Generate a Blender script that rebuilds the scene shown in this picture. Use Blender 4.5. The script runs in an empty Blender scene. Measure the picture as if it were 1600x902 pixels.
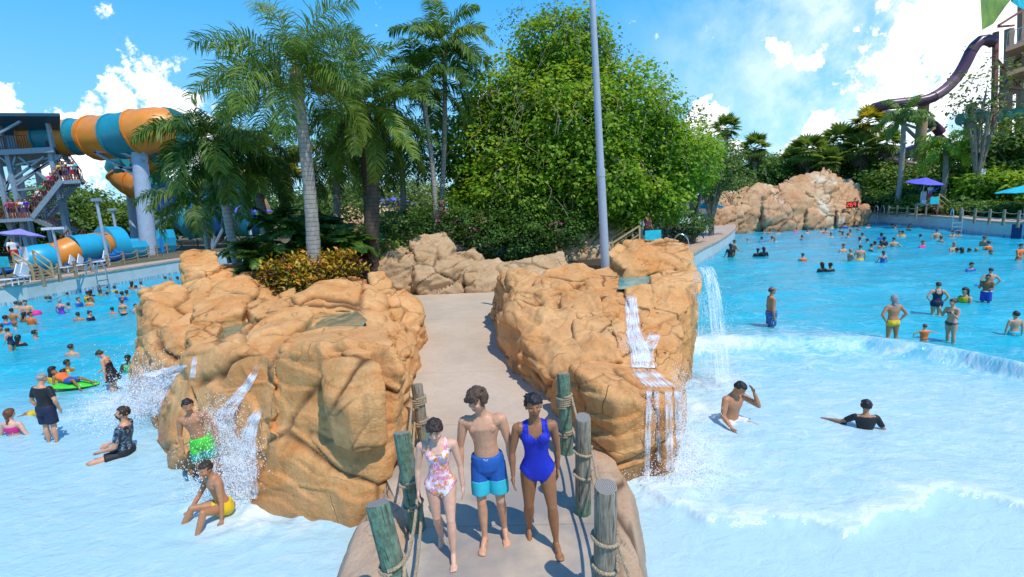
import bpy, bmesh, math, random
import numpy as np
from mathutils import Vector, Matrix
R = math.radians
S = bpy.context.scene
COL = S.collection
# ------------------------------------------------------------------ camera
CAMZ = 4.0; FPX = 760.0; PIT = math.atan(132/760.0); ROLL = R(3.0)
_f = Vector((0, math.cos(PIT), -math.sin(PIT))); _r0 = Vector((1, 0, 0)); _u0 = Vector((0, math.sin(PIT), math.cos(PIT)))
_r = _r0*math.cos(ROLL) - _u0*math.sin(ROLL); _u = _r0*math.sin(ROLL) + _u0*math.cos(ROLL)
cam = bpy.data.cameras.new("camera"); co = bpy.data.objects.new("camera", cam); COL.objects.link(co)
cam.sensor_width = 36; cam.lens = FPX*36/1600; cam.clip_end = 5000; cam.clip_start = 0.05
m = Matrix.Identity(4)
for i in range(3):
    m[i][0] = _r[i]; m[i][1] = _u[i]; m[i][2] = -_f[i]
m[2][3] = CAMZ
co.matrix_world = m; S.camera = co
# ------------------------------------------------------------------ light
SUN_EL, SUN_AZ = R(60), R(140)          # azimuth from +Y towards +X
S.view_settings.view_transform = 'Standard'; S.view_settings.look = 'None'
S.view_settings.gamma = 1; S.view_settings.exposure = 0.66
S.render.film_transparent = False
try: S.cycles.max_bounces = 8; S.cycles.transparent_max_bounces = 24; S.cycles.use_denoising = True
except Exception: pass
def ray(px, py):
    return (_f*FPX + _r*(px-800) + _u*(451-py)).normalized()
def gp(px, py, z=0.0):
    d = ray(px, py); t = (z-CAMZ)/d.z
    return Vector((d.x*t, d.y*t, z))
def dp(px, py, dist):
    """point on the pixel's ray at horizontal distance y = dist"""
    d = ray(px, py); t = dist/d.y
    return Vector((d.x*t, d.y*t, CAMZ+d.z*t))
def proj(p):
    v = Vector(p)-Vector((0, 0, CAMZ)); z = v.dot(_f)
    return (800+FPX*v.dot(_r)/z, 451-FPX*v.dot(_u)/z, z)
def ztop(base, py):
    """height above base (x,y) whose projection has image row py"""
    lo, hi = -3.0, 60.0
    for _ in range(40):
        mid = (lo+hi)/2
        q = proj((base[0], base[1], mid))
        if q[2] > .05 and q[1] > py: lo = mid
        else: hi = mid
    return lo
sun = bpy.data.lights.new("sun", 'SUN'); so = bpy.data.objects.new("sun", sun); COL.objects.link(so)
sun.energy = 2.35; sun.angle = R(0.5); sun.color = (1, .95, .87)
sd = Vector((math.sin(SUN_AZ)*math.cos(SUN_EL), math.cos(SUN_AZ)*math.cos(SUN_EL), math.sin(SUN_EL)))
so.rotation_euler = (-sd).to_track_quat('-Z', 'Y').to_euler()
# ------------------------------------------------------------------ node helper
class NT:
    def __init__(s, nt): s.nt = nt; s.N = nt.nodes; s.L = nt.links
    def n(s, typ, ins=None, **kw):
        x = s.N.new(typ)
        for k, v in kw.items(): setattr(x, k, v)
        if ins:
            for k, v in ins.items(): s.put(x.inputs[k], v)
        return x
    def put(s, sock, v):
        if hasattr(v, 'bl_idname') and not isinstance(v, bpy.types.NodeSocket): v = v.outputs[0]
        if isinstance(v, bpy.types.NodeSocket): s.L.new(v, sock)
        else:
            if isinstance(v, (tuple, list)) and len(v) == 3 and sock.type == 'RGBA': v = (*v, 1)
            sock.default_value = v
    def math(s, op, a, b=0.0, c=None, clamp=False):
        x = s.N.new('ShaderNodeMath'); x.operation = op; x.use_clamp = clamp
        s.put(x.inputs[0], a); s.put(x.inputs[1], b)
        if c is not None: s.put(x.inputs[2], c)
        return x.outputs[0]
    def vmath(s, op, a, b=(0, 0, 0)):
        x = s.N.new('ShaderNodeVectorMath'); x.operation = op
        s.put(x.inputs[0], a); s.put(x.inputs[1], b)
        return x.outputs[1] if op in ('DOT_PRODUCT', 'LENGTH', 'DISTANCE') else x.outputs[0]
    def mix(s, f, a, b, mode='MIX'):
        x = s.N.new('ShaderNodeMix'); x.data_type = 'RGBA'; x.blend_type = mode
        s.put(x.inputs[0], f); s.put(x.inputs[6], a); s.put(x.inputs[7], b)
        return x.outputs[2]
    def ramp(s, f, stops, interp='LINEAR'):
        x = s.N.new('ShaderNodeValToRGB'); cr = x.color_ramp; cr.interpolation = interp
        while len(cr.elements) < len(stops): cr.elements.new(0.5)
        for e, (p, c) in zip(cr.elements, stops):
            e.position = p; e.color = (*c, 1) if isinstance(c, (tuple, list)) else (c, c, c, 1)
        s.put(x.inputs[0], f); return x.outputs[0]
    def mr(s, v, a, b, c=0.0, d=1.0, smooth=False):
        x = s.N.new('ShaderNodeMapRange'); x.clamp = True
        if smooth: x.interpolation_type = 'SMOOTHSTEP'
        for i, q in enumerate((v, a, b, c, d)): s.put(x.inputs[i], q)
        return x.outputs[0]
    def noise(s, vec, scale, detail=4, rough=.55, dist=0.0):
        x = s.N.new('ShaderNodeTexNoise')
        s.put(x.inputs['Vector'], vec); s.put(x.inputs['Scale'], scale); x.inputs['Detail'].default_value = detail
        x.inputs['Roughness'].default_value = rough; x.inputs['Distortion'].default_value = dist
        return x.outputs[0]
    def vor(s, vec, scale, feature='F1'):
        x = s.N.new('ShaderNodeTexVoronoi'); x.feature = feature
        s.put(x.inputs['Vector'], vec); s.put(x.inputs['Scale'], scale); return x.outputs['Distance']
    def obj(s):
        return s.N.new('ShaderNodeTexCoord').outputs['Object']
    def pos(s):
        return s.N.new('ShaderNodeNewGeometry').outputs['Position']
    def attr(s, name):
        x = s.N.new('ShaderNodeAttribute'); x.attribute_name = name; return x
    def scalev(s, vec, sc):
        x = s.N.new('ShaderNodeMapping'); s.put(x.inputs[0], vec); x.inputs['Scale'].default_value = sc; return x.outputs[0]
    def bump(s, h, strength=.5, dist=.05, normal=None):
        x = s.N.new('ShaderNodeBump'); s.put(x.inputs['Height'], h); x.inputs['Strength'].default_value = strength
        x.inputs['Distance'].default_value = dist
        if normal is not None: s.put(x.inputs['Normal'], normal)
        return x.outputs[0]
def newmat(name):
    m = bpy.data.materials.new(name); m.use_nodes = True; t = NT(m.node_tree)
    b = t.N['Principled BSDF']; return m, t, b
_mc = {}
def plain(name, col, rough=.6, metal=0, var=.18, scale=3.0, bump=0.0, spec=.5, sss=0):
    """simple procedural material: base colour with soft noise variation"""
    if name in _mc: return _mc[name]
    m, t, b = newmat(name); o = t.obj()
    n = t.noise(o, scale, 5, .6)
    lo = tuple(c*(1-var) for c in col); hi = tuple(min(1, c*(1+var)) for c in col)
    t.put(b.inputs['Base Color'], t.ramp(n, [(.3, lo), (.7, hi)]))
    b.inputs['Roughness'].default_value = rough; b.inputs['Metallic'].default_value = metal
    b.inputs['Specular IOR Level'].default_value = spec
    if sss: b.inputs['Subsurface Weight'].default_value = sss; b.inputs['Subsurface Radius'].default_value = (.02, .008, .004)
    if bump: t.put(b.inputs['Normal'], t.bump(t.noise(o, scale*8, 4), bump, .01))
    _mc[name] = m; return m
# ------------------------------------------------------------------ object helpers
def tag(o, label=None, cat=None, group=None, kind=None):
    if label: o['label'] = label
    if cat: o['category'] = cat
    if group: o['group'] = group
    if kind: o['kind'] = kind
    return o
def empty(name, loc=(0, 0, 0), rz=0.0, label=None, cat=None, group=None, sc=1.0):
    o = bpy.data.objects.new(name, None); COL.objects.link(o); o.location = loc; o.rotation_euler = (0, 0, rz); o.scale = (sc, sc, sc)
    o.empty_display_size = .1
    return tag(o, label, cat, group)
def meshobj(name, me, mat, parent=None):
    o = bpy.data.objects.new(name, me); COL.objects.link(o)
    if mat is not None:
        me.materials.clear()
        for q in (mat if isinstance(mat, (list, tuple)) else [mat]): me.materials.append(q)
    if parent: o.parent = parent
    return o
def mkmesh(name, V, F, smooth=False):
    me = bpy.data.meshes.new(name); me.from_pydata([tuple(v) for v in V], [], F); me.update()
    if smooth: me.shade_smooth()
    return me
def fastmesh(name, V, F, smooth=False):
    """V (n,3) array, F (m,k) array of equal size faces"""
    V = np.asarray(V, np.float32); F = np.asarray(F, np.int32); k = F.shape[1]
    me = bpy.data.meshes.new(name)
    me.vertices.add(len(V)); me.vertices.foreach_set('co', V.ravel())
    me.loops.add(F.size); me.loops.foreach_set('vertex_index', F.ravel())
    me.polygons.add(len(F)); me.polygons.foreach_set('loop_start', np.arange(0, F.size, k, dtype=np.int32))
    me.update(calc_edges=True); me.validate()
    if smooth: me.shade_smooth()
    return me
class MB:
    """collects simple shapes into one mesh"""
    def __init__(s): s.V = []; s.F = []; s.n = 0
    def add(s, V, F):
        k = len(s.V); s.V += [tuple(v) for v in V]; s.F += [tuple(i+k for i in f) for f in F]; return s
    def box(s, c, d, rz=0, ax=None):
        c = Vector(c); M = ax if ax else Matrix.Rotation(rz, 3, 'Z'); h = [x/2 for x in d]
        # slightly chamfered box
        b = min(h)*.12
        V = []
        for sx in (-1, 1):
            for sy in (-1, 1):
                for sz in (-1, 1):
                    V += [(sx*(h[0]-b), sy*(h[1]-b), sz*h[2]), (sx*(h[0]-b), sy*h[1], sz*(h[2]-b)), (sx*h[0], sy*(h[1]-b), sz*(h[2]-b))]
        V = [c+M@Vector(v) for v in V]
        bm = bmesh.new(); vs = [bm.verts.new(v) for v in V]; bmesh.ops.convex_hull(bm, input=vs); bm.verts.ensure_lookup_table()
        bm.verts.index_update(); F = [tuple(v.index for v in f.verts) for f in bm.faces]; V = [v.co.copy() for v in bm.verts]; bm.free()
        return s.add(V, F)
    def bar(s, a, b, w, h=None, up=(0, 0, 1)):
        a = Vector(a); b = Vector(b); d = (b-a); L = d.length; d.normalize(); up = Vector(up)
        if abs(d.dot(up)) > .98: up = Vector((0, 1, 0))
        x = d.cross(up).normalized(); y = x.cross(d).normalized(); h = h or w
        V = [p+x*sx*w/2+y*sy*h/2 for p in (a, b) for sx, sy in ((-1, -1), (1, -1), (1, 1), (-1, 1))]
        return s.add(V, [(0, 3, 2, 1), (4, 5, 6, 7), (0, 1, 5, 4), (1, 2, 6, 5), (2, 3, 7, 6), (3, 0, 4, 7)])
    def tube(s, pts, r, n=10, caps=True):
        pts = [Vector(p) for p in pts]; N = len(pts); rs = r if isinstance(r, (list, tuple)) else [r]*N
        up = Vector((0, 0, 1)); V = []; px = None
        for i, p in enumerate(pts):
            t = (pts[min(i+1, N-1)]-pts[max(i-1, 0)])
            if t.length < 1e-9: t = Vector((0, 0, 1))
            t.normalize()
            if px is None:
                px = t.cross(up) if abs(t.dot(up)) < .95 else t.cross(Vector((0, 1, 0)))
            px = (px-t*px.dot(t)).normalized(); py = t.cross(px)
            for k in range(n):
                a = 2*math.pi*k/n; V.append(p+(px*math.cos(a)+py*math.sin(a))*rs[i])
        F = [(i*n+k, i*n+(k+1) % n, (i+1)*n+(k+1) % n, (i+1)*n+k) for i in range(N-1) for k in range(n)]
        if caps: F += [tuple(range(n))[::-1], tuple(range((N-1)*n, N*n))]
        return s.add(V, F)
    def build(s, name, mat, parent=None, smooth=False):
        me = mkmesh(name, s.V, s.F)
        bm = bmesh.new(); bm.from_mesh(me); bmesh.ops.recalc_face_normals(bm, faces=bm.faces[:]); bm.to_mesh(me); bm.free()
        if smooth: smooth_by_angle(me)
        return meshobj(name, me, mat, parent)
def smooth_by_angle(me, ang=40):
    me.shade_smooth()
    bm = bmesh.new(); bm.from_mesh(me)
    for e in bm.edges:
        if len(e.link_faces) == 2 and e.calc_face_angle(0) > R(ang): e.smooth = False
    bm.to_mesh(me); bm.free()
def ellipsoid(c, r, n=12, m=8, M=None):
    c = Vector(c); V = [Vector((0, 0, r[2]))]; F = []
    for i in range(1, m):
        ph = math.pi*i/m
        for k in range(n):
            a = 2*math.pi*k/n; V.append(Vector((r[0]*math.sin(ph)*math.cos(a), r[1]*math.sin(ph)*math.sin(a), r[2]*math.cos(ph))))
    V.append(Vector((0, 0, -r[2])))
    for k in range(n): F.append((0, 1+k, 1+(k+1) % n))
    for i in range(m-2):
        for k in range(n): F.append((1+i*n+k, 1+(i+1)*n+k, 1+(i+1)*n+(k+1) % n, 1+i*n+(k+1) % n))
    e = len(V)-1
    for k in range(n): F.append((e, 1+(m-2)*n+(k+1) % n, 1+(m-2)*n+k))
    if M is not None: V = [M@v for v in V]
    return [c+v for v in V], F
def spline(pts, n):
    """Catmull-Rom through pts, n samples per span"""
    P = [Vector(p) for p in pts]; P = [P[0]*2-P[1]]+P+[P[-1]*2-P[-2]]; out = []
    for i in range(1, len(P)-2):
        for k in range(n):
            t = k/n; a, b, c, d = P[i-1:i+3]
            out.append(.5*((2*b)+(c-a)*t+(2*a-5*b+4*c-d)*t*t+(3*b-a-3*c+d)*t**3))
    out.append(P[-2]); return out
def copy_tree(o, parent=None):
    c = o.copy(); COL.objects.link(c); c.parent = parent
    for ch in list(o.children):
        copy_tree(ch, c)
    return c
# ------------------------------------------------------------------ numpy noise
def _h(ix, iy, iz, seed):
    n = (ix.astype(np.int64)*73856093) ^ (iy.astype(np.int64)*19349663) ^ (iz.astype(np.int64)*83492791) ^ (seed*2654435761)
    n &= 0xffffffff; n = (n ^ (n >> 15))*0x2c1b3c6d & 0xffffffff; n = (n ^ (n >> 12))*0x297a2d39 & 0xffffffff; n ^= n >> 15
    return (n & 0xffffff)/float(0x1000000)
def vnoise(P, seed=0):
    I = np.floor(P).astype(np.int64); f = P-I; f = f*f*(3-2*f); r = 0
    for dx in (0, 1):
        for dy in (0, 1):
            for dz in (0, 1):
                w = (f[:, 0] if dx else 1-f[:, 0])*(f[:, 1] if dy else 1-f[:, 1])*(f[:, 2] if dz else 1-f[:, 2])
                r = r+w*_h(I[:, 0]+dx, I[:, 1]+dy, I[:, 2]+dz, seed)
    return r*2-1
def fbm(P, oct=4, seed=0):
    r = 0; a = 1; s = 0
    for o in range(oct):
        r = r+a*vnoise(P*(2**o)+o*17.3, seed+o); s += a; a *= .5
    return r/s
def voro(P, seed=0):
    I = np.floor(P).astype(np.int64); f1 = np.full(len(P), 9.); f2 = np.full(len(P), 9.); idv = np.zeros(len(P)); cc = np.zeros_like(P)
    for dx in (-1, 0, 1):
        for dy in (-1, 0, 1):
            for dz in (-1, 0, 1):
                X, Y, Z = I[:, 0]+dx, I[:, 1]+dy, I[:, 2]+dz
                q = np.stack([X+_h(X, Y, Z, seed), Y+_h(X, Y, Z, seed+1), Z+_h(X, Y, Z, seed+2)], 1)
                d = np.sqrt(((q-P)**2).sum(1)); r = _h(X, Y, Z, seed+3)
                n = d < f1
                f2 = np.where(n, f1, np.minimum(f2, d)); idv = np.where(n, r, idv); cc = np.where(n[:, None], q, cc); f1 = np.where(n, d, f1)
    return f1, f2, idv, cc
def facet(P, cc, idv):
    a = idv*97.13; v = np.stack([np.sin(a), np.cos(a*1.7), np.sin(a*2.3+1)], 1); return ((P-cc)*v).sum(1)
def getco(me):
    a = np.empty(len(me.vertices)*3, np.float32); me.vertices.foreach_get('co', a); return a.reshape(-1, 3).astype(np.float64)
def getno(me):
    a = np.empty(len(me.vertices)*3, np.float32); me.vertices.foreach_get('normal', a); return a.reshape(-1, 3).astype(np.float64)
def setattrf(me, name, vals):
    a = me.attributes.new(name, 'FLOAT', 'POINT'); a.data.foreach_set('value', np.asarray(vals, np.float32))
def remesh(V, F, vox, smooth=0, fac=.5):
    me = bpy.data.meshes.new('tmp'); me.from_pydata([tuple(v) for v in V], [], F)
    o = bpy.data.objects.new('tmp', me); COL.objects.link(o)
    md = o.modifiers.new('r', 'REMESH'); md.mode = 'VOXEL'; md.voxel_size = vox
    if smooth:
        s = o.modifiers.new('s', 'SMOOTH'); s.iterations = smooth; s.factor = fac
    dg = bpy.context.evaluated_depsgraph_get(); ev = o.evaluated_get(dg)
    out = bpy.data.meshes.new_from_object(ev); bpy.data.objects.remove(o); bpy.data.meshes.remove(me)
    return out
def hull(pts):
    bm = bmesh.new(); vs = [bm.verts.new(tuple(p)) for p in pts]; bmesh.ops.convex_hull(bm, input=vs)
    for v in [v for v in bm.verts if not v.link_faces]: bm.verts.remove(v)
    bm.verts.index_update(); V = [v.co.copy() for v in bm.verts]; F = [tuple(v.index for v in f.verts) for f in bm.faces]; bm.free()
    return V, F
def prism(poly, z0, z1):
    n = len(poly); V = [(p[0], p[1], z0) for p in poly]+[(p[0], p[1], z1 if len(p) < 3 or z1 is not None else p[2]) for p in poly]
    F = [tuple(range(n))[::-1], tuple(range(n, 2*n))]+[(i, (i+1) % n, n+(i+1) % n, n+i) for i in range(n)]
    return V, F
# ------------------------------------------------------------------ sky
W = bpy.data.worlds.new("World"); S.world = W; W.use_nodes = True
t = NT(W.node_tree); bg = t.N['Background']
sky = t.n('ShaderNodeTexSky', sky_type='NISHITA', sun_disc=False, sun_elevation=SUN_EL, sun_rotation=SUN_AZ, air_density=1.0, dust_density=.4, ozone_density=2.0)
hs = t.n('ShaderNodeHueSaturation', {'Hue': .487, 'Saturation': 1.22, 'Value': 1.0, 'Color': sky.outputs[0]})
gen = t.n('ShaderNodeTexCoord').outputs['Generated']
dirn = t.vmath('NORMALIZE', gen)
wv = t.n('ShaderNodeTexNoise'); t.put(wv.inputs['Vector'], dirn); wv.inputs['Scale'].default_value = 9; wv.inputs['Detail'].default_value = 5
warp = t.vmath('ADD', dirn, t.vmath('MULTIPLY', t.vmath('SUBTRACT', wv.outputs['Color'], (.5, .5, .5)), (.10, .10, .10)))
cl = 0.0
# cumulus clouds: centre direction (picked towards the place they stand in), angular radius
CL = [((35, 92), 28, 1), ((18, 150), 34, 1), ((20, 190), 40, 1), ((125, 185), 34, 1), ((175, 158), 42, 1), ((170, 215), 80, 1), ((250, 150), 60, 1), ((290, 170), 55, 1), ((120, 260), 60, .9),
      ((230, 240), 75, 1), ((330, 250), 60, 1), ((1215, 80), 30, 1), ((1255, 97), 26, .8), ((1105, 190), 40, 1), ((1145, 225), 22, .8), ((1290, 205), 46, 1), ((1240, 240), 30, .8),
      ((1270, 165), 12, .6), ((1390, 110), 75, .9), ((1440, 75), 110, 1.0), ((1500, 60), 130, 1.0), ((1530, 150), 120, 1.0), ((1400, 170), 70, .7), ((1640, 40), 200, 1.0), ((1490, 240), 80, .9), ((1620, 240), 120, 1), ((1250, 45), 14, .5), ((760, 150), 26, .5)]
for (c, rad, w_) in CL:
    d = ray(*c); a = rad/FPX*math.cos(math.atan(math.hypot(c[0]-800, c[1]-451)/FPX))**1.6
    dist = t.vmath('DISTANCE', warp, tuple(d))
    g = t.math('MULTIPLY', t.mr(dist, a*1.5, a*.0, 0, 1), w_)
    cl = t.math('MAXIMUM', cl, g)
n1 = t.noise(dirn, 22, 9, .66); n2 = t.noise(dirn, 7, 6, .6)
dens = t.math('ADD', t.math('MULTIPLY', cl, 1.1), t.math('MULTIPLY', t.math('SUBTRACT', n1, .5), 2.6))
mask = t.mr(t.math('SUBTRACT', dens, .36), 0, .28, 0, 1, True)
# thin bright veil around the sun side
ds = t.vmath('DISTANCE', dirn, tuple(ray(1640, 20)))
veil = t.math('MULTIPLY', t.mr(ds, .62, .05, 0, 1, True), t.mr(n2, .42, .62, .12, 1))
mask = t.math('MAXIMUM', mask, t.math('MULTIPLY', veil, .85))
shade = t.ramp(t.noise(dirn, 15, 5, .6), [(.3, (4.6, 5.2, 6.0)), (.62, (6.6, 6.6, 6.6))])
elv = t.n('ShaderNodeSeparateXYZ', {0: dirn}).outputs[2]
blue = t.ramp(elv, [(.0, (2.2, 3.9, 4.9)), (.12, (1.15, 3.1, 4.8)), (.4, (.15, 1.85, 4.5)), (.8, (.05, 1.05, 3.6))])
skyc = t.mix(.88, hs.outputs[0], blue)
colr = t.mix(mask, skyc, shade)
t.put(bg.inputs['Color'], colr); bg.inputs['Strength'].default_value = .15
# ------------------------------------------------------------------ rock
def rockmat(name, dark, mid, light, wet=False, scale=1.0, stain=False):
    m, t, b = newmat(name); o = t.pos()
    n1 = t.noise(o, .9*scale, 6, .6, .4); n2 = t.noise(o, 4*scale, 8, .65); n3 = t.noise(o, 22*scale, 6, .7)
    st = t.noise(t.scalev(o, (.7, .7, 3.4)), 1.6*scale, 6, .6, .7)
    base = t.ramp(n1, [(.28, mid), (.5, tuple((a+c)/2 for a, c in zip(mid, light))), (.72, light)])
    base = t.mix(t.mr(st, .45, .72, 0, .55), base, tuple(c*f for c, f in zip(mid, (1.12, .86, .68))))
    base = t.mix(t.mr(n2, .52, .75, 0, .6), base, light)
    base = t.mix(t.mr(n3, .5, .8, 0, .35), base, dark)
    # faint grey-green weathering
    base = t.mix(t.mr(t.noise(o, 1.7*scale, 7, .7), .58, .76, 0, .34), base, (.34, .22, .09))
    drip = t.noise(t.scalev(o, (5, 5, .5)), 1.0*scale, 5, .6)
    base = t.mix(t.mr(drip, .6, .75, 0, .35), base, tuple(c*.6 for c in mid))
    if stain:
        fall = t.noise(t.scalev(o, (.30, .3, .05)), 1.0, 4, .55); base = t.mix(t.mr(fall, .53, .60), base, (.74, .58, .38)); base = t.mix(t.math('MULTIPLY', t.mr(fall, .60, .66), .6), base, (.82, .74, .60))
    cr = t.attr('crack').outputs['Fac']
    base = t.mix(t.math('MULTIPLY', cr, .9), base, tuple(c*.35 for c in dark))
    # fine crack lines
    w = t.vmath('ADD', o, t.vmath('MULTIPLY', t.n('ShaderNodeTexNoise', {'Vector': o, 'Scale': 2.2}).outputs['Color'], (.22, .22, .22)))
    v = t.vor(t.scalev(w, (1, 1, 1.7)), 1.05*scale, 'DISTANCE_TO_EDGE')
    line = t.mr(v, .0, .011, 1, 0); line = t.math('MULTIPLY', line, t.mr(t.noise(o, 1.1, 3), .54, .64))
    base = t.mix(t.math('MULTIPLY', line, .75), base, tuple(c*.3 for c in dark))
    pit = t.mr(t.noise(o, 55*scale, 3, .6), .63, .75)
    base = t.mix(t.math('MULTIPLY', pit, .3), base, dark)
    zz = t.n('ShaderNodeSeparateXYZ', {0: o}).outputs[2]; wb = t.mr(t.math('ADD', zz, t.math('MULTIPLY', t.noise(o, 2.2, 5, .7), -.55)), .18, -.16, 0, 1); base = t.mix(t.math('MULTIPLY', wb, .5), base, tuple(c*.42 for c in mid))
    stn = t.noise(t.scalev(o, (3.2, 3.2, .7)), 1.3, 7, .7); base = t.mix(t.mr(stn, .54, .70, 0, .5), base, (.17, .085, .035)); base = t.mix(t.mr(t.noise(o, .55, 5, .6), .50, .64, 0, .45), base, tuple(min(1, c*1.08) for c in light))
    grit = t.noise(o, 140, 2, .7); base = t.mix(t.mr(grit, .5, .8, 0, .45), base, tuple(c*.55 for c in mid))
    t.put(b.inputs['Base Color'], base)
    t.put(b.inputs['Roughness'], t.mr(wb, 0, 1, .4 if wet else .85, .25)); b.inputs['Specular IOR Level'].default_value = .45 if wet else .25
    h = t.math('ADD', t.math('MULTIPLY', n3, .35), t.math('MULTIPLY', n2, 1.0)); h = t.math('SUBTRACT', h, t.math('MULTIPLY', line, .6))
    h = t.math('ADD', h, t.math('MULTIPLY', t.noise(o, 90, 3), .08)); h = t.math('SUBTRACT', h, t.math('MULTIPLY', pit, .12))
    t.put(b.inputs['Normal'], t.bump(h, .75, .06))
    return m
ROCK = rockmat('sandstone', (.20, .075, .025), (.60, .245, .062), (.82, .47, .20))
ROCKW = rockmat('wet_sandstone', (.20, .07, .015), (.60, .22, .035), (.72, .32, .08), wet=True)
ROCKF = rockmat('far_sandstone', (.11, .05, .025), (.50, .235, .10), (.70, .46, .26), scale=.5, stain=True)
ROCKB = rockmat('grey_sandstone', (.13, .065, .03), (.46, .275, .125), (.64, .46, .28))
def rockify(me, seed, amp=1.0, cell=1.0, tilt=.25, scl=1.0):
    P0 = getco(me); P = P0/scl; N = getno(me)
    w = P+.45*np.stack([fbm(P*.6+9, 3, seed+11), fbm(P*.6+31, 3, seed+12), fbm(P*.6+57, 3, seed+13)], 1)
    Q = w/(cell*1.5); ct, st_ = math.cos(tilt), math.sin(tilt)
    Q = np.stack([Q[:, 0]*ct+Q[:, 2]*st_, Q[:, 1], (-Q[:, 0]*st_+Q[:, 2]*ct)*1.5], 1)
    f1, f2, idv, c1 = voro(Q, seed)
    e = f2-f1; on = np.clip((vnoise(P*.8+seed, seed+9)+.42)*5, 0, 1)
    crack = np.exp(-(e/.028)**2)*on; soft = np.exp(-(e/.13)**2)*on
    Q2 = np.stack([Q[:, 0]*2.0, Q[:, 1]*2.0, Q[:, 2]*3.2], 1)+5; g1, g2, gid, c2 = voro(Q2, seed+7); e2 = g2-g1; Q3 = Q*4.3+9; h1, h2, hid, c3 = voro(Q3, seed+21)
    on2 = np.clip((vnoise(P*1.1+3, seed+4)-.18)*6, 0, 1)
    fine = np.exp(-(e2/.035)**2)*on2
    zz = (P[:, 2]*math.cos(tilt)-P[:, 0]*math.sin(tilt))
    lay = np.abs((zz*2.3+1.3*fbm(P*.6, 3, seed+5)) % 1-.5); lon = np.clip((vnoise(P*.9+70, seed+6)+.05)*4, 0, 1)
    # chipped ledges: rounded step profile along tilted beds
    stp = (zz*3.2+1.2*fbm(P*.8, 2, seed+15)) % 1; ledge = np.where(stp < .9, stp/.9, (1-stp)/.1)**.8
    d = .13*fbm(P*.8, 3, seed+1)+.03*fbm(P*2.6, 3, seed+2)+.018*fbm(P*9, 3, seed+3)+.008*np.abs(fbm(P*18, 2, seed+17))+.08*(idv-.5)*np.clip(e*6, 0, 1)*on+.03*(gid-.5)*np.clip(e2*6, 0, 1)*on2
    d += .085*ledge*lon*(.4+.6*np.clip(vnoise(P*.5, seed+16)+.6, 0, 1))
    d += .17*cell*facet(Q, c1, idv)*np.clip(e*9, .0, 1)+.085*cell*facet(Q2, c2, gid)*np.clip(e2*9, .0, 1)+.016*facet(Q3, c3, hid)*np.clip((h2-h1)*8, .0, 1)
    d -= (.075*crack+.04*soft)*cell+.035*fine
    d -= .02*np.exp(-(lay/.025)**2)*lon
    P = P0+N*(d*amp*scl)[:, None]
    me.vertices.foreach_set('co', P.astype(np.float32).ravel()); me.update(); me.shade_smooth()
    setattrf(me, 'crack', np.clip(crack+fine*.8+.5*lon*np.exp(-(lay/.02)**2), 0, 1))
    return me
def boulder(parent, pts, seed, vox=.04, mat=None, sm=10, amp=1.0, cell=1.0, name='boulder', tilt=.25, scl=1.0):
    V, F = hull(pts); me = remesh(V, F, vox, sm)
    rockify(me, seed, amp, cell, tilt, scl); me.name = name
    return meshobj(name, me, mat or ROCK, parent)
# ------------------------------------------------------------------ ground, pool
def XY(l, z=0): return [gp(a, b, z) for a, b in l]
POOL = XY([(0, 480), (90, 463), (180, 447), (285, 427), (420, 403)])+[Vector((-8, 62, 0)), Vector((16, 64, 0))]+XY([(1120, 349), (1240, 346), (1345, 348), (1470, 358), (1600, 373)])
xr = POOL[-1]; xl = POOL[0]
POOL = [Vector((xl.x-14, 14, 0)), Vector((xl.x-4, xl.y-4, 0))]+POOL+[Vector((xr.x+8, xr.y-7, 0)), Vector((xr.x+18, 10, 0)), Vector((xr.x+18, -14, 0)), Vector((xl.x-14, -14, 0))]
GZ = 1.05
bm = bmesh.new()
outer = [(-900, -60), (900, -60), (1300, 400), (900, 1400), (-900, 1400), (-1300, 400)]
ov = [bm.verts.new((x, y, GZ)) for x, y in outer]; iv = [bm.verts.new((p.x, p.y, GZ)) for p in POOL]
ed = [bm.edges.new((l[i], l[(i+1) % len(l)])) for l in (ov, iv) for i in range(len(l))]
bmesh.ops.triangle_fill(bm, edges=ed, use_beauty=True)
bmesh.ops.recalc_face_normals(bm, faces=bm.faces[:])
if sum(f.normal.z for f in bm.faces) < 0: bmesh.ops.reverse_faces(bm, faces=bm.faces[:])
me = bpy.data.meshes.new('ground'); bm.to_mesh(me); bm.free()
m, t, b = newmat('ground_earth'); o = t.pos()
t.put(b.inputs['Base Color'], t.ramp(t.noise(o, .35, 8, .65), [(.35, (.07, .085, .03)), (.5, (.17, .12, .07)), (.65, (.06, .10, .025))]))
b.inputs['Roughness'].default_value = .95; t.put(b.inputs['Normal'], t.bump(t.noise(o, 3, 6), .6, .1))
tag(meshobj('ground', me, m), kind='structure')
# basin under the water
me = mkmesh('pool_floor', [(-80, -20, -1.2), (95, -20, -1.2), (95, 80, -1.2), (-80, 80, -1.2)], [(0, 1, 2, 3)])
tag(meshobj('pool_floor', me, plain('pool_paint', (.5, .66, .7))), kind='structure')
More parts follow.
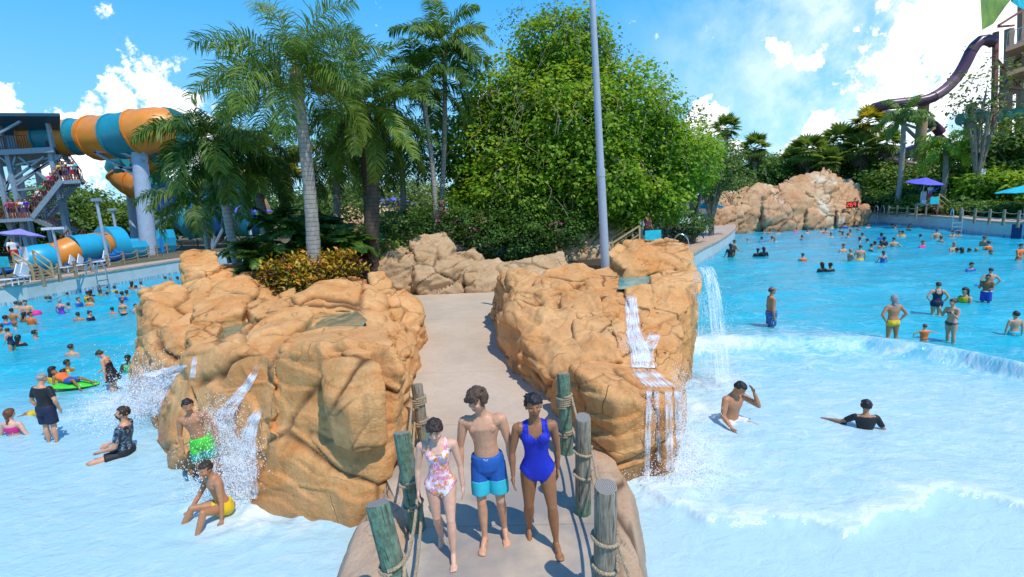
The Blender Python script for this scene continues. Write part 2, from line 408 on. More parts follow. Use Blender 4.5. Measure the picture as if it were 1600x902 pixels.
# ---- water: displaced grid, fine near the camera
def foamfield(X, Y):
    P = np.stack([X, Y, np.zeros_like(X)], 1)
    w = fbm(P*.35, 3, 5)*1.6; w2 = fbm(P*1.1, 3, 6)*.5
    return P, w, w2
ys = np.concatenate([np.arange(-14, 3, 1.0), 3+np.cumsum(np.linspace(.045, .055, 170)), ])
ys = list(ys); y = ys[-1]; step = .055
while y < 66: y += step; step *= 1.008; ys.append(y)
ys = np.array(ys); us = np.linspace(-1, 1, 620)
Yg, U = np.meshgrid(ys, us, indexing='ij'); Wd = 9+np.clip(Yg, 0, 80)*1.32; Xg = U*Wd
X = Xg.ravel(); Y = Yg.ravel(); P, w, w2 = foamfield(X, Y)
sw = lambda a, b, v: np.clip((v-a)/(b-a), 0, 1)**2*(3-2*np.clip((v-a)/(b-a), 0, 1))
right = sw(0, 1.5, X-1)
# crest lines (world): steep breaker on the right, run-up edges nearer
def line_y(pts, X):
    a = np.array(sorted([(gp(*p).x, gp(*p).y) for p in pts])); return np.interp(X, a[:, 0], a[:, 1])
c1 = line_y([(1070, 548), (1220, 545), (1330, 540), (1480, 562), (1600, 590), (1760, 640)], X)+w*.25   # breaker
c2 = line_y([(1000, 765), (1100, 812), (1250, 822), (1330, 850), (1430, 825), (1520, 800), (1600, 806), (1750, 850)], X)+w*.35+w2*.5+.12*fbm(P*3.3, 2, 8)   # run-up edge
rgt = X > .2
z = np.zeros_like(X)
d1 = Y-c1; br = np.where(d1 > 0, np.exp(-(d1/1.5)**2), np.exp(-(d1/.35)**2)); z += np.where(rgt, .32*br, 0)
d2 = Y-c2; br2 = np.where(d2 > 0, np.exp(-(d2/.9)**2), np.exp(-(d2/.07)**2)); z += np.where(rgt, .07*br2, 0)
depth = sw(5, 16, Y)
z += (.025+.05*depth)*fbm(P*np.array([.55, 1.0, 1]), 4, 21)*1.3+.03*depth*fbm(P*np.array([1.6, 2.6, 1]), 3, 23)
z += np.where(~rgt, .05*np.sin(Y*1.1-X*.35+w*1.5)*depth, .05*np.sin(Y*1.0+w*2)*depth)
z -= np.where(rgt & (d2 < 0), .03*sw(0, -1.2, d2), 0)
# foam amount
fo = np.zeros_like(X)
fo = np.maximum(fo, np.where(rgt, np.exp(-((d1+.15)/.45)**2)*np.interp(X, [3, 5.5, 7, 30], [1., .95, .45, .45]), 0))
fo = np.maximum(fo, np.where(rgt, .50*sw(5.5, 0, d1)*sw(-6, 0, d1), 0))
fo = np.maximum(fo, np.where(rgt, np.where(d2 > -.02, np.exp(-(d2/.42)**2)*.84, 0), 0))
fo = np.maximum(fo, np.where(rgt & (d2 > 0) & (d1 < 0), .40, 0))
fo = np.maximum(fo, np.where(rgt & (d2 <= 0), .24, 0))
fo = np.maximum(fo, np.where(~rgt, .27*sw(11, 6.5, Y)+.05, 0))
for (px, py, rr, a) in [(215, 620, 1.5, .95), (240, 590, 1.3, .9), (370, 780, .8, .75), (400, 800, .8, .8), (330, 770, .6, .6), (1075, 700, .9, .9), (1060, 740, 1.0, .95), (1090, 640, .9, .85), (1130, 590, .7, .8), (1110, 600, .8, .8), (470, 815, .5, .6), (250, 700, .6, .4)]:
    c = gp(px, py); r2 = (X-c.x)**2+(Y-c.y)**2; fo = np.maximum(fo, a*np.exp(-r2/(rr*rr)))
    z += .04*np.exp(-r2/(rr*rr))*fbm(P*5, 2, 31)
z += fo*.035*np.maximum(0, fbm(P*6, 3, 41))*sw(.4, .9, fo)
n0, n1_ = Yg.shape; idx = np.arange(n0*n1_).reshape(n0, n1_)
F = np.stack([idx[:-1, :-1], idx[:-1, 1:], idx[1:, 1:], idx[1:, :-1]], -1).reshape(-1, 4)
me = fastmesh('water', np.stack([X, Y, z], 1), F, True); setattrf(me, 'foam', fo)
sh = np.where(rgt, sw(-3.5, 2.5, d1), sw(8, 14, Y)); setattrf(me, 'deep', sh)
m, t, b = newmat('pool_water'); o = t.pos()
oo = t.scalev(o, (1, 1, 0)); fo_ = t.attr('foam').outputs['Fac']; de = t.attr('deep').outputs['Fac']
col = t.mix(de, (.37, .60, .66), (.005, .45, .585))
xy = t.n('ShaderNodeSeparateXYZ', {0: o}); shore = t.math('MULTIPLY', t.mr(xy.outputs[1], 9.5, 5.2), t.mr(xy.outputs[0], -6, 2, .3, .75))
col = t.mix(shore, col, (.48, .635, .655))
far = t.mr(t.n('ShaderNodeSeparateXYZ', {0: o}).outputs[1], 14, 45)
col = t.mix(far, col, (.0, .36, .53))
# caustic-like light marbling of thin milky foam, stretched across the waves
wp = t.vmath('ADD', oo, t.vmath('MULTIPLY', t.n('ShaderNodeTexNoise', {'Vector': oo, 'Scale': 1.3, 'Detail': 4}).outputs['Color'], (.9, .9, 0)))
marb = t.noise(t.scalev(wp, (.8, 1.7, 1)), 2.6, 7, .62, .9)
net = t.vor(t.scalev(wp, (1, 2.0, 1)), 2.3, 'DISTANCE_TO_EDGE')
netm = t.math('MULTIPLY', t.mr(net, 0, .10, 1, 0), t.mr(t.noise(oo, .8, 3), .42, .62))
col = t.mix(t.math('MULTIPLY', netm, t.mr(fo_, 0, .6, .26, .45)), col, (.46, .70, .79))
bub = t.noise(oo, 38, 4, .75)
fm = t.math('ADD', fo_, t.math('MULTIPLY', t.math('SUBTRACT', marb, .5), 1.7)); fm = t.math('ADD', fm, t.math('MULTIPLY', t.math('SUBTRACT', bub, .5), .42))
soft = t.mr(fm, .32, .75, 0, .6); hard = t.mr(fm, .72, .86)
foamm = t.math('MAXIMUM', t.math('MULTIPLY', soft, t.mr(fo_, .1, .4)), t.math('MULTIPLY', hard, t.mr(fo_, .15, .5)))
col = t.mix(foamm, col, (.72, .80, .83))
t.put(b.inputs['Base Color'], col)
t.put(b.inputs['Roughness'], t.mr(foamm, 0, 1, .10, .6)); b.inputs['IOR'].default_value = 1.33
rip = t.math('ADD', t.math('MULTIPLY', t.noise(t.scalev(oo, (1, 1.7, 1)), 3.2, 5, .6, .6), 1.0), t.math('MULTIPLY', t.noise(t.scalev(oo, (1, 1.5, 1)), 9, 3, .5), t.mr(de, 0, 1, .12, .38)))
rip = t.math('ADD', rip, t.math('MULTIPLY', t.math('MULTIPLY', bub, foamm), .22))
t.put(b.inputs['Normal'], t.bump(t.math('MULTIPLY', rip, t.mr(shore, 0, .7, 1, .7)), .5, .09))
tag(meshobj('water', me, m), kind='structure')
# ---- pool wall with coping (curved runs)
m, t, b = newmat('pool_wall'); o = t.pos(); zc = t.n('ShaderNodeSeparateXYZ', {0: o}).outputs[2]
c_ = t.mix(t.mr(t.noise(o, 1.2, 6, .6), .35, .7), (.50, .55, .53), (.62, .66, .63))
tile = t.n('ShaderNodeTexBrick', {'Vector': t.scalev(o, (1, 1, 1)), 'Color1': (.05, .22, .36, 1), 'Color2': (.5, .62, .66, 1), 'Mortar': (.55, .6, .6, 1), 'Scale': 4.0})
c_ = t.mix(t.mr(zc, .20, .201, 1, 0), c_, tile.outputs[0]); t.put(b.inputs['Base Color'], c_); b.inputs['Roughness'].default_value = .5
WALLM = m
COPE = plain('coping', (.50, .36, .26), .8, scale=2, bump=.3)
def wallrun(pts, name, h=GZ, label=None, cat='pool wall', thick=.35, cw=1.6):
    root = empty(name, tuple(pts[0][:2])+(0,), 0, label, cat)
    off = Vector(pts[0]); off.z = 0
    def strip(prof, nm, mat):
        V = []; F = []; n = len(pts); k = len(prof)
        for i, p in enumerate(pts):
            tt = (Vector(pts[min(i+1, n-1)])-Vector(pts[max(i-1, 0)])); tt.z = 0; tt.normalize(); nn = Vector((-tt.y, tt.x, 0))
            for (a, zz) in prof: V.append(Vector((p[0], p[1], 0))+nn*a+Vector((0, 0, zz))-off)
        for i in range(n-1):
            for j in range(k): F.append((i*k+j, i*k+(j+1) % k, (i+1)*k+(j+1) % k, (i+1)*k+j))
        F += [tuple(range(k)), tuple(range((n-1)*k, n*k))[::-1]]
        me = mkmesh(nm, V, F); bm = bmesh.new(); bm.from_mesh(me); bmesh.ops.recalc_face_normals(bm, faces=bm.faces[:]); bm.to_mesh(me); bm.free()
        return meshobj(nm, me, mat, root)
    strip([(0, -1.1), (0, h-.08), (thick, h-.08), (thick, -1.1)], 'wall_face', WALLM)
    strip([(-.06, h-.08), (-.06, h+.03), (cw, h+.034), (cw, h-.08)], 'coping', COPE)
    return root
LW = [POOL[0], POOL[1]]+POOL[2:7]
LW = spline([Vector(p) for p in LW], 5)
wallrun(LW, 'pool_wall', label='long pale green wall of the wave pool below the fence and blue slides')
RW = spline([POOL[9]+Vector((-2, .5, 0)), POOL[10], POOL[11], POOL[12], POOL[13], POOL[14], POOL[15]], 6)
wallrun(RW, 'pool_wall', label='white wall of the wave pool below the bushes, beside the distant rock cliff')
# ---- island ground
m, t, b = newmat('walk_concrete'); o = t.pos()
n1 = t.noise(o, .7, 7, .6); n2 = t.noise(o, 9, 6, .7)
c_ = t.ramp(n1, [(.3, (.50, .385, .27)), (.7, (.62, .49, .355))]); c_ = t.mix(t.mr(n2, .45, .8, 0, .4), c_, (.38, .28, .19))
yy = t.n('ShaderNodeSeparateXYZ', {0: o}); wet = t.math('MULTIPLY', t.mr(yy.outputs[1], 7.6, 5.2), t.mr(t.noise(o, .9, 5, .6), .35, .55))
c_ = t.mix(wet, c_, (.33, .28, .235))
spk = t.mr(t.vor(o, 9), .0, .10, 1, 0); c_ = t.mix(t.math('MULTIPLY', spk, t.mr(t.noise(o, 3, 2), .5, .6, 0, .25)), c_, (.2, .14, .1))
jy = t.math('ABSOLUTE', t.math('SUBTRACT', t.math('MODULO', t.math('ADD', t.math('ADD', yy.outputs[1], t.math('MULTIPLY', yy.outputs[0], .05)), 4.05), 2.55), 1.25))
c_ = t.mix(t.math('MULTIPLY', t.mr(jy, 0, .012, 1, 0), .5), c_, (.12, .09, .07))
t.put(b.inputs['Base Color'], c_); t.put(b.inputs['Roughness'], t.mr(wet, 0, 1, .85, .28))
t.put(b.inputs['Normal'], t.bump(t.math('ADD', n2, t.math('MULTIPLY', t.noise(o, 40, 3), .3)), .3, .01))
CONC = m
WZ = .5
def prism_obj(name, pts, z0, z1, mat, **k):
    V, F = prism([(p[0], p[1]) for p in pts], z0, z1); me = mkmesh(name, V, F)
    bm = bmesh.new(); bm.from_mesh(me); bmesh.ops.recalc_face_normals(bm, faces=bm.faces[:]); bm.to_mesh(me); bm.free()
    return tag(meshobj(name, me, mat), kind='structure', **k)
wp_ = [gp(*p, WZ) for p in [(600, 1150), (612, 960), (640, 830), (600, 740), (560, 640), (480, 560), (400, 480), (380, 440), (560, 405), (760, 405), (880, 430), (1010, 470), (960, 560), (960, 680), (935, 800), (962, 960), (980, 1150)]]
prism_obj('walkway', wp_, -1.1, WZ, CONC)
# rising planter earth behind the walkway
SOIL = plain('planter_soil', (.06, .04, .022), .95, var=.4, scale=5, bump=.5)
pl = [Vector((-12.5, 19, 0)), Vector((-8, 17.8, 0)), Vector((-6.2, 18.6, 0)), Vector((-5.2, 24, 0)), Vector((-2.6, 22.5, 0)), Vector((2, 22, 0)), Vector((4.2, 21, 0)), Vector((7.5, 25, 0)), Vector((11.5, 31, 0)), Vector((17.5, 44, 0)), Vector((18, 63.5, 0)), Vector((-9, 61.5, 0)), Vector((-16, 46, 0)), Vector((-16, 24, 0))]
prism_obj('planter_ground', pl, -1.1, 1.15, SOIL)
# ------------------------------------------------------------------ rocks
def pts3(lst):
    """(px, py, z) triples -> world points lying at height z"""
    return [gp(a, b, z) for a, b, z in lst]
def blk(parent, top, base=None, zb=-.35, spread=1.06, **k):
    """boulder from a ring of top points; base = ring of (px,py) on the water/ground, or the top ring dropped"""
    T = pts3(top); c = sum(T, Vector())/len(T)
    if base is not None:
        B = [gp(a, b, z) for a, b, z in base]; B2 = [p+Vector((0, 0, zb-p.z)) for p in B]; pts = T+B+B2
    else:
        B = [Vector((c.x+(p.x-c.x)*spread, c.y+(p.y-c.y)*spread, zb)) for p in T]; pts = T+B
    return boulder(parent, pts, **k)
def bowl(o, cs):
    P = getco(o.data)
    for c, r in cs: q = np.hypot(P[:, 0]-c.x, (P[:, 1]-c.y)*.8); P[:, 2] -= .28*np.exp(-(q/r)**4)*(P[:, 2] > c.z-.5)
    o.data.vertices.foreach_set('co', P.astype(np.float32).ravel()); o.data.update()
# --- left formation beside the walkway
LF = empty('rock_formation', tuple(gp(430, 640, 0)), 0, 'big orange waterfall rock outcrop left of the walkway, two boys at its foot', 'rock formation')
_inv = []
def L(top, base=None, **k):
    o = blk(LF, top, base, **k); o.parent = None; _inv.append((o, LF)); return o
# front block
def LD(top, base=None, zb=-.35, spread=1.03, par=None, **k):
    """boulder from top points (px, py, distance) and base pixels (px, py, z), or the top ring dropped"""
    T = ringd(top); c = sum(T, Vector())/len(T)
    if base: Bp = [gp(*q) for q in base]; pts = T+Bp+[p+Vector((0, 0, -.35-p.z)) for p in Bp]
    else: pts = T+[Vector((c.x+(p.x-c.x)*spread, c.y+(p.y-c.y)*spread, zb)) for p in T]
    o = boulder(par or LF, pts, **k); o.parent = None; _inv.append((o, par or LF)); return o
def ringd(lst): return [dp(a, b, d) for a, b, d in lst]
LD([(436, 552, 6.9), (470, 545, 6.8), (500, 540, 6.6), (560, 535, 6.45), (612, 542, 6.3), (630, 578, 6.15), (520, 530, 7.2)],
  [(400, 786, 0), (418, 792, 0), (470, 803, 0), (545, 827, 0), (592, 775, .35), (612, 725, .4), (628, 685, .45), (560, 650, 0), (430, 690, 0)], seed=3, vox=.028, amp=.36, cell=1.5, tilt=-.1)
LD([(505, 568, 6.35), (556, 550, 6.2), (592, 560, 6.0), (604, 600, 5.8), (594, 634, 5.7), (545, 645, 5.62), (508, 615, 5.95), (540, 600, 6.6)], None, zb=1.0, spread=.9, seed=8, vox=.03, amp=.2, sm=14, cell=1.3)
LD([(440, 547, 6.9), (462, 522, 7.5), (520, 508, 8.0), (600, 512, 7.8), (622, 545, 6.5), (560, 552, 6.25), (480, 556, 6.6)], None, zb=1.0, spread=.97, seed=12, vox=.03, amp=.4, sm=5, cell=.8)
LD([(600, 458, 12.5), (632, 450, 13), (656, 470, 13), (661, 495, 12.2), (612, 490, 11.5)], [(664, 532, .5), (655, 500, .5), (600, 500, .5), (598, 540, .5), (640, 560, .5)], seed=15, vox=.04, amp=.6, cell=.8)
LD([(596, 505, 10), (632, 500, 10.8), (655, 515, 11), (640, 548, 9.6), (604, 542, 9)], [(662, 570, .5), (645, 610, .5), (600, 600, .5), (598, 540, .5)], seed=18, vox=.035, amp=.55, cell=.9)
LD([(574, 424, 13), (600, 420, 13.2), (612, 440, 12.8), (606, 464, 12.2), (578, 454, 12.4)], None, zb=.3, seed=21, vox=.05, amp=.5, cell=.8)
LD([(560, 528, 7.9), (612, 525, 8.3), (630, 560, 7.7), (644, 610, 7.4), (641, 650, 7.1), (600, 560, 6.6)], [(640, 715, .5), (648, 660, .5), (632, 740, .45), (600, 700, .5)], seed=24, vox=.03, amp=.5, cell=1.1)
LD([(452, 464, 11), (500, 440, 11.6), (545, 424, 12.2), (575, 432, 12.4), (600, 462, 11.8), (598, 487, 11), (540, 482, 10.6), (455, 488, 10.2)], None, zb=.2, seed=27, vox=.042, amp=.75, cell=1.0)
LD([(350, 530, 8.9), (395, 505, 9.4), (440, 478, 9.9), (482, 474, 10.1), (494, 490, 9.7), (445, 527, 8.6), (400, 557, 7.9), (345, 567, 8.0)], None, zb=-.3, seed=30, vox=.035, amp=.6, cell=1.1)
LD([(300, 548, 8.7), (345, 532, 8.9), (400, 545, 8.0), (434, 556, 7.1), (442, 590, 6.75), (330, 562, 8.1), (268, 590, 8.8)],
  [(248, 690, 0), (290, 738, 0), (350, 768, 0), (400, 792, 0), (445, 800, 0), (430, 690, 0), (350, 640, 0)], seed=33, vox=.03, amp=.6, cell=1.5)
LD([(248, 602, 9.2), (275, 574, 9.5), (312, 562, 9.0), (332, 610, 8.0), (300, 645, 7.9), (258, 640, 8.5)], [(238, 645, 0), (243, 692, 0), (265, 718, 0), (300, 742, 0), (345, 720, 0), (300, 620, 0)], seed=41, vox=.033, amp=.55, cell=1.1)
LD([(219, 449, 12.2), (262, 440, 12.8), (322, 450, 13), (330, 470, 12.2), (300, 505, 11), (292, 545, 10), (245, 550, 10.2), (218, 512, 11.2)],
  [(207, 590, 0), (214, 622, 0), (240, 636, 0), (290, 620, 0), (300, 540, 0), (225, 560, 0)], seed=44, vox=.04, amp=.75, cell=1.3)
LD([(300, 472, 11.6), (345, 458, 12.2), (388, 464, 12.2), (378, 486, 11), (330, 500, 10.6), (295, 500, 10.8)], None, zb=0, seed=47, vox=.045, amp=.6, cell=.8)
LD([(288, 514, 10), (318, 500, 10.4), (345, 505, 10.2), (338, 532, 9.4), (300, 542, 9.2)], None, zb=.3, seed=50, vox=.035, amp=.4, cell=.8)
LD([(380, 474, 11.6), (430, 462, 12.2), (455, 470, 12), (440, 492, 10.8), (395, 494, 10.8)], None, zb=.2, seed=53, vox=.05, amp=.5, cell=.8)
LD([(435, 457, 12.6), (460, 450, 13), (462, 476, 12), (438, 478, 12)], None, zb=.2, seed=56, vox=.05, amp=.5, cell=.8)
T_ = [dp(*q)-Vector((0, 0, .05)) for q in [(310, 560, 9.0), (340, 500, 11), (400, 485, 11.6), (480, 495, 10.4), (575, 480, 11.2), (612, 520, 9.2), (590, 545, 7.2), (480, 555, 7.2), (400, 560, 8)]]
o = boulder(LF, T_+[Vector((p.x, p.y, -.3)) for p in T_], 59, .05, None, 3, .2); bowl(o, [(dp(372, 503, 10.6), .62), (dp(530, 503, 9.3), .68)]); o.parent = None; _inv.append((o, LF))
LD([(560, 468, 11.6), (600, 470, 11.8), (614, 500, 10.6), (590, 514, 9.9), (568, 495, 10.4)], None, zb=.3, seed=61, vox=.04, amp=.5, cell=.8)
WBAS = plain('basin_water', (.16, .20, .12), .06, var=.3)
def basin(parent, lst, z, mat=WBAS):
    me = mkmesh('basin_water', [gp(a, b, z) for a, b in lst], [tuple(range(len(lst)))]); o = meshobj('basin_water', me, mat); _inv.append((o, parent)); return o
basin(LF, [(320, 548), (325, 505), (380, 485), (430, 478), (440, 500), (400, 530)], dp(372, 503, 10.6).z-.14)
basin(LF, [(472, 524), (488, 494), (556, 485), (574, 500), (562, 516), (520, 528)], dp(530, 502, 9.3).z-.14)
# --- rock behind it at the pool edge
BF = empty('rock_formation', tuple(gp(350, 470, 0)), 0, 'brown boulders behind the waterfall outcrop, beside the croton bush', 'rock formation')
def B(top, base=None, **k):
    o = blk(BF, top, base, **k); o.parent = None; _inv.append((o, BF)); return o
def ringd(lst):  # (px, py, dist) -> world
    return [dp(a, b, d) for a, b, d in lst]
def blkd(parent, top, zb, spread=1.06, **k):
    T = ringd(top); c = sum(T, Vector())/len(T)
    B_ = [Vector((c.x+(p.x-c.x)*spread, c.y+(p.y-c.y)*spread, zb)) for p in T]
    o = boulder(parent, T+B_, **k); o.parent = None; _inv.append((o, parent)); return o
blkd(BF, [(279, 398, 17), (300, 390, 17.5), (338, 392, 17.5), (345, 412, 16.6), (322, 430, 16), (285, 425, 16)], 1.1, .85, seed=62, vox=.05, amp=.6, sm=12)
blkd(BF, [(300, 432, 16), (340, 412, 17), (400, 413, 18), (432, 440, 17), (440, 470, 15.6), (380, 455, 15), (310, 462, 15)], -.3, 1.04, seed=65, vox=.06, amp=.9, cell=1.2)
blkd(BF, [(285, 418, 16.4), (330, 425, 16), (330, 460, 15.2), (300, 470, 15.2), (280, 440, 16)], -.3, 1.04, seed=68, vox=.06, amp=.7)
blkd(BF, [(335, 415, 17.4), (372, 408, 18), (405, 420, 18), (395, 440, 16.5), (345, 440, 16.3)], 0, 1.1, seed=70, vox=.06, amp=.7)
# --- middle wall behind the walkway
MF = empty('rock_wall', tuple(gp(730, 460, .5)), 0, 'low tan boulder wall at the end of the walkway, under the flowering shrubs', 'rock wall')
def M_(top, zb=.2, **k): return blkd(MF, top, zb, spread=k.pop('spread', 1.03), mat=k.pop('mat', ROCKB), **k)
M_([(638, 375, 21), (660, 364, 21.5), (695, 362, 22), (712, 385, 21.5), (700, 398, 20.3), (650, 402, 20.2)], seed=72, vox=.06, amp=.9, cell=1.0)
M_([(582, 395, 21), (605, 380, 21.6), (640, 378, 21.6), (645, 400, 20.3), (620, 412, 20), (586, 415, 20)], seed=74, vox=.06, amp=.8, cell=1.0)
M_([(640, 410, 20.3), (690, 395, 20.6), (740, 390, 21.5), (760, 405, 20.6), (750, 420, 20), (650, 430, 19.6)], seed=76, vox=.06, amp=1.0, cell=.9)
M_([(722, 408, 20.3), (780, 402, 20.8), (806, 418, 20.2), (790, 440, 19.7), (726, 436, 19.6)], seed=78, vox=.06, amp=.8)
M_([(780, 408, 21), (830, 400, 21.4), (880, 388, 21.8), (892, 420, 20.8), (800, 440, 20)], seed=80, vox=.07, amp=.8)
M_([(860, 372, 24), (905, 360, 24.4), (950, 352, 25), (960, 385, 24), (880, 405, 23)], seed=82, vox=.07, amp=.7)
M_([(888, 352, 24.6), (930, 338, 25.4), (975, 340, 26), (975, 370, 25), (900, 375, 24)], seed=84, vox=.07, amp=.7)
M_([(560, 400, 22), (590, 385, 23), (610, 395, 22), (600, 412, 21)], seed=86, vox=.07, amp=.7)
# --- right formation
RF = empty('rock_formation', tuple(gp(930, 640, 0)), 0, 'tall orange rock outcrop right of the walkway with a cascade and a water jet', 'rock formation')
def Rk(top, base=None, **k):
    o = blk(RF, top, base, **k); o.parent = None; _inv.append((o, RF)); return o
# lower front block
def RD(top, base=None, **k): return LD(top, base, par=RF, **k)
def cols(lst):
    """(px, py, z of foot, row of top) -> the foot pixels and the top points straight above them"""
    out = []
    for a, b, z, ty in lst: p = gp(a, b, z); out.append(Vector((p.x, p.y, ztop(p, ty))))
    return out
C_ = [(868, 640, .5, 588), (895, 680, .5, 572), (925, 705, .45, 596), (965, 736, .3, 622), (1002, 758, 0, 648), (1040, 749, 0, 636), (1064, 700, 0, 612), (1070, 640, 0, 596)]
T_ = cols(C_)+ringd([(905, 562, 7.9), (924, 557, 7.9), (950, 562, 7.8), (1000, 576, 7.5), (1050, 588, 7.5)]); B_ = [gp(a, b, -.35)*1.0 for a, b, z, t_ in [(c[0], c[1], 0, 0) for c in C_]]; B_ = [Vector((gp(c[0], c[1], c[2]).x, gp(c[0], c[1], c[2]).y, -.35)) for c in C_]
o = boulder(RF, T_+B_, 90, .028, None, 10, .55, 1.5, tilt=.1); o.parent = None; _inv.append((o, RF))
RD([(800, 426, 13.2), (835, 432, 12.5), (880, 442, 11.6), (930, 457, 10.6), (968, 500, 9.1), (972, 560, 8.0), (905, 562, 8.1), (868, 590, 8.0), (826, 545, 9.0), (795, 490, 10.9)],
   [(773, 500, .5), (778, 540, .5), (792, 568, .5), (830, 614, .5), (862, 634, .5), (905, 660, .5), (960, 600, .5), (860, 480, .5)], seed=93, vox=.033, amp=.85, cell=1.3, tilt=-.35)
RD([(780, 427, 13.6), (806, 421, 13.8), (836, 430, 13), (838, 458, 12), (792, 474, 12)], [(770, 480, .5), (773, 512, .5), (830, 530, .5), (840, 470, .5)], seed=96, vox=.04, amp=.7, cell=1.0)
RD([(835, 442, 12), (858, 418, 12.8), (905, 409, 13), (930, 420, 12.6), (920, 457, 11), (862, 488, 10.6)], None, zb=0, seed=99, vox=.038, amp=.7, cell=1.1, tilt=-.3)
RD([(912, 420, 12.6), (950, 413, 12.8), (972, 428, 12), (966, 450, 11.2), (918, 453, 11.2)], None, zb=0, seed=102, vox=.038, amp=.5, cell=1.0)
RD([(893, 474, 10.4), (925, 456, 10.8), (962, 462, 10.6), (965, 488, 9.8), (905, 500, 9.6)], None, zb=0, seed=105, vox=.035, amp=.45, cell=1.0)
RD([(895, 500, 9.5), (950, 491, 9.7), (973, 505, 9.2), (972, 560, 8.1), (940, 572, 7.95), (902, 560, 8.2)], None, zb=0, seed=108, vox=.033, amp=.45, cell=1.0)
RD([(1015, 430, 11.6), (1050, 420, 12), (1090, 424, 11.8), (1092, 450, 11.1), (1080, 480, 10.5), (1030, 492, 10.1)], [(1060, 570, 0), (1073, 592, 0), (1020, 610, 0), (1020, 540, 0)], seed=111, vox=.038, amp=.55, cell=1.1)
RD([(976, 450, 11), (1010, 445, 11.4), (1033, 442, 11.3), (1030, 486, 10), (992, 504, 9.6), (980, 482, 10)], None, zb=0, seed=114, vox=.036, amp=.5, cell=.9)
RD([(1000, 508, 9.6), (1060, 502, 9.9), (1068, 522, 9.4), (1055, 548, 8.8), (1005, 548, 8.7)], None, zb=-.3, seed=117, vox=.033, amp=.5, cell=.8)
RD([(1010, 548, 8.8), (1050, 538, 9), (1069, 555, 8.9), (1064, 592, 8.3), (1015, 592, 8)], None, zb=-.3, seed=120, vox=.033, amp=.5, cell=.8)
RD([(1012, 582, 8), (1058, 574, 8.3), (1064, 600, 7.9), (1045, 612, 7.7), (1015, 606, 7.6)], None, zb=-.3, spread=.98, seed=123, vox=.033, amp=.4, cell=.8)
RD([(960, 522, 9), (1010, 522, 9), (1020, 565, 8.2), (1000, 584, 7.8), (955, 576, 7.9)], None, zb=-.3, spread=.98, seed=126, vox=.035, amp=.4, cell=.8)
T_ = [dp(*q)-Vector((0, 0, .03)) for q in [(925, 450, 11.2), (985, 436, 12.4), (1070, 430, 12), (1075, 480, 10.4), (985, 522, 9.2), (930, 500, 9.6)]]
o = boulder(RF, T_+[Vector((p.x, p.y, -.3)) for p in T_], 129, .05, None, 3, .2); bowl(o, [(dp(1010, 432, 11.8), .62)]); o.parent = None; _inv.append((o, RF))
RD([(948, 394, 14), (985, 375, 14.8), (1035, 369, 14.8), (1078, 378, 14.5), (1086, 405, 13.4), (1050, 422, 12.7), (975, 420, 12.7)], None, zb=0, seed=132, vox=.04, amp=.8, cell=1.1)
basin(RF, [(965, 452), (972, 420), (1030, 412), (1052, 425), (1035, 444), (990, 452)], dp(1008, 434, 11.8).z-.11, plain('clear_basin_water', (.10, .36, .34), .05, var=.3))
# --- kerbs of rock along the bridge
def kerb(label, inner, outer, seed):
    I = [gp(a, b, z) for a, b, z in inner]; O = [gp(a, b, z) for a, b, z in outer]
    o = None; V = []; F = []
    for i in range(len(I)):
        p, q = I[i], O[i]; d = (q-p); d.z = 0
        ring = [p-d.normalized()*.12+Vector((0, 0, -.9)), p-d.normalized()*.06+Vector((0, 0, -.02)), p+d*.25+Vector((0, 0, .05)), p+d*.75+Vector((0, 0, -.03)), q, q+Vector((0, 0, -.9))]
        V += ring
    k = 6
    for i in range(len(I)-1):
        for j in range(k): F.append((i*k+j, i*k+(j+1) % k, (i+1)*k+(j+1) % k, (i+1)*k+j))
    F += [tuple(range(k)), tuple(range((len(I)-1)*k, len(I)*k))[::-1]]
    bm = bmesh.new(); vs = [bm.verts.new(v) for v in V]
    for f in F: bm.faces.new([vs[i] for i in f])
    bmesh.ops.recalc_face_normals(bm, faces=bm.faces[:]); bm.verts.index_update()
    V2 = [v.co.copy() for v in bm.verts]; F2 = [tuple(v.index for v in f.verts) for f in bm.faces]; bm.free()
    me = remesh(V2, F2, .03, 8); rockify(me, seed, .28, 1.3); me.name = 'rock_kerb'
    return tag(meshobj('rock_kerb', me, rockmat('kerb_stone', (.20, .11, .06), (.50, .31, .18), (.60, .42, .28))), label, 'rock kerb')
kerb('pink tan rock kerb sloping to the water on the boys\' side of the bridge', [(648, 700, .5), (645, 760, .5), (632, 820, .5), (618, 900, .5), (604, 990, .5), (590, 1150, .5)], [(620, 705, .4), (600, 770, .4), (556, 822, .2), (532, 890, .12), (500, 990, .1), (470, 1150, .1)], 140)
kerb('tan rock kerb on the side of the bridge with the breaking surf', [(905, 640, .5), (912, 700, .5), (930, 770, .5), (955, 850, .5), (965, 930, .5), (985, 1150, .5)], [(935, 640, .45), (968, 720, .35), (990, 780, .15), (1000, 850, .1), (1012, 930, .1), (1040, 1150, .1)], 150)
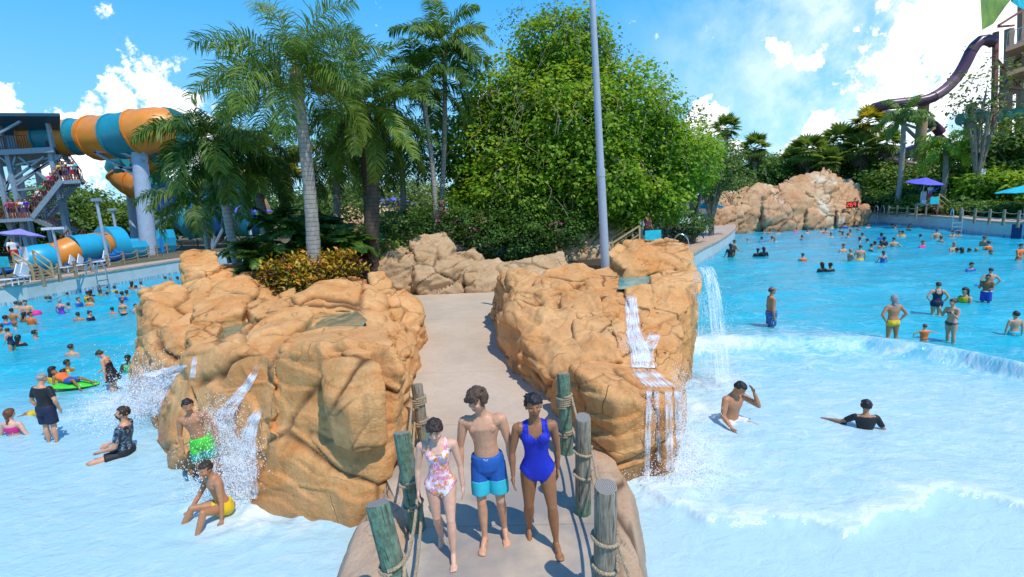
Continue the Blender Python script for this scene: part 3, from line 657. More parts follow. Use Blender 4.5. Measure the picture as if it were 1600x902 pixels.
# --- distant cliff
FF = empty('rock_cliff', tuple(gp(1230, 348, 0)), 0, 'distant orange rock cliff with pale waterfall stains behind the far swimmers', 'rock cliff')
for i, (top, sd_) in enumerate([([(1150, 296, 50), (1190, 285, 51), (1222, 288, 51), (1228, 320, 49), (1160, 335, 48.5)], 160), ([(1215, 285, 51), (1255, 272, 52), (1282, 268, 52), (1290, 300, 50), (1240, 330, 48.5)], 163),
        ([(1262, 300, 50), (1285, 262, 52), (1300, 266, 52), (1318, 300, 50), (1300, 335, 48.5)], 166), ([(1250, 282, 52), (1290, 272, 52), (1335, 282, 52), (1342, 315, 50), (1300, 335, 48.5), (1262, 330, 48.5)], 169),
        ([(1112, 305, 49), (1140, 296, 50), (1160, 300, 50), (1165, 335, 48), (1112, 340, 48)], 172), ([(1190, 300, 49.5), (1225, 295, 50), (1240, 330, 48), (1195, 340, 48)], 175),
        ([(1112, 320, 47.5), (1150, 318, 48), (1150, 342, 47), (1112, 345, 47)], 178), ([(1300, 310, 50), (1340, 305, 50), (1352, 330, 49.5), (1310, 338, 48)], 181), ([(1330, 318, 51), (1352, 320, 51), (1356, 332, 50), (1335, 336, 50)], 184)]):
    blkd(FF, top, -.3, 1.03, seed=sd_, vox=.13, amp=.9, cell=.7, mat=ROCKF, sm=4, tilt=.8, scl=2.6)
FB = empty('rock_cliff', tuple(dp(590, 372, 46)), 0, 'pale orange rocks glimpsed between the palm trunks below the purple umbrella', 'rock cliff')
for i, (top, sd_) in enumerate([([(525, 322, 44), (560, 318, 45), (575, 345, 43), (530, 352, 43)], 190), ([(560, 330, 44), (610, 312, 46), (638, 318, 45), (640, 345, 43), (570, 355, 42)], 193)]):
    blkd(FB, top, 1.0, 1.05, seed=sd_, vox=.16, amp=.8, cell=1.0, mat=ROCKF, sm=6, scl=2.4)
bpy.context.view_layer.update()
for o, p in _inv:
    o.parent = p; o.matrix_parent_inverse = Matrix.Translation(-p.location)
# ------------------------------------------------------------------ plants
rng = np.random.default_rng(7)
def leafmat(name, cols, rough=.5, trans=.35):
    m, t, b = newmat(name); v = t.attr('v').outputs['Fac']; o = t.pos()
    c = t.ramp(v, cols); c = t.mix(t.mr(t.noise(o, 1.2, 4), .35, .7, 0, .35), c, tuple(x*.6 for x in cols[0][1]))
    t.put(b.inputs['Base Color'], c); b.inputs['Roughness'].default_value = rough; b.inputs['Specular IOR Level'].default_value = .35
    tr = t.n('ShaderNodeBsdfTranslucent'); t.put(tr.inputs[0], t.mix(.5, c, t.vmath('MULTIPLY', c, (1.4, 1.5, .5))))
    ms = t.n('ShaderNodeMixShader'); t.put(ms.inputs[0], trans); t.L.new(b.outputs[0], ms.inputs[1]); t.L.new(tr.outputs[0], ms.inputs[2])
    t.L.new(ms.outputs[0], t.N['Material Output'].inputs[0]); return m
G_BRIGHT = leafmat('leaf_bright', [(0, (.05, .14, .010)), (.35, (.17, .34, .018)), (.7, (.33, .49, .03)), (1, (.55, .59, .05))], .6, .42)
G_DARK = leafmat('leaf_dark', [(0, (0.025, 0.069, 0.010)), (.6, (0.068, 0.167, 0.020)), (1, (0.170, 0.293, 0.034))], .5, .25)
G_MID = leafmat('leaf_mid', [(0, (0.058, 0.121, 0.013)), (.6, (0.137, 0.241, 0.027)), (1, (0.293, 0.362, 0.048))], .6, .3)
G_YEL = leafmat('leaf_olive', [(0, (0.062, 0.112, 0.025)), (.6, (0.150, 0.225, 0.037)), (1, (0.300, 0.325, 0.062))], .5, .3)
G_PALM = leafmat('palm_leaf', [(0, (0.068, 0.144, 0.014)), (.6, (0.175, 0.288, 0.031)), (1, (0.392, 0.423, 0.061))], .5, .3)
G_PALMD = leafmat('palm_leaf_dark', [(0, (0.032, 0.085, 0.010)), (.6, (0.088, 0.186, 0.020)), (1, (0.216, 0.288, 0.037))], .5, .25)
G_FAN = leafmat('fan_leaf', [(0, (.11, .17, .02)), (.6, (.25, .34, .06)), (1, (.46, .50, .12))], .7, .5)
G_PALMY = leafmat('palm_leaf_yellow', [(0, (0.196, 0.220, 0.024)), (.6, (0.470, 0.423, 0.037)), (1, (0.882, 0.607, 0.061))], .4, .35)
G_CROT = leafmat('croton_leaf', [(0, (.05, .08, .012)), (.3, (.16, .03, .02)), (.5, (.16, .20, .015)), (.72, (.80, .52, .04)), (1, (.80, .24, .03))], .35, .25)
G_PINK = leafmat('pink_petal', [(0, (.45, .05, .25)), (1, (.75, .18, .45))], .5, .3)
G_BROWN = leafmat('dead_leaf', [(0, (.12, .08, .04)), (1, (.30, .20, .10))], .8, .2)
def barkmat(name, a, b_, rings=True):
    m, t, b = newmat(name); o = t.pos(); z = t.n('ShaderNodeSeparateXYZ', {0: o}).outputs[2]
    n = t.noise(t.scalev(o, (1, 1, .4)), 9, 6, .65); c = t.mix(t.mr(n, .3, .7), a, b_)
    if rings:
        r = t.math('ABSOLUTE', t.math('SUBTRACT', t.math('MODULO', t.math('ADD', t.math('MULTIPLY', z, 6.5), t.math('MULTIPLY', n, .5)), 1.0), .5))
        rr = t.mr(r, 0, .13, 1, 0); c = t.mix(t.math('MULTIPLY', rr, .55), c, tuple(x*.45 for x in a)); t.put(b.inputs['Normal'], t.bump(t.math('SUBTRACT', n, rr), .5, .03))
    else: t.put(b.inputs['Normal'], t.bump(n, .8, .05))
    t.put(b.inputs['Base Color'], c); b.inputs['Roughness'].default_value = .85; return m
BARK_P = barkmat('palm_bark', (.24, .22, .19), (.42, .39, .34)); BARK_D = barkmat('dark_bark', (.05, .038, .028), (.12, .09, .06)); BARK = barkmat('tree_bark', (.16, .12, .08), (.34, .28, .20), False)
def unit(a): return a/np.maximum(1e-9, np.linalg.norm(a, axis=1, keepdims=True))
def leafquads(C, D, Nn, Ln, Wd, fold=.25):
    """rhombic leaves: base C, direction D, normal Nn, length, width"""
    Sd = unit(np.cross(D, Nn)); Ln = Ln[:, None]; Wd = Wd[:, None]
    a = C; b = C+D*Ln*.5+Sd*Wd*.5+Nn*fold*Wd*.5; c = C+D*Ln-Nn*Ln*.12; d = C+D*Ln*.5-Sd*Wd*.5+Nn*fold*Wd*.5
    V = np.stack([a, b, c, d], 1).reshape(-1, 3); F = np.arange(len(V)).reshape(-1, 4); return V, F
def foliage(name, lobes, nclump, per, leaf, csize, mat, parent=None, asp=.5, inner=.35, hang=.3, rg=rng, zmin=None, droop=0., jit=.16):
    lobes = [(np.array(c, float), np.array(r, float)) for c, r in lobes]
    w = np.array([r[0]*r[1]+r[1]*r[2]+r[0]*r[2] for c, r in lobes]); w /= w.sum()
    ch = rg.choice(len(lobes), nclump, p=w); d = unit(rg.normal(size=(nclump, 3)))
    Cc = np.array([l[0] for l in lobes])[ch]; Rr = np.array([l[1] for l in lobes])[ch]
    f = 1+jit*2.2*vnoise(d*2.3+ch[:, None]*9.1, 3)+jit*rg.normal(size=nclump)*.4; inn = rg.random(nclump) < inner; f = np.where(inn, f*rg.uniform(.45, .85, nclump), f)
    P = Cc+d*Rr*f[:, None]; keep = np.ones(nclump, bool)
    for k, (c, r) in enumerate(lobes):
        q = np.linalg.norm((P-c)/r, axis=1); keep &= ~((q < .55) & (ch != k))
    if zmin is not None: keep &= P[:, 2] > zmin
    P = P[keep]; d = d[keep]; n = len(P)
    cb = rg.random(n)
    Q = np.repeat(P, per, 0)+rg.normal(size=(n*per, 3))*csize*np.array([1, 1, .55]); dd = np.repeat(d, per, 0)
    up = np.array([0, 0, 1.])
    Nn = unit(up*.9+dd*.6+rg.normal(size=Q.shape)*.55); T = unit(np.cross(Nn, rg.normal(size=Q.shape))); T = unit(T+dd*.4-up*hang)
    Ln = leaf*rg.uniform(.6, 1.35, len(Q))
    V, F = leafquads(Q, T, unit(np.cross(np.cross(T, Nn), T)), Ln, Ln*asp)
    me = fastmesh(name, V, F)
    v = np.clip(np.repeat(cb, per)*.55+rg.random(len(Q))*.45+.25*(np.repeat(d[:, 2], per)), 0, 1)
    setattrf(me, 'v', np.repeat(v, 4)); return meshobj(name, me, mat, parent)
def plumes(fr, npair, lmax, wd, plum=.25, rg=rng, seg=10, hangl=.5, droopvar=.15):
    """fr: list of (origin, azimuth, elevation, length, droop) ; returns V,F,v"""
    VV = []; FF = []; vv = []; off = 0
    for (o, az, el, Lf, dr) in fr:
        s = np.linspace(0, 1, 33); e = el-dr*s**1.4; azs = az+rg.normal()*.12*s
        dx = np.stack([np.cos(e)*np.cos(azs), np.cos(e)*np.sin(azs), np.sin(e)], 1)*Lf/32; P = np.array(o)+np.concatenate([[np.zeros(3)], np.cumsum(dx[:-1], 0)])
        tk = np.repeat(np.linspace(.12, 1, npair), 2); tk = np.clip(tk+rg.normal(size=tk.size)*.004, .1, 1); side = np.tile([1., -1.], npair)
        ii = tk*32; i0 = np.minimum(ii.astype(int), 31); ft = (ii-i0)[:, None]; B = P[i0]*(1-ft)+P[i0+1]*ft; T = unit(dx[i0])
        up = np.array([0, 0, 1.]); Sd = unit(np.cross(T, up+np.zeros_like(T))); Un = np.cross(Sd, T)
        a = rg.normal(size=tk.size)*plum; Sd2 = Sd*side[:, None]*np.cos(a)[:, None]+Un*(np.sin(a)+.12)[:, None]
        ln = lmax*np.sin(np.pi*(.12+.80*tk))**.7*rg.uniform(.85, 1.1, tk.size)
        D1 = unit(Sd2*.85+T*.55); D2 = unit(D1-up*(hangl+rg.random(tk.size)*droopvar)[:, None]); D3 = unit(D2-up*(hangl*.9)+0*T)
        W_ = unit(np.cross(D1, Un))*wd*.5; W_ = unit(T-D1*(T*D1).sum(1)[:, None])*wd*.5
        p0 = B; p1 = B+D1*(ln*.4)[:, None]; p2 = p1+D2*(ln*.35)[:, None]; p3 = p2+D3*(ln*.25)[:, None]
        V = np.stack([p0-W_*.5, p0+W_*.5, p1-W_, p1+W_, p2-W_*.7, p2+W_*.7, p3-W_*.1, p3+W_*.1], 1).reshape(-1, 3)
        k = np.arange(tk.size)[:, None, None]*8; q = np.array([[0, 1, 3, 2], [2, 3, 5, 4], [4, 5, 7, 6]])[None]
        FF.append((k+q).reshape(-1, 4)+off); VV.append(V); off += len(V); vv.append(np.repeat(np.clip(rg.random()*.5+rg.random(tk.size)*.5, 0, 1), 8))
        # rachis as a 3 sided strip
        r = (.022*(1-s*.85))[:, None]; Sx = unit(np.cross(unit(dx), up+np.zeros_like(dx))); Ux = np.cross(Sx, unit(dx))
        V = np.stack([P-Sx*r, P+Sx*r, P-Ux*r*1.2], 1).reshape(-1, 3); i = np.arange(32)[:, None]*3
        F = np.concatenate([np.stack([i[:, 0]+a_, i[:, 0]+b_, i[:, 0]+3+b_, i[:, 0]+3+a_], 1) for a_, b_ in ((0, 1), (1, 2), (2, 0))]); FF.append(F+off); VV.append(V); off += len(V); vv.append(np.full(len(V), .95))
    return np.concatenate(VV), np.concatenate(FF), np.concatenate(vv)
def trunk_tube(base, top, r0, r1, bend=.3, n=14, rings=26, bulge=.25):
    a = Vector(base); b = Vector(top); L_ = (b-a).length; pts = []; rs = []
    for i in range(rings+1):
        s = i/rings; p = a.lerp(b, s)+Vector((math.sin(s*math.pi)*bend, 0, 0)); pts.append(p)
        rs.append((r0+(r1-r0)*s)*(1+bulge*math.exp(-s*12))*(1+.035*((i % 2)*2-1)))
    return MB().tube(pts, rs, n)
def feather_palm(label, foot, top, nfr, Lf, lmax, mat, r0=.2, r1=.13, seed=1, bend=.2, npair=70, plum=.5, wd=.045, hangl=.5, drop=(1.3, 2.1), els=(-.15, 1.35), bark=None, shaft=True, group='feather palms on the island', fr_az=None, name='palm_tree'):
    rg = np.random.default_rng(seed); f = Vector(foot); tp = Vector(top)-f
    root = empty(name, f, 0, label, 'palm tree', group)
    trunk_tube((0, 0, 0), tp, r0, r1, bend).build('trunk', bark or BARK_P, root, True)
    fr = []; az = fr_az if fr_az is not None else [2.4*i+rg.normal()*.15 for i in range(nfr)]
    for i, a in enumerate(az):
        s = i/max(1, len(az)-1); el = els[1]+(els[0]-els[1])*s**.8+rg.normal()*.08
        fr.append(((tp.x+.08*math.cos(a), tp.y+.08*math.sin(a), tp.z+.25*(1-s)), a, el, Lf*rg.uniform(.85, 1.08), drop[0]+(drop[1]-drop[0])*rg.random()))
    V, F, v = plumes(fr, npair, lmax, wd, plum, rg, hangl=hangl); me = fastmesh('crown', V, F); setattrf(me, 'v', v); meshobj('crown', me, mat, root)
    if shaft:
        MB().tube([tp+Vector((0, 0, -.5)), tp+Vector((0, 0, -.1)), tp+Vector((0, 0, .5))], [r1*1.25, r1*1.5, r1*.5], 12).build('crownshaft', plain('palm_shaft', (.17, .19, .06), .6, scale=6), root, True)
    return root
# near palms: foot (px,py,dist), crown centre (px,py,dist)
def PT(foot, top, zf=1.15):
    a = dp(*foot); b = dp(*top); u = (b-a); s = (zf-a.z)/u.z; return a+u*s, b
def pal(label, foot, top, **k):
    a, b = PT(foot, top); return feather_palm(label, a, b, **k)
pal('tallest grey trunked queen palm with feathery crown cut by the top of the picture', (486, 385, 17), (463, 128, 17), nfr=24, Lf=3.3, lmax=.85, mat=G_PALM, r0=.25, r1=.17, seed=3, npair=95, plum=.75, wd=.034, hangl=.55, bend=.12, drop=(.9, 1.9), els=(-.2, 1.4))
pal('queen palm with long drooping fronds in front of the big tube slide', (372, 405, 19), (340, 232, 19), nfr=19, Lf=2.7, lmax=.85, mat=G_PALMD, r0=.19, r1=.13, seed=5, npair=80, plum=.45, wd=.05, hangl=.7, bend=-.1, drop=(1.3, 2.3), els=(-.3, 1.25))
pal('shorter palm with dark crown between the drooping palm and the tallest one', (410, 375, 21), (392, 262, 21), nfr=16, Lf=2.7, lmax=.8, mat=G_PALMD, r0=.22, r1=.16, seed=8, npair=70, plum=.4, wd=.055, hangl=.6, drop=(1.1, 2.0), els=(-.5, 1.2))
pal('stout dark trunked date palm with upright glossy fronds', (575, 372, 20), (566, 175, 20), nfr=34, Lf=3.4, lmax=.62, mat=G_PALM, r0=.30, r1=.33, seed=11, npair=80, plum=.3, wd=.045, hangl=.35, drop=(.7, 1.8), els=(-.9, 1.45), bark=BARK_D, shaft=False)
pal('slender palm with a green crown standing high beside the broad tree', (684, 320, 24), (694, 78, 24), nfr=14, Lf=2.5, lmax=.9, mat=G_PALM, r0=.13, r1=.10, seed=14, npair=60, plum=.25, wd=.06, hangl=.6, drop=(1.2, 2.1), els=(-.1, 1.35))
pal('slender palm with lower crown, left of the highest slender one', (674, 320, 23), (658, 132, 23), nfr=14, Lf=2.7, lmax=.95, mat=G_PALMD, r0=.13, r1=.10, seed=17, npair=60, plum=.25, wd=.06, hangl=.6, drop=(1.2, 2.1), els=(-.2, 1.3))
pal('dark shaded palm half hidden behind the tallest trunk', (520, 350, 25), (522, 225, 25), nfr=18, Lf=3.4, lmax=.9, mat=G_PALMD, r0=.2, r1=.15, seed=20, npair=60, plum=.4, wd=.06, hangl=.7, drop=(1.2, 2.2), els=(-.7, 1.2))
pal('palm with arching dark fronds between the date palm and the slender palms', (625, 340, 26), (622, 215, 26), nfr=18, Lf=3.4, lmax=.95, mat=G_PALMD, r0=.18, r1=.14, seed=23, npair=60, plum=.35, wd=.06, hangl=.7, drop=(1.2, 2.2), els=(-.6, 1.25))
pal('low yellowing palm beside the blue slide end', (318, 385, 23), (308, 318, 23), nfr=15, Lf=2.6, lmax=.8, mat=G_YEL, r0=.13, r1=.1, seed=26, npair=50, plum=.4, wd=.06, hangl=.9, drop=(1.3, 2.3), els=(-.2, 1.3))
pal('small golden leaved palm behind the tallest trunk', (448, 350, 23), (442, 268, 23), nfr=11, Lf=1.9, lmax=.7, mat=G_PALMY, r0=.1, r1=.08, seed=29, npair=45, plum=.4, wd=.05, hangl=.8, drop=(1.3, 2.2), els=(-.3, 1.2))
# --- broad tree
def limbs(root, foot, ends, r0, mat=None, tr=(0, 0, 2.0), seed=0, name='limb', r1=.02):
    rg = random.Random(seed); mb = MB()
    for e in ends:
        e = Vector(e); a = Vector(tr); mid = a.lerp(e, .5)+Vector((rg.uniform(-.3, .3), rg.uniform(-.3, .3), (e-a).length*.14))
        P = spline([a, mid, e], 6); n = len(P); mb.tube(P, [r0*(1-i/(n-1))+r1 for i in range(n)], 7)
    return mb
bt = dp(890, 380, 26); bt.z = 1.15
BT = empty('broad_tree', bt, 0, 'huge broad tree with bright green drooping foliage behind the light pole', 'tree')
BT['group'] = 'broad leaved trees on the island'
def loc(px, py, d): return tuple(dp(px, py, d)-bt)
lobes = [(loc(880, 90, 27), (2.3, 2.0, 1.9)), (loc(800, 165, 26.5), (2.3, 2.0, 2.0)), (loc(745, 240, 26), (1.9, 2.0, 2.3)), (loc(880, 210, 25), (3.0, 2.4, 3.0)), (loc(970, 190, 26.5), (2.6, 2.2, 2.4)),
         (loc(1030, 255, 27.5), (2.5, 2.3, 2.3)), (loc(940, 290, 25), (2.3, 2.2, 2.2)), (loc(820, 300, 24.8), (2.5, 2.1, 2.2)), (loc(1010, 310, 26.5), (1.9, 2.0, 1.2)), (loc(760, 320, 25), (1.8, 1.8, 1.4)), (loc(860, 300, 28), (4.5, 3.0, 3.2))]
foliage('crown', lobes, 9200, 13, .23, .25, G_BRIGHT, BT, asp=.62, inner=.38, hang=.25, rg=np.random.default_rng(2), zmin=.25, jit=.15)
foliage('sparse_crown', [(loc(862, 50, 27), (2.4, 1.8, 1.1)), (loc(925, 90, 27), (1.7, 1.5, 1.2))], 420, 9, .17, .2, G_YEL, BT, asp=.4, inner=.5, rg=np.random.default_rng(4), jit=.25)
mb = limbs(BT, bt, [loc(880, 90, 27), loc(800, 165, 26.5), loc(745, 250, 26), loc(970, 190, 26), loc(1040, 250, 27), loc(940, 290, 26), loc(820, 290, 26)], .28, tr=(0, 0, 1.2), seed=5)
mb.tube([(0, 0, -.3), (0, 0, .6), (0, 0, 1.4)], [.55, .42, .38], 10); mb.build('trunk', BARK, BT, True)
rg_ = random.Random(9); mb = MB()          # bare arching twigs on the outside
for i in range(190):
    c, r = lobes[rg_.choice([0, 1, 2, 3, 3, 4, 6, 7, 7, 5])]; th = rg_.uniform(math.pi*1.0, math.pi*2.0); ph = rg_.uniform(-.2, 1.1)
    d = Vector((math.cos(th)*math.cos(ph), math.sin(th)*math.cos(ph), math.sin(ph)))
    a = Vector((c[0]+d.x*r[0]*.8, c[1]+d.y*r[1]*.8, c[2]+d.z*r[2]*.8)); o_ = Vector((d.x, d.y, 0))
    mb.tube(spline([a, a+d*.35+Vector((rg_.uniform(-.2, .2), 0, .15)), a+d*.6+o_*.25+Vector((rg_.uniform(-.4, .4), 0, -.35)), a+d*.6+o_*.3+Vector((rg_.uniform(-.5, .5), 0, -rg_.uniform(.8, 1.5)))], 4), .011, 4)
mb.build('twigs', plain('pale_twig', (.33, .27, .17), .8), BT)
def tree(label, px, py0, py1, d, w, mat, seed, leaf=.35, n=700, per=10, zf=GZ, group='trees around the park', asp=.55, name='tree', nl=6, csize=None, gap=.3):
    """tree whose crown spans image rows py0 (top) to py1 (bottom) at distance d; w = crown width in metres"""
    rg = np.random.default_rng(seed); foot = dp(px, py1, d); foot.z = zf; root = empty(name, foot, 0, label, 'tree', group)
    top = ztop(foot, py0)-zf; bot = max(.3, min(top*.5, ztop(foot, py1)-zf)); h = (top-bot)/2
    lb = []
    for i in range(nl):
        a = 2.4*i; rr = w*.27*(i > 0); zc = bot+h+(rg.random()-.45)*h*.9; s = rg.uniform(.75, 1.1)
        lb.append(((rr*math.cos(a), rr*math.sin(a)*.8, zc), (w*.3*s, w*.28*s, h*.55*s)))
    lb[0] = ((0, 0, top-h*.55), (w*.26, w*.26, h*.55))
    foliage('crown', lb, n, per, leaf, csize or leaf*1.1, mat, root, asp=asp, inner=gap, rg=rg, jit=.2, zmin=.1)
    mb = limbs(root, foot, [l[0] for l in lb], w*.022+.03, tr=(0, 0, bot*.6), seed=seed); mb.tube([(0, 0, -.4), (0, 0, bot*.4), (0, 0, bot*.65)], [w*.035+.06, w*.028+.05, w*.024+.04], 8); mb.build('trunk', BARK, root, True)
    return root
tree('thin bluish green tree rising behind the broad tree', 1055, 150, 300, 33, 4.5, G_MID, 31, leaf=.2, n=330, per=9, group='broad leaved trees on the island', gap=.3)
tree('light olive tree at the lagoon side of the broad tree', 1112, 205, 330, 36, 5.2, G_YEL, 33, leaf=.22, n=650, per=11, group='broad leaved trees on the island')
tree('loose pale green tree hanging over the turquoise umbrella', 1085, 215, 330, 31, 3.2, G_BRIGHT, 34, leaf=.2, n=420, per=10, group='broad leaved trees on the island')
# --- shrubs on the island
def shrub(name, label, cat, lobes_px, n, per, leaf, mat, seed, asp=.5, csize=.18, inner=.3, hang=.2, zb=1.15, group=None, stems=True):
    L0 = [(dp(*c), r) for c, r in lobes_px]; foot = sum((l[0] for l in L0), Vector())/len(L0); foot.z = zb
    root = empty(name, foot, 0, label, cat, group); lb = [(tuple(c-foot), r) for c, r in L0]
    foliage('foliage', lb, n, per, leaf, csize, mat, root, asp=asp, inner=inner, hang=hang, rg=np.random.default_rng(seed), jit=.14)
    limbs(root, foot, [l[0] for l in lb], .04, tr=(0, 0, -.2), seed=seed).build('stem', BARK_D, root)
    return root
shrub('croton_bush', 'croton bush with yellow and dark red leaves in front of the tallest palm trunk', 'bush', [((450, 428, 16.6), (.75, .6, .55)), ((490, 425, 16.9), (.7, .6, .55)), ((530, 420, 17.3), (.7, .6, .5)), ((470, 442, 16.4), (.7, .5, .4))], 520, 12, .17, G_CROT, 41, asp=.42, csize=.13, inner=.3, hang=-.5)
bv = shrub('flowering_hedge', 'dark green bougainvillea mass with a few pink flowers spilling over the boulder wall', 'bush', [((640, 352, 23.5), (1.5, 1.2, .6)), ((700, 345, 23), (1.6, 1.2, .9)), ((755, 365, 22.6), (1.5, 1.1, .95)), ((815, 370, 22.6), (1.5, 1.1, 1.0)), ((870, 362, 23.2), (1.4, 1.1, .8)), ((800, 335, 23.5), (2.0, 1.2, 1.1)), ((900, 345, 24.5), (1.2, 1.1, .8))], 2600, 11, .12, G_DARK, 43, asp=.6, csize=.14, inner=.35)
f0 = bv.location
foliage('blossoms', [(tuple(dp(690, 332, 22.2)-f0), (.35, .2, .45)), (tuple(dp(730, 352, 22)-f0), (.9, .2, .5)), (tuple(dp(870, 352, 22.2)-f0), (.4, .2, .3)), (tuple(dp(655, 372, 22.2)-f0), (.35, .2, .15))], 40, 9, .08, .06, G_PINK, bv, asp=.8, rg=np.random.default_rng(44))
shrub('green_shrub', 'low bright green ground plants beside the dark date palm', 'bush', [((600, 382, 21.5), (1.4, .8, .4)), ((565, 395, 20.5), (.9, .7, .35)), ((545, 385, 21), (.8, .7, .5))], 420, 10, .17, G_MID, 45, asp=.5, csize=.15)
shrub('green_shrub', 'dark red leaved shrub at the foot of the dark date palm', 'bush', [((558, 402, 19.5), (.55, .5, .5)), ((545, 396, 19.8), (.4, .4, .45))], 160, 10, .16, leafmat('red_leaf', [(0, (.04, .01, .012)), (.6, (.12, .02, .03)), (1, (.10, .12, .03))]), 46, asp=.4)
shrub('green_shrub', 'round dark shrub beneath the broad tree near the lagoon deck', 'bush', [((975, 348, 27.5), (1.1, 1.0, .8)), ((1065, 350, 31), (1.6, 1.2, .8))], 420, 10, .17, G_DARK, 48, asp=.5)
shrub('green_shrub', 'olive bushes glimpsed between the palm trunks', 'bush', [((520, 330, 33), (3.0, 1.5, 1.6)), ((640, 330, 34), (2.6, 1.5, 1.6)), ((590, 290, 46), (4.5, 2, 2.2))], 700, 10, .3, G_YEL, 49, asp=.5, csize=.3)
def fern(label, px, py, d, n, Lf, lmax, mat, seed, wd=.07, els=(.2, 1.2), group='arching ferns under the palms', npair=34):
    rg = np.random.default_rng(seed); foot = dp(px, py, d); root = empty('fern_plant', foot, 0, label, 'fern', group)
    fr = [((0, 0, 0), 2.4*i+rg.normal()*.2, els[1]+(els[0]-els[1])*rg.random(), Lf*rg.uniform(.7, 1.1), rg.uniform(.9, 1.7)) for i in range(n)]
    V, F, v = plumes(fr, npair, lmax, wd, .15, rg, hangl=.35); me = fastmesh('fronds', V, F); setattrf(me, 'v', v); meshobj('fronds', me, mat, root); return root
for i, (px, py, d, lab) in enumerate([(410, 415, 17.5, 'dark fern clump at the left of the croton bush'), (435, 395, 18.2, 'tall dark fern directly left of the tallest palm trunk'), (520, 395, 18.5, 'dark fern just right of the tallest palm trunk'), (545, 385, 19.2, 'dark fern between the tallest trunk and the date palm'), (470, 370, 19, 'shaded fern behind the tallest palm trunk'),
                                      (500, 355, 21, 'upright fern rising behind the croton bush'), (395, 398, 19, 'fern beneath the short dark crowned palm'), (430, 350, 21, 'high dark fern behind the ferns of the short palm')]):
    fern(lab, px, py, d, 22, 1.35, .34, G_DARK if i % 3 else G_PALMD, 60+i, wd=.08)
# --- background trees, left behind the slide and right behind the pool
for i, (px, y0, y1, d, w, mt, lab) in enumerate([(20, 330, 400, 62, 14, G_MID, 'green tree behind the lowest flight of the slide stairs'), (95, 290, 390, 70, 15, G_MID, 'tall green tree between the stair tower and the slide column'), (150, 288, 385, 74, 15, G_YEL, 'tallest sunlit tree behind the far lamp posts'),
        (200, 312, 385, 70, 13, G_MID, 'green tree behind the blue slide column'), (250, 318, 380, 72, 12, G_YEL, 'pale tree behind the curved lower slide'), (60, 310, 395, 60, 9, G_DARK, 'dark tree right of the stair tower'), (345, 300, 370, 66, 14, G_DARK, 'dark tree behind the drooping palm'), (640, 285, 350, 70, 18, G_YEL, 'pale tree far behind the slender palm trunks'), (540, 290, 350, 72, 18, G_MID, 'green tree far behind the date palm trunk'),
        (-40, 300, 410, 58, 14, G_DARK, 'dark tree at the left edge behind the stairs'), (450, 300, 360, 70, 18, G_DARK, 'dark tree far behind the tallest palm trunk')]):
    tree(lab, px, y0, y1, d, w, mt, 80+i, leaf=.55, n=620, per=9, csize=.55, gap=.25)
for i, (px, y0, y1, d, w, mt, lab) in enumerate([(1165, 235, 300, 66, 10, G_DARK, 'dark tree behind the left end of the rock cliff'), (1215, 240, 300, 68, 11, G_MID, 'green tree behind the middle of the rock cliff'), (1150, 280, 300, 60, 6, G_YEL, 'small pale tree at the left end of the rock cliff'),
        (1275, 232, 290, 68, 12, G_DARK, 'dark tree behind the tallest part of the rock cliff'), (1330, 215, 310, 66, 11, G_DARK, 'dark tree between two fan palms'), (1375, 240, 335, 60, 9, G_DARK, 'dark round tree right beside the rock cliff'), (1425, 258, 335, 54, 8, G_MID, 'bright bushy tree left of the lifeguard stand'),
        (1460, 280, 340, 50, 6, G_DARK, 'dark bushy tree behind the lifeguard stand'), (1520, 205, 345, 52, 8, G_DARK, 'dark tree right of the lifeguard stand'), (1585, 175, 350, 46, 8, G_MID, 'leafy tree at the right edge above the fence'), (1555, 270, 355, 44, 6, G_BRIGHT, 'bright leafy tree low above the fence at the right'),
        (1640, 180, 360, 46, 9, G_DARK, 'dark tree at the far right edge'), (1400, 262, 310, 70, 10, G_MID, 'green tree below the purple slide'), (1480, 262, 320, 66, 10, G_DARK, 'dark tree under the green slide')]):
    tree(lab, px, y0, y1, d, w, mt, 110+i, leaf=.42, n=640, per=10, csize=.4, gap=.28)
tree('tall thin tree with sparse leaves in front of the brown slide tower', 1530, 85, 250, 44, 5.5, G_YEL, 131, leaf=.32, n=190, per=8, csize=.3, gap=.3, nl=9)
for i, (px, y1, d, w, h0, lab) in enumerate([(1385, 335, 52, 4, 300, 'low dark bush behind the fence beside the cliff'), (1430, 340, 48, 4, 308, 'low bush behind the fence left of the lifeguard stand'), (1490, 345, 44, 4, 312, 'low bush behind the lifeguard steps'), (1530, 350, 41, 4, 318, 'low bright bush behind the rope fence'), (1575, 356, 38, 4, 322, 'low bush behind the last visible fence posts'), (1355, 330, 54, 3.5, 300, 'small dark bush at the end of the cliff')]):
    tree(lab, px, h0, y1, d, w, [G_DARK, G_MID][i % 2], 140+i, leaf=.3, n=240, per=9, csize=.3, group='bushes behind the fence', name='bush', nl=4)['category'] = 'bush'
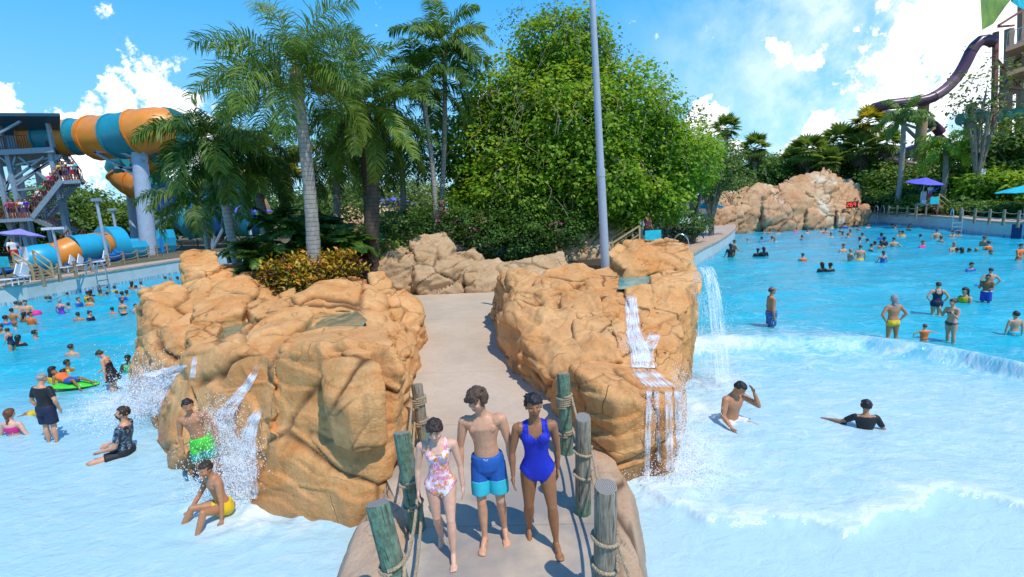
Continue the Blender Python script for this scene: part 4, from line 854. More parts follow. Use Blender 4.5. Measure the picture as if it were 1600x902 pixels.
# --- fan palms
def fan_palm(label, px, pyc, py1, d, Rr, seed, mat=G_MID, nf=46, dead=12, group='fan palms on the skyline', zf=GZ):
    rg = np.random.default_rng(seed); b = dp(px, pyc, d); foot = Vector((b.x, b.y, zf)); tz = b.z-zf; root = empty('fan_palm', foot, 0, label, 'palm tree', group)
    trunk_tube((0, 0, 0), (0, 0, tz), .24, .2, .1, 8, 10).build('trunk', BARK, root, True)
    def fans(n, elr, scale, nm, mt):
        C = []; D = []; NN = []; Ln = []; vv = []
        for i in range(n):
            a = rg.random()*6.28; e = rg.uniform(*elr); d0 = np.array([math.cos(e)*math.cos(a), math.cos(e)*math.sin(a), math.sin(e)]); hub = np.array([0, 0, tz])+d0*Rr*.5*scale
            s = np.cross(d0, [0, 0, 1.]); s /= np.linalg.norm(s); n_ = np.cross(s, d0); k = 13; g = np.linspace(-1.9, 1.9, k); u = rg.random()
            for q in g:
                dd = d0*math.cos(q)+s*math.sin(q)-n_*.25; dd = dd/np.linalg.norm(dd); C.append(hub); D.append(dd); NN.append(n_); Ln.append(Rr*.55*scale*(1-.12*abs(q))*rg.uniform(.85, 1.1)); vv.append(u)
        C, D, NN, Ln = map(np.array, (C, D, NN, Ln)); V, F = leafquads(C, D, NN, Ln, Ln*.2, .1); me = fastmesh(nm, V, F); setattrf(me, 'v', np.repeat(np.clip(np.array(vv)*.8+rg.random(len(vv))*.2, 0, 1), 4)); meshobj(nm, me, mt, root)
    fans(nf, (-.7, 1.5), 1.0, 'crown', mat)
    if dead: fans(dead, (-1.4, -.8), .85, 'dead_fronds', G_BROWN)
    return root
for i, (px, pc, d, r, mt, dd, lab) in enumerate([(1135, 200, 62, 1.9, G_YEL, 6, 'lone fan palm above the olive tree at the end of the broad tree'), (1180, 232, 62, 2.1, G_MID, 8, 'fan palm left of the cliff top standing clear of the trees'), (1262, 238, 62, 2.6, G_YEL, 30, 'shaggy fan palm with brown skirt in front of the roller coaster'), (1312, 222, 62, 2.7, G_MID, 16, 'green fan palm above the right part of the cliff'),
        (1240, 250, 66, 2.1, G_MID, 10, 'fan palm just left of the shaggy one'), (1357, 192, 60, 2.2, G_YEL, 8, 'golden fan palm touching the end of the purple slide'), (1345, 235, 60, 2.5, G_MID, 20, 'fan palm with dry skirt below the golden one'), (1290, 252, 60, 2.0, G_YEL, 24, 'low dry fan palm over the cliff top'), (1385, 225, 58, 2.0, G_MID, 8, 'fan palm between the purple slide pillars')]):
    fan_palm(lab, px, pc, 300, d, r, 150+i, G_FAN if mt is G_MID else G_PALMY if px == 1357 else G_FAN, dead=dd)
def rpal(label, px, pc, d, **k):
    b = dp(px, pc, d); return feather_palm(label, (b.x, b.y, GZ), b, group='feather palms behind the right pool', **k)
rpal('queen palm standing in front of the pale slide pillar', 1412, 185, 50, nfr=13, Lf=3.0, lmax=.9, mat=G_PALM, r0=.25, r1=.2, seed=201, npair=26, wd=.13, plum=.4, hangl=.8, drop=(1.2, 2.2))
rpal('bright queen palm directly above the lifeguard stand', 1478, 235, 47, nfr=18, Lf=3.1, lmax=.9, mat=G_BRIGHT, r0=.25, r1=.2, seed=204, npair=28, wd=.13, plum=.4, hangl=.9, drop=(1.4, 2.3))
# ------------------------------------------------------------------ materials for built things
def stripe(name, col, rough=.35): return plain(name, col, rough, scale=1.2, var=.10)
TEAL = stripe('teal_fibreglass', (.02, .26, .33)); ORNG = stripe('orange_fibreglass', (.75, .26, .03)); BLUE = stripe('blue_fibreglass', (.01, .17, .50)); SKYB = stripe('light_blue_fibreglass', (.02, .38, .60))
PURP = stripe('purple_fibreglass', (.115, .045, .075)); PURP2 = stripe('faded_purple_fibreglass', (.21, .10, .13)); GREEN_T = stripe('green_fibreglass', (.02, .26, .20)); LIME = stripe('lime_panel', (.25, .60, .04)); PEACH = stripe('peach_panel', (.80, .36, .20))
STEEL = plain('grey_blue_steel', (.26, .34, .40), .5, .1, .12, 4); STEELL = plain('pale_blue_steel', (.36, .44, .54), .5, 0, .1, 3); MAROON = plain('maroon_rail', (.20, .045, .04), .6, 0, .2, 4)
ROOFB = plain('navy_roof', (.03, .09, .14), .4, .2, .1, 1); TAN = plain('tan_pillar', (.42, .27, .13), .8, 0, .2, 2); WOOD = plain('weathered_wood', (.30, .22, .13), .85, 0, .3, 6); CHROME = plain('handrail_steel', (.62, .64, .65), .22, .9, .05)
POLE = plain('pole_grey', (.42, .44, .50), .45, .2, .08, 2); WHITEP = plain('white_plastic', (.75, .78, .82), .4, 0, .05); BLACKP = plain('black_paint', (.015, .015, .018), .5)
UMB_T = plain('turquoise_canvas', (.015, .50, .60), .8, sss=0); UMB_P = plain('violet_canvas', (.13, .12, .62), .8); UMB_L = plain('lilac_canvas', (.28, .26, .68), .8); ROPE = plain('rope_fibre', (.42, .32, .20), .9, 0, .35, 40, .6)
def sections(root, path, rad, mats, nper=1, name='tube_section', flange=None, n=20, seglen=None):
    """a slide tube cut in alternately coloured sections, each with a lip"""
    P = spline(path, 6); L_ = [0]
    for i in range(1, len(P)): L_.append(L_[-1]+(P[i]-P[i-1]).length)
    tot = L_[-1]; k = max(1, round(tot/seglen)); out = []
    def at(s):
        for i in range(1, len(P)):
            if L_[i] >= s: f = (s-L_[i-1])/max(1e-6, L_[i]-L_[i-1]); return P[i-1].lerp(P[i], f)
        return P[-1]
    org = root.location
    for j in range(k):
        pts = [at(tot*(j+q/4)/k)-org for q in range(5)]
        mb = MB().tube(pts, rad, n)
        d = (pts[1]-pts[0]).normalized(); mb.tube([pts[0]-d*.04*rad, pts[0]+d*.05*rad], rad*1.055, n)
        out.append(mb.build(name, mats[j % len(mats)], root, True))
    return out
def D(*q): return dp(*q)
# --- big striped tube
TS = empty('tube_slide', D(230, 400, 48).xy.to_3d()+Vector((0, 0, GZ)), 0, 'huge orange and teal striped tube slide starting under the roofed tower', 'water slide')
sections(TS, [D(52, 218, 47), D(85, 217, 47), D(120, 214, 47.5), D(158, 214, 47.5)], 1.6, [ORNG, TEAL, ORNG, TEAL, ORNG, TEAL], seglen=1.25)
sections(TS, [D(152, 216, 47.5), D(190, 213, 47), D(225, 206, 46.5), D(258, 203, 47), D(276, 214, 49.5), D(262, 232, 52), D(228, 246, 53)], 1.95, [ORNG, TEAL, ORNG, TEAL], seglen=2.3)
sections(TS, [D(215, 250, 53.5), D(195, 264, 54), D(205, 280, 54), D(232, 292, 53), D(258, 306, 52), D(285, 325, 51), D(312, 352, 50)], 1.75, [TEAL, ORNG, ORNG, TEAL, BLUE], seglen=2.4)
o_ = TS.location
for a, b, r in [((216, 228, 46.5), (234, 402, 45.5), .62), ((202, 268, 55), (216, 395, 53), .5)]:
    A = D(*a); B_ = D(*b); B_.z = GZ-.2; MB().tube([A-o_, B_-o_], [r, r*1.1], 16).build('support_column', STEELL, TS, True)
mb = MB()
for a, b in [((148, 238, 46), (222, 280, 46)), ((178, 234, 46), (226, 252, 46)), ((178, 234, 46), (226, 240, 46)), ((148, 238, 46), (180, 236, 46)), ((222, 262, 46), (180, 262, 46)), ((225, 360, 46), (262, 338, 49)), ((235, 350, 46), (285, 330, 49)), ((235, 372, 46), (262, 345, 49))]: mb.bar(D(*a)-o_, D(*b)-o_, .2)
mb.build('bracket', STEEL, TS)
FN = empty('funnel_slide', D(370, 380, 52).xy.to_3d()+Vector((0, 0, GZ)), 0, 'blue funnel slide with lime and peach swirls behind the drooping palm', 'water slide')
o_ = FN.location; ax = (D(392, 300, 55)-D(330, 345, 50)).normalized()
c0 = D(300, 345, 50)-o_; c1 = D(388, 305, 54)-o_; pp = [c0.lerp(c1, s) for s in np.linspace(0, 1, 9)]; rr = [1.9, 2.2, 2.6, 3.0, 3.4, 3.8, 4.1, 4.3, 4.4]
mts = [BLUE, BLUE, BLUE, SKYB, SKYB, BLUE, LIME, PEACH]
for i in range(8):
    MB().tube([pp[i], pp[i+1]], [rr[i], rr[i+1]], 24).build('funnel_panel', mts[i], FN, True)
mb = MB()
for q in [((330, 385, 50), (335, 345, 50)), ((365, 390, 50), (360, 335, 50)), ((395, 385, 50), (385, 330, 52)), ((330, 385, 50), (360, 335, 50))]:
    a = D(*q[0]); a.z = GZ-.2; mb.tube([a-o_, D(*q[1])-o_], .16, 8)
mb.build('support_leg', STEEL, FN)
# --- lower slide run-out along the pool
LS = empty('low_slide', D(150, 415, 38).xy.to_3d()+Vector((0, 0, GZ)), 0, 'low orange and blue covered slide channel running along the left pool edge', 'water slide')
o_ = LS.location
sections(LS, [D(38, 412, 34.5), D(62, 405, 35), D(90, 402, 36), D(118, 390, 37), D(142, 387, 38), D(168, 383, 40)], 1.05, [SKYB, ORNG, SKYB, ORNG, SKYB], seglen=1.5)
sections(LS, [D(165, 385, 40), D(188, 383, 41)], 1.55, [SKYB, TEAL], seglen=1.3)
for i, (a, b, d0, d1, top, bot, mt) in enumerate([(84, 105, 35.2, 35.8, 408, 428, BLUE), (105, 122, 35.8, 36.5, 398, 426, BLUE), (122, 140, 36.5, 37.2, 398, 422, BLUE), (140, 157, 37.2, 38, 396, 420, BLUE), (157, 178, 38, 39, 393, 417, BLUE), (178, 200, 39, 40.5, 388, 414, BLUE), (200, 230, 41, 43, 378, 404, SKYB), (180, 236, 46, 47, 374, 392, SKYB), (238, 272, 46, 48, 360, 386, SKYB), (0, 20, 32.8, 33.6, 420, 448, BLUE)]):
    p0 = D(a, top, d0); p1 = D(b, top-2, d1); q0 = D(a, bot, d0); q1 = D(b, bot-2, d1); q0.z = q1.z = GZ; n_ = Vector((p1.y-p0.y, -(p1.x-p0.x), 0)).normalized()
    prof = []; V = []; F = []
    for k, (u, w_) in enumerate([(0, 0), (.3, .22), (.65, .2), (1, -.12)]):
        for e, (P0, Q0) in enumerate(((p0, q0), (p1, q1))):
            base = Q0.lerp(P0, u); V += [base+n_*w_-o_, base+n_*(w_-.1)-o_]
    for k in range(3):
        F += [(k*4, k*4+2, k*4+6, k*4+4), (k*4+1, k*4+5, k*4+7, k*4+3), (k*4, k*4+4, k*4+5, k*4+1), (k*4+2, k*4+3, k*4+7, k*4+6)]
    F += [(0, 1, 3, 2), (12, 14, 15, 13)]
    meshobj('splash_panel', mkmesh('splash_panel', V, F), mt, LS)
# --- roofed stair tower
TW = empty('slide_tower', D(50, 400, 46).xy.to_3d()+Vector((0, 0, GZ)), 0, 'steel stair tower with dark roof and maroon railings at the start of the striped tube', 'tower')
o_ = TW.location
def rail(parent, pts, h=1.1, mat=MAROON, postm=None, gap=.22, name='railing', fill=True, org=None, r=.045):
    mb = MB(); org = org if org is not None else parent.location
    for a, b in zip(pts[:-1], pts[1:]):
        a = Vector(a)-org; b = Vector(b)-org; L_ = (b-a).length; up = Vector((0, 0, h))
        mb.bar(a+up, b+up, r*1.6); mb.bar(a+up*.08, b+up*.08, r)
        n = max(1, int(L_/gap)) if fill else max(1, int(L_/1.6))
        for i in range(n+1):
            p = a.lerp(b, i/n); mb.bar(p, p+up, r*(.9 if fill else 1.3))
    return mb.build(name, mat, parent)
def slab(parent, pts, th, name, mat, org):
    n = len(pts); V = [Vector(p)-org for p in pts]+[Vector(p)-org-Vector((0, 0, th)) for p in pts]
    F = [tuple(range(n)), tuple(range(n, 2*n))[::-1]]+[(i, n+i, n+(i+1) % n, (i+1) % n) for i in range(n)]
    me = mkmesh(name, V, F); bm = bmesh.new(); bm.from_mesh(me); bmesh.ops.recalc_face_normals(bm, faces=bm.faces[:]); bm.to_mesh(me); bm.free()
    return meshobj(name, me, mat, parent)
pz = D(50, 237, 46).z
def Q(px, d, z): a = D(px, 300, d); return Vector((a.x, a.y, z))
slab(TW, [Q(-45, 44, pz), Q(97, 44, pz), Q(92, 52, pz), Q(-45, 52, pz)], .45, 'platform', STEEL, o_)
zr = D(60, 187, 45).z
slab(TW, [Q(-60, 42, zr+.3), Q(-50, 53, zr-2.2), Q(104, 53, zr-2.0), Q(118, 43, zr)], .25, 'roof', ROOFB, o_)
rail(TW, [Q(-45, 44, pz), Q(60, 44, pz)]); rail(TW, [Q(-45, 52, pz), Q(92, 52, pz)])
for px, d in [(6, 44.5), (25, 44.5), (92, 44.5), (95, 51), (35, 51), (65, 51), (-30, 44.5)]:
    mb = MB(); mb.bar(Q(px, d, GZ-.2)-o_, Q(px+1, d, pz)-o_, .38); mb.build('column', STEEL, TW)
for px, d in [(22, 44.3), (97, 44.3), (-30, 44.3), (22, 51.5), (95, 51.5)]:
    MB().bar(Q(px, d, pz)-o_, Q(px, d, zr)-o_, .26).build('roof_post', STEEL, TW)
mb = MB()
for a, b in [((6, 305, 44.5), (90, 243, 44.5)), ((6, 290, 44.5), (70, 245, 44.5)), ((25, 245, 44.5), (8, 300, 44.5)), ((0, 245, 44.5), (25, 265, 44.5)), ((6, 300, 44.5), (95, 290, 44.5)), ((25, 285, 44.5), (95, 245, 44.5)), ((30, 245, 44.5), (95, 300, 44.5)), ((8, 345, 44.5), (30, 385, 44.5)), ((25, 345, 44.5), (8, 385, 44.5)), ((25, 258, 44.6), (96, 243, 44.6)), ((35, 340, 50), (93, 333, 46)), ((0, 208, 43), (32, 190, 43))]: mb.bar(D(*a)-o_, D(*b)-o_, .17)
mb.build('brace', STEEL, TW)
MB().box(Q(5, 47, pz+1)-o_, (6, 1.5, 2)).build('control_hut', SKYB, TW)
def flight(a, b, w, steps=14):
    a = Vector(a); b = Vector(b); d = (b-a); n = Vector((-d.y, d.x, 0)).normalized()*w
    mb = MB()
    for s in (0, 1): mb.bar(a+n*s-o_, b+n*s-o_, .12, .42)
    for i in range(steps):
        p = a.lerp(b, (i+.5)/steps)-o_; mb.bar(p, p+n, .32, .05)
    mb.build('stair_flight', STEEL, TW); rail(TW, [a, b], org=o_, gap=.28); rail(TW, [a+n, b+n], org=o_, gap=.28)
z1 = D(20, 342, 44).z; z2 = D(115, 283, 44).z; z3 = D(85, 365, 44).z
slab(TW, [Q(-60, 43, z1), Q(42, 43, z1), Q(42, 45, z1), Q(-60, 45, z1)], .3, 'landing', STEEL, o_); rail(TW, [Q(-60, 43, z1), Q(42, 43, z1)], org=o_)
slab(TW, [Q(100, 43, z2), Q(129, 43, z2), Q(127, 47, z2), Q(100, 47, z2)], .3, 'landing', STEEL, o_); rail(TW, [Q(100, 43, z2), Q(129, 43, z2), Q(127, 47, z2)], org=o_)
flight(Q(42, 43, z1), Q(100, 43, z2), 1.6, 18); flight(Q(88, 45.5, pz-.3), Q(112, 45.5, z2), 1.5, 10); flight(Q(42, 45.6, z1), Q(86, 45.6, z3), 1.5, 10)
flight(Q(120, 44, D(120, 378, 44).z), Q(85, 44, GZ), 1.6, 12)
# --- fences of posts and rope along both pools
def rope_sag(a, b, sag, r, n=10):
    return [Vector(a).lerp(Vector(b), i/n)-Vector((0, 0, sag*4*(i/n)*(1-i/n))) for i in range(n+1)], r
def postfence(label, pts, hgt=.95, r=.085, nrope=2):
    root = empty('rope_fence', pts[0], 0, label, 'fence'); o = root.location
    for p in pts: MB().tube([p-o+Vector((0, 0, -.1)), p-o+Vector((0, 0, hgt*.6)), p-o+Vector((0, 0, hgt))], [r, r*.97, r*.92], 9).build('fence_post', WOOD, root, True)
    for k in range(nrope):
        mb = MB(); z_ = Vector((0, 0, hgt*(.85-.42*k)))
        for a, b in zip(pts[:-1], pts[1:]): P, rr_ = rope_sag(a-o+z_, b-o+z_, .10, .025); mb.tube(P, rr_, 5)
        mb.build('rope', ROPE, root)
    return root
def shiftrun(pxs, z, back):
    out = []
    for q in pxs: p = gp(q[0], q[1], z); p = p+Vector((p.x, p.y, 0)).normalized()*back; out.append(Vector((p.x, p.y, z)))
    return out
postfence('rope fence on wooden posts beside the blue slide panels', shiftrun([(70, 448), (95, 440), (120, 434), (145, 428), (170, 421), (195, 415), (216, 409), (233, 405), (246, 402), (262, 397), (285, 392), (310, 388), (340, 384)], GZ, 1.0))
postfence('rope fence on wooden posts in front of the bushes beyond the right pool', shiftrun([(1388, 338), (1401, 338), (1417, 339), (1431, 341)], GZ, .8), nrope=2)
postfence('rope fence on grey posts below the turquoise umbrella at the right edge', shiftrun([(1500, 345), (1522, 348), (1545, 350), (1567, 352), (1590, 355), (1615, 359)], GZ, .9), nrope=2)
# --- ladders
def ladder(label, p, d, h=1.9, rz=None, w=.55, drop=1.4):
    p = Vector(p); root = empty('pool_ladder', p, 0, label, 'ladder', 'steel pool ladders'); d = Vector(d); d.z = 0; d.normalize(); s = Vector((-d.y, d.x, 0))
    for sg in (-1, 1):
        o = s*sg*w/2; P = spline([o+d*.75+Vector((0, 0, .02)), o+d*.7+Vector((0, 0, .55)), o+d*.35+Vector((0, 0, .85)), o-d*.03+Vector((0, 0, .55)), o-d*.1+Vector((0, 0, 0)), o-d*.1+Vector((0, 0, -drop))], 5)
        MB().tube(P, .035, 8).build('rail', CHROME, root, True)
    mb = MB()
    for i in range(4): mb.box(-d*.1+Vector((0, 0, -.2-i*.3)), (.1, w, .05) , 0, Matrix(((d.x, s.x, 0), (d.y, s.y, 0), (0, 0, 1))))
    mb.build('rungs', CHROME, root); return root
ladder('steel ladder on the left pool wall in front of the slide run-out', gp(157, 433, GZ-.0), (-.9, .35, 0))
ladder('steel ladder on the right pool wall next to the rock cliff', gp(1376, 334, GZ), (.3, 1, 0))
ladder('steel ladder on the right pool wall right of the lifeguard stand', gp(1496, 344, GZ), (.6, 1, 0))
# --- lagoon deck behind the right outcrop
DZ = .95
dk = [gp(a, b, 0) for a, b in [(1010, 560), (1050, 535), (1074, 505), (1078, 470), (1074, 435), (1096, 414), (1122, 398), (1143, 380), (1148, 368), (1138, 356), (1118, 352)]]
dkc = [Vector(v) for v in spline([Vector((p.x, p.y, 0)) for p in dk], 4)]
wallrun(dkc, 'deck_wall', DZ, 'curved white wall of the small deck behind the right rock outcrop', 'pool wall', cw=.9)
prism_obj('sun_deck', [Vector((p.x-.25, p.y+.1, 0)) for p in dkc]+[dp(1060, 350, 52), dp(1000, 350, 40), dp(990, 400, 24), dp(1000, 430, 14)], -1.0, DZ-.01, COPE)
ladder('steel ladder on the curved deck wall behind the right rock outcrop', gp(1073, 388, DZ), (-1, .35, 0), drop=1.0)
ladder('curved grab rail at the far side of the small deck under the turquoise umbrella', gp(1104, 352, DZ), (-.6, 1, 0), drop=.8)
# --- umbrellas
def umbrella(label, base, h, Rr, mat, tilt=(0, 0), nrib=8, group='parasols round the pools', closed=False):
    root = empty('parasol', base, 0, label, 'umbrella', group); top = Vector((tilt[0]*h, tilt[1]*h, h))
    mb = MB(); mb.tube([(0, 0, 0), top], .035, 8); mb.build('pole', STEELL, root, True)
    if not closed: MB().tube([(0, 0, 0), (0, 0, .05), (0, 0, .09)], [.32, .32, .1], 16).build('base_plate', STEELL, root, True)
    ax = Vector((tilt[0]*1.6, tilt[1]*1.6, 1)).normalized(); x = ax.cross(Vector((0, 1, 0))).normalized(); y = ax.cross(x)
    if closed:
        MB().tube([top-ax*1.5, top-ax*1.2, top-ax*.3, top], [.17, .14, .09, .02], 10).build('canopy', mat, root, True); return root
    V = [top+ax*.12]; F = []; m = nrib*4
    for r_, dz in ((.33, -.10), (.66, -.26), (1, -.48)):
        for k in range(m):
            a = 2*math.pi*k/m; sc = 1-.05*(.5-.5*math.cos(nrib*a)); V.append(top+(x*math.cos(a)+y*math.sin(a))*Rr*r_*sc+ax*(dz*Rr*.55+.03*(.5+.5*math.cos(nrib*a))))
    for k in range(m): F.append((0, 1+k, 1+(k+1) % m)); F += [(1+j*m+k, 1+(j+1)*m+k, 1+(j+1)*m+(k+1) % m, 1+j*m+(k+1) % m) for j in range(2)]
    n0 = len(V); V += [v-ax*.03 for v in V]; F += [tuple(i+n0 for i in f)[::-1] for f in list(F)]
    e = 1+2*m; F += [(e+k, n0+e+k, n0+e+(k+1) % m, e+(k+1) % m) for k in range(m)]
    me = mkmesh('canopy', V, F); bm = bmesh.new(); bm.from_mesh(me); bmesh.ops.recalc_face_normals(bm, faces=bm.faces[:]); bm.to_mesh(me); bm.free(); smooth_by_angle(me, 12); meshobj('canopy', me, mat, root)
    mb = MB()
    for k in range(nrib):
        a = 2*math.pi*k/nrib; mb.bar(top-ax*.35, top+(x*math.cos(a)+y*math.sin(a))*Rr*.9+ax*(-.48*Rr*.55), .025)
    mb.build('ribs', STEELL, root); return root
umbrella('turquoise parasol on the small deck beside the broad tree', gp(1103, 366, DZ), 2.35, 1.35, UMB_T)
umbrella('turquoise parasol cut by the right edge of the picture', gp(1600, 342, GZ)+Vector((1.0, 1.0, 0)), 2.3, 1.7, UMB_T)
umbrella('lilac parasol tilted over the lifeguard stand below the stair tower', D(38, 432, 29.5).xy.to_3d()+Vector((0, 0, GZ+.6)), 2.3, 1.15, UMB_L, (.05, .1))
umbrella('deep violet parasol behind the trunk of the drooping palm', Q(380, 34, GZ), D(378, 322, 34).z-GZ, 1.75, UMB_P)
umbrella('violet parasol in front of the pale rocks between the palm trunks', Q(613, 42, GZ), D(613, 310, 42).z-GZ, 1.8, UMB_P, (.04, .1))
umbrella('closed blue parasol at the foot of the big slide column', Q(238, 43, GZ), D(238, 368, 43).z-GZ, .5, BLUE, closed=True)
umbrella('closed turquoise parasol beside the dark date palm trunk', Q(590, 34, GZ), D(590, 345, 34).z-GZ, .5, UMB_T, closed=True)
# --- lifeguard stands
def guard_stand(label, base, yaw, h=.9, um=UMB_P, s=1.0, side=1):
    root = empty('lifeguard_stand', base, yaw, label, 'lifeguard stand', None, s)
    MB().box((0, 0, h), (1.3, 1.2, .1)).build('platform', WOOD, root)
    for x in (-.55, .55):
        for y in (-.5, .5): MB().box((x, y, h/2), (.1, .1, h)).build('leg', WOOD, root)
    MB().box((0, -.66, h+.35), (.8, .06, .62)).build('front_board', UMB_T, root)
    MB().box((0, .1, h+.35), (.5, .5, .08)).box((0, .38, h+.75), (.5, .06, .8)).box((-.2, .1, h+.17), (.06, .4, .3)).box((.2, .1, h+.17), (.06, .4, .3)).build('seat', WHITEP, root)
    mb = MB()
    for i in range(5): mb.box((side*(.75+i*.26), 0, h-.05-i*h/5), (.28, .9, .05))
    for y in (-.45, .45): mb.bar((side*.6, y, h), (side*1.95, y, .05), .06, .2)
    mb.build('steps', WOOD, root); mb = MB()
    for y in (-.48, .48):
        mb = MB(); mb.bar((side*.6, y, h+.9), (side*1.95, y, .95), .07); mb.bar((side*.6, y, h), (side*.6, y, h+.9), .08); mb.bar((side*1.95, y, 0), (side*1.95, y, .95), .08)
        mb.bar((side*.6, y, h+.5), (side*1.95, y, .5), .05); mb.build('handrail', plain('yellowed_timber', (.45, .34, .16), .8, scale=5), root)
    return root
gb = gp(1462, 340, GZ)+Vector((1.2, 2.4, 0)); guard_stand('lifeguard stand with turquoise board below the queen palm, across the right pool', gb, .1, h=1.0)
umbrella('violet parasol tilted over the lifeguard across the right pool', gb+Vector((-.3, .35, 1.05)), 2.2, 1.35, UMB_P, (.03, -.12))
guard_stand('lifeguard stand with turquoise board at the left pool wall', D(35, 438, 29).xy.to_3d()+Vector((0, 0, GZ)), -.3, h=.8)
guard_stand('wooden lifeguard stand with turquoise box under the broad tree', D(1012, 372, 24).xy.to_3d()+Vector((0, 0, DZ)), .1, h=.8, side=-1)
# --- lamp posts and the tall pole
def lamp_post(label, px, py0, py1, d, r=.07, head=True, name='lamp_post', arm=0):
    f = Q(px, d, GZ); h = D(px, py0, d).z-GZ; root = empty(name, f, 0, label, 'lamp post', 'lamp posts beside the pools'); MB().tube([(0, 0, 0), (0, 0, h)], [r*1.2, r], 10).build('pole', STEELL, root, True)
    if head == 2: MB().box((-.35, 0, h), (.5, .35, .16)).box((.35, 0, h), (.5, .35, .16)).build('flood_light', WHITEP, root)
    else: MB().box((arm, 0, h+.1), (.55, .4, .22)).build('lamp_head', STEEL, root)
    return root
lamp_post('thin lamp post in front of the low blue slide', 148, 315, 410, 38, .1); lamp_post('lamp post behind the low blue slide near the columns', 170, 330, 370, 44, .1); lamp_post('short post with two white floodlights beside the lilac parasol', 70, 358, 420, 32, .07, 2)
lamp_post('tall lamp post in front of the trees right of the lifeguard stand', 1530, 175, 300, 44, .09, True, arm=-.7)
MB().box((0, -.12, 3.6), (.4, .2, .5)).build('control_box', WHITEP, bpy.data.objects['lamp_post.003'])
a = dp(946, 416, 13.3); b = dp(921, -60, 13.3); b = Vector((a.x+(b.x-a.x)*.9, b.y, b.z)); a = a+(a-b).normalized()*1.2
lp = empty('light_pole', a, 0, 'tall grey light pole rising in front of the broad tree', 'lamp post'); v = b-a
j = .42; MB().tube([Vector(), v*j], [.125, .108], 20).build('lower_shaft', POLE, lp, True)
MB().tube([v*j, v], [.098, .072], 20).build('upper_shaft', POLE, lp, True)
MB().tube([v*(j-.012), v*(j+.012)], [.118, .116], 20).build('joint_collar', POLE, lp, True)
# --- purple slide and brown tower at the right
PS = empty('tube_slide', Q(1432, 60, GZ), 0, 'purple tube slide curling down from the brown tower at the right', 'water slide')
sections(PS, [D(1552, 66, 58), D(1536, 62, 58), D(1520, 76, 58), D(1508, 100, 58), D(1494, 122, 58), D(1474, 142, 58), D(1448, 156, 58), D(1412, 161, 58.5), D(1380, 165, 59), D(1362, 172, 61), D(1375, 178, 64), D(1402, 181, 65), D(1436, 186, 65), D(1458, 196, 65), D(1470, 208, 65)], .58, [PURP, PURP, PURP2], seglen=3.2, n=14)
sections(PS, [D(1470, 212, 66), D(1455, 225, 66), D(1420, 236, 64), D(1386, 248, 62)], .6, [PURP2, PURP], seglen=3.2, n=14); sections(PS, [D(1384, 252, 60), D(1410, 256, 59), D(1440, 262, 58), D(1500, 272, 58), D(1530, 276, 58)], .55, [PURP, PURP2], seglen=3.2, n=14)
for px, y0, d in [(1431, 160, 59), (1504, 163, 60)]:
    f = Q(px, d, GZ); MB().tube([f-PS.location, Vector((f.x, f.y, D(px, y0, d).z))-PS.location], .55, 12).build('support_pillar', TAN, PS, True)
mb = MB()
for a, b in [((1400, 185, 64), (1431, 215, 60)), ((1431, 215, 60), (1460, 200, 64)), ((1388, 245, 62), (1455, 228, 64)), ((1395, 262, 60), (1395, 240, 62)), ((1410, 262, 60), (1410, 238, 62)), ((1385, 262, 60), (1430, 240, 60)), ((1375, 180, 62), (1431, 200, 59))]: mb.bar(D(*a)-PS.location, D(*b)-PS.location, .28)
mb.build('bracing', TAN, PS)
GS = empty('tube_slide', Q(1560, 60, GZ), 0, 'green tube slide passing through the trees at the right', 'water slide')
sections(GS, [D(1500, 187, 60), D(1530, 183, 60), D(1560, 183, 60), D(1600, 175, 60), D(1650, 165, 60)], .65, [GREEN_T], seglen=4, n=14); sections(GS, [D(1436, 256, 61), D(1470, 250, 61), D(1500, 245, 61), D(1524, 245, 61)], .62, [GREEN_T], seglen=4, n=14)
BT2 = empty('slide_tower', Q(1590, 62, GZ), 0, 'brown timber and steel slide tower with leaf shaped green roof at the top right corner', 'tower')
o_ = BT2.location; BRN = plain('brown_timber', (.34, .22, .14), .8, scale=3); RED = plain('dull_red_steel', (.30, .09, .06), .6)
for px, y0, d, mt in [(1560, 50, 58, RED), (1581, 45, 60, BRN), (1602, -20, 62, BRN), (1571, 100, 66, RED), (1640, -20, 62, BRN)]:
    f = Q(px-8, d, GZ); MB().bar(Vector((f.x, f.y, GZ))-o_, D(px-4, y0, d)-o_, .6 if mt is BRN else .4).build('column', mt, BT2)
z4 = D(1580, 92, 60).z; z5 = D(1585, 120, 60).z
slab(BT2, [Q(1546, 57, D(1546, 75, 57).z), Q(1660, 57, D(1660, 30, 57).z), Q(1660, 70, D(1660, 30, 57).z), Q(1560, 70, D(1546, 75, 57).z)], .5, 'platform', BRN, o_)
slab(BT2, [Q(1552, 57, z5), Q(1660, 57, z5+2), Q(1660, 70, z5+2), Q(1560, 70, z5)], .5, 'platform', BRN, o_)
rail(BT2, [Q(1546, 57, D(1546, 75, 57).z), Q(1660, 57, D(1660, 30, 57).z)], 1.5, STEEL, org=o_, gap=.4)
for a, b in [((1555, 90, 58), (1590, 130, 60)), ((1590, 100, 60), (1560, 150, 58)), ((1560, 40, 58), (1600, 15, 60)), ((1560, 42, 58), (1584, 40, 60)), ((1562, 135, 58), (1600, 140, 60)), ((1562, 160, 58), (1600, 158, 60))]: MB().bar(D(*a)-o_, D(*b)-o_, .2).build('brace', RED, BT2)
lf = [D(1535, 42, 56), D(1531, -30, 56), D(1560, -60, 60), D(1600, -30, 62), D(1572, 5, 60), D(1553, 32, 58)]
slab(BT2, lf, .35, 'leaf_roof', plain('leaf_green_roof', (.20, .32, .04), .6, scale=.6, var=.35), o_)
slab(BT2, [D(1580, 0, 56), D(1590, -8, 56), D(1612, -8, 58), D(1600, 12, 57), D(1592, 8, 56)], .2, 'roof_sign', UMB_T, o_)
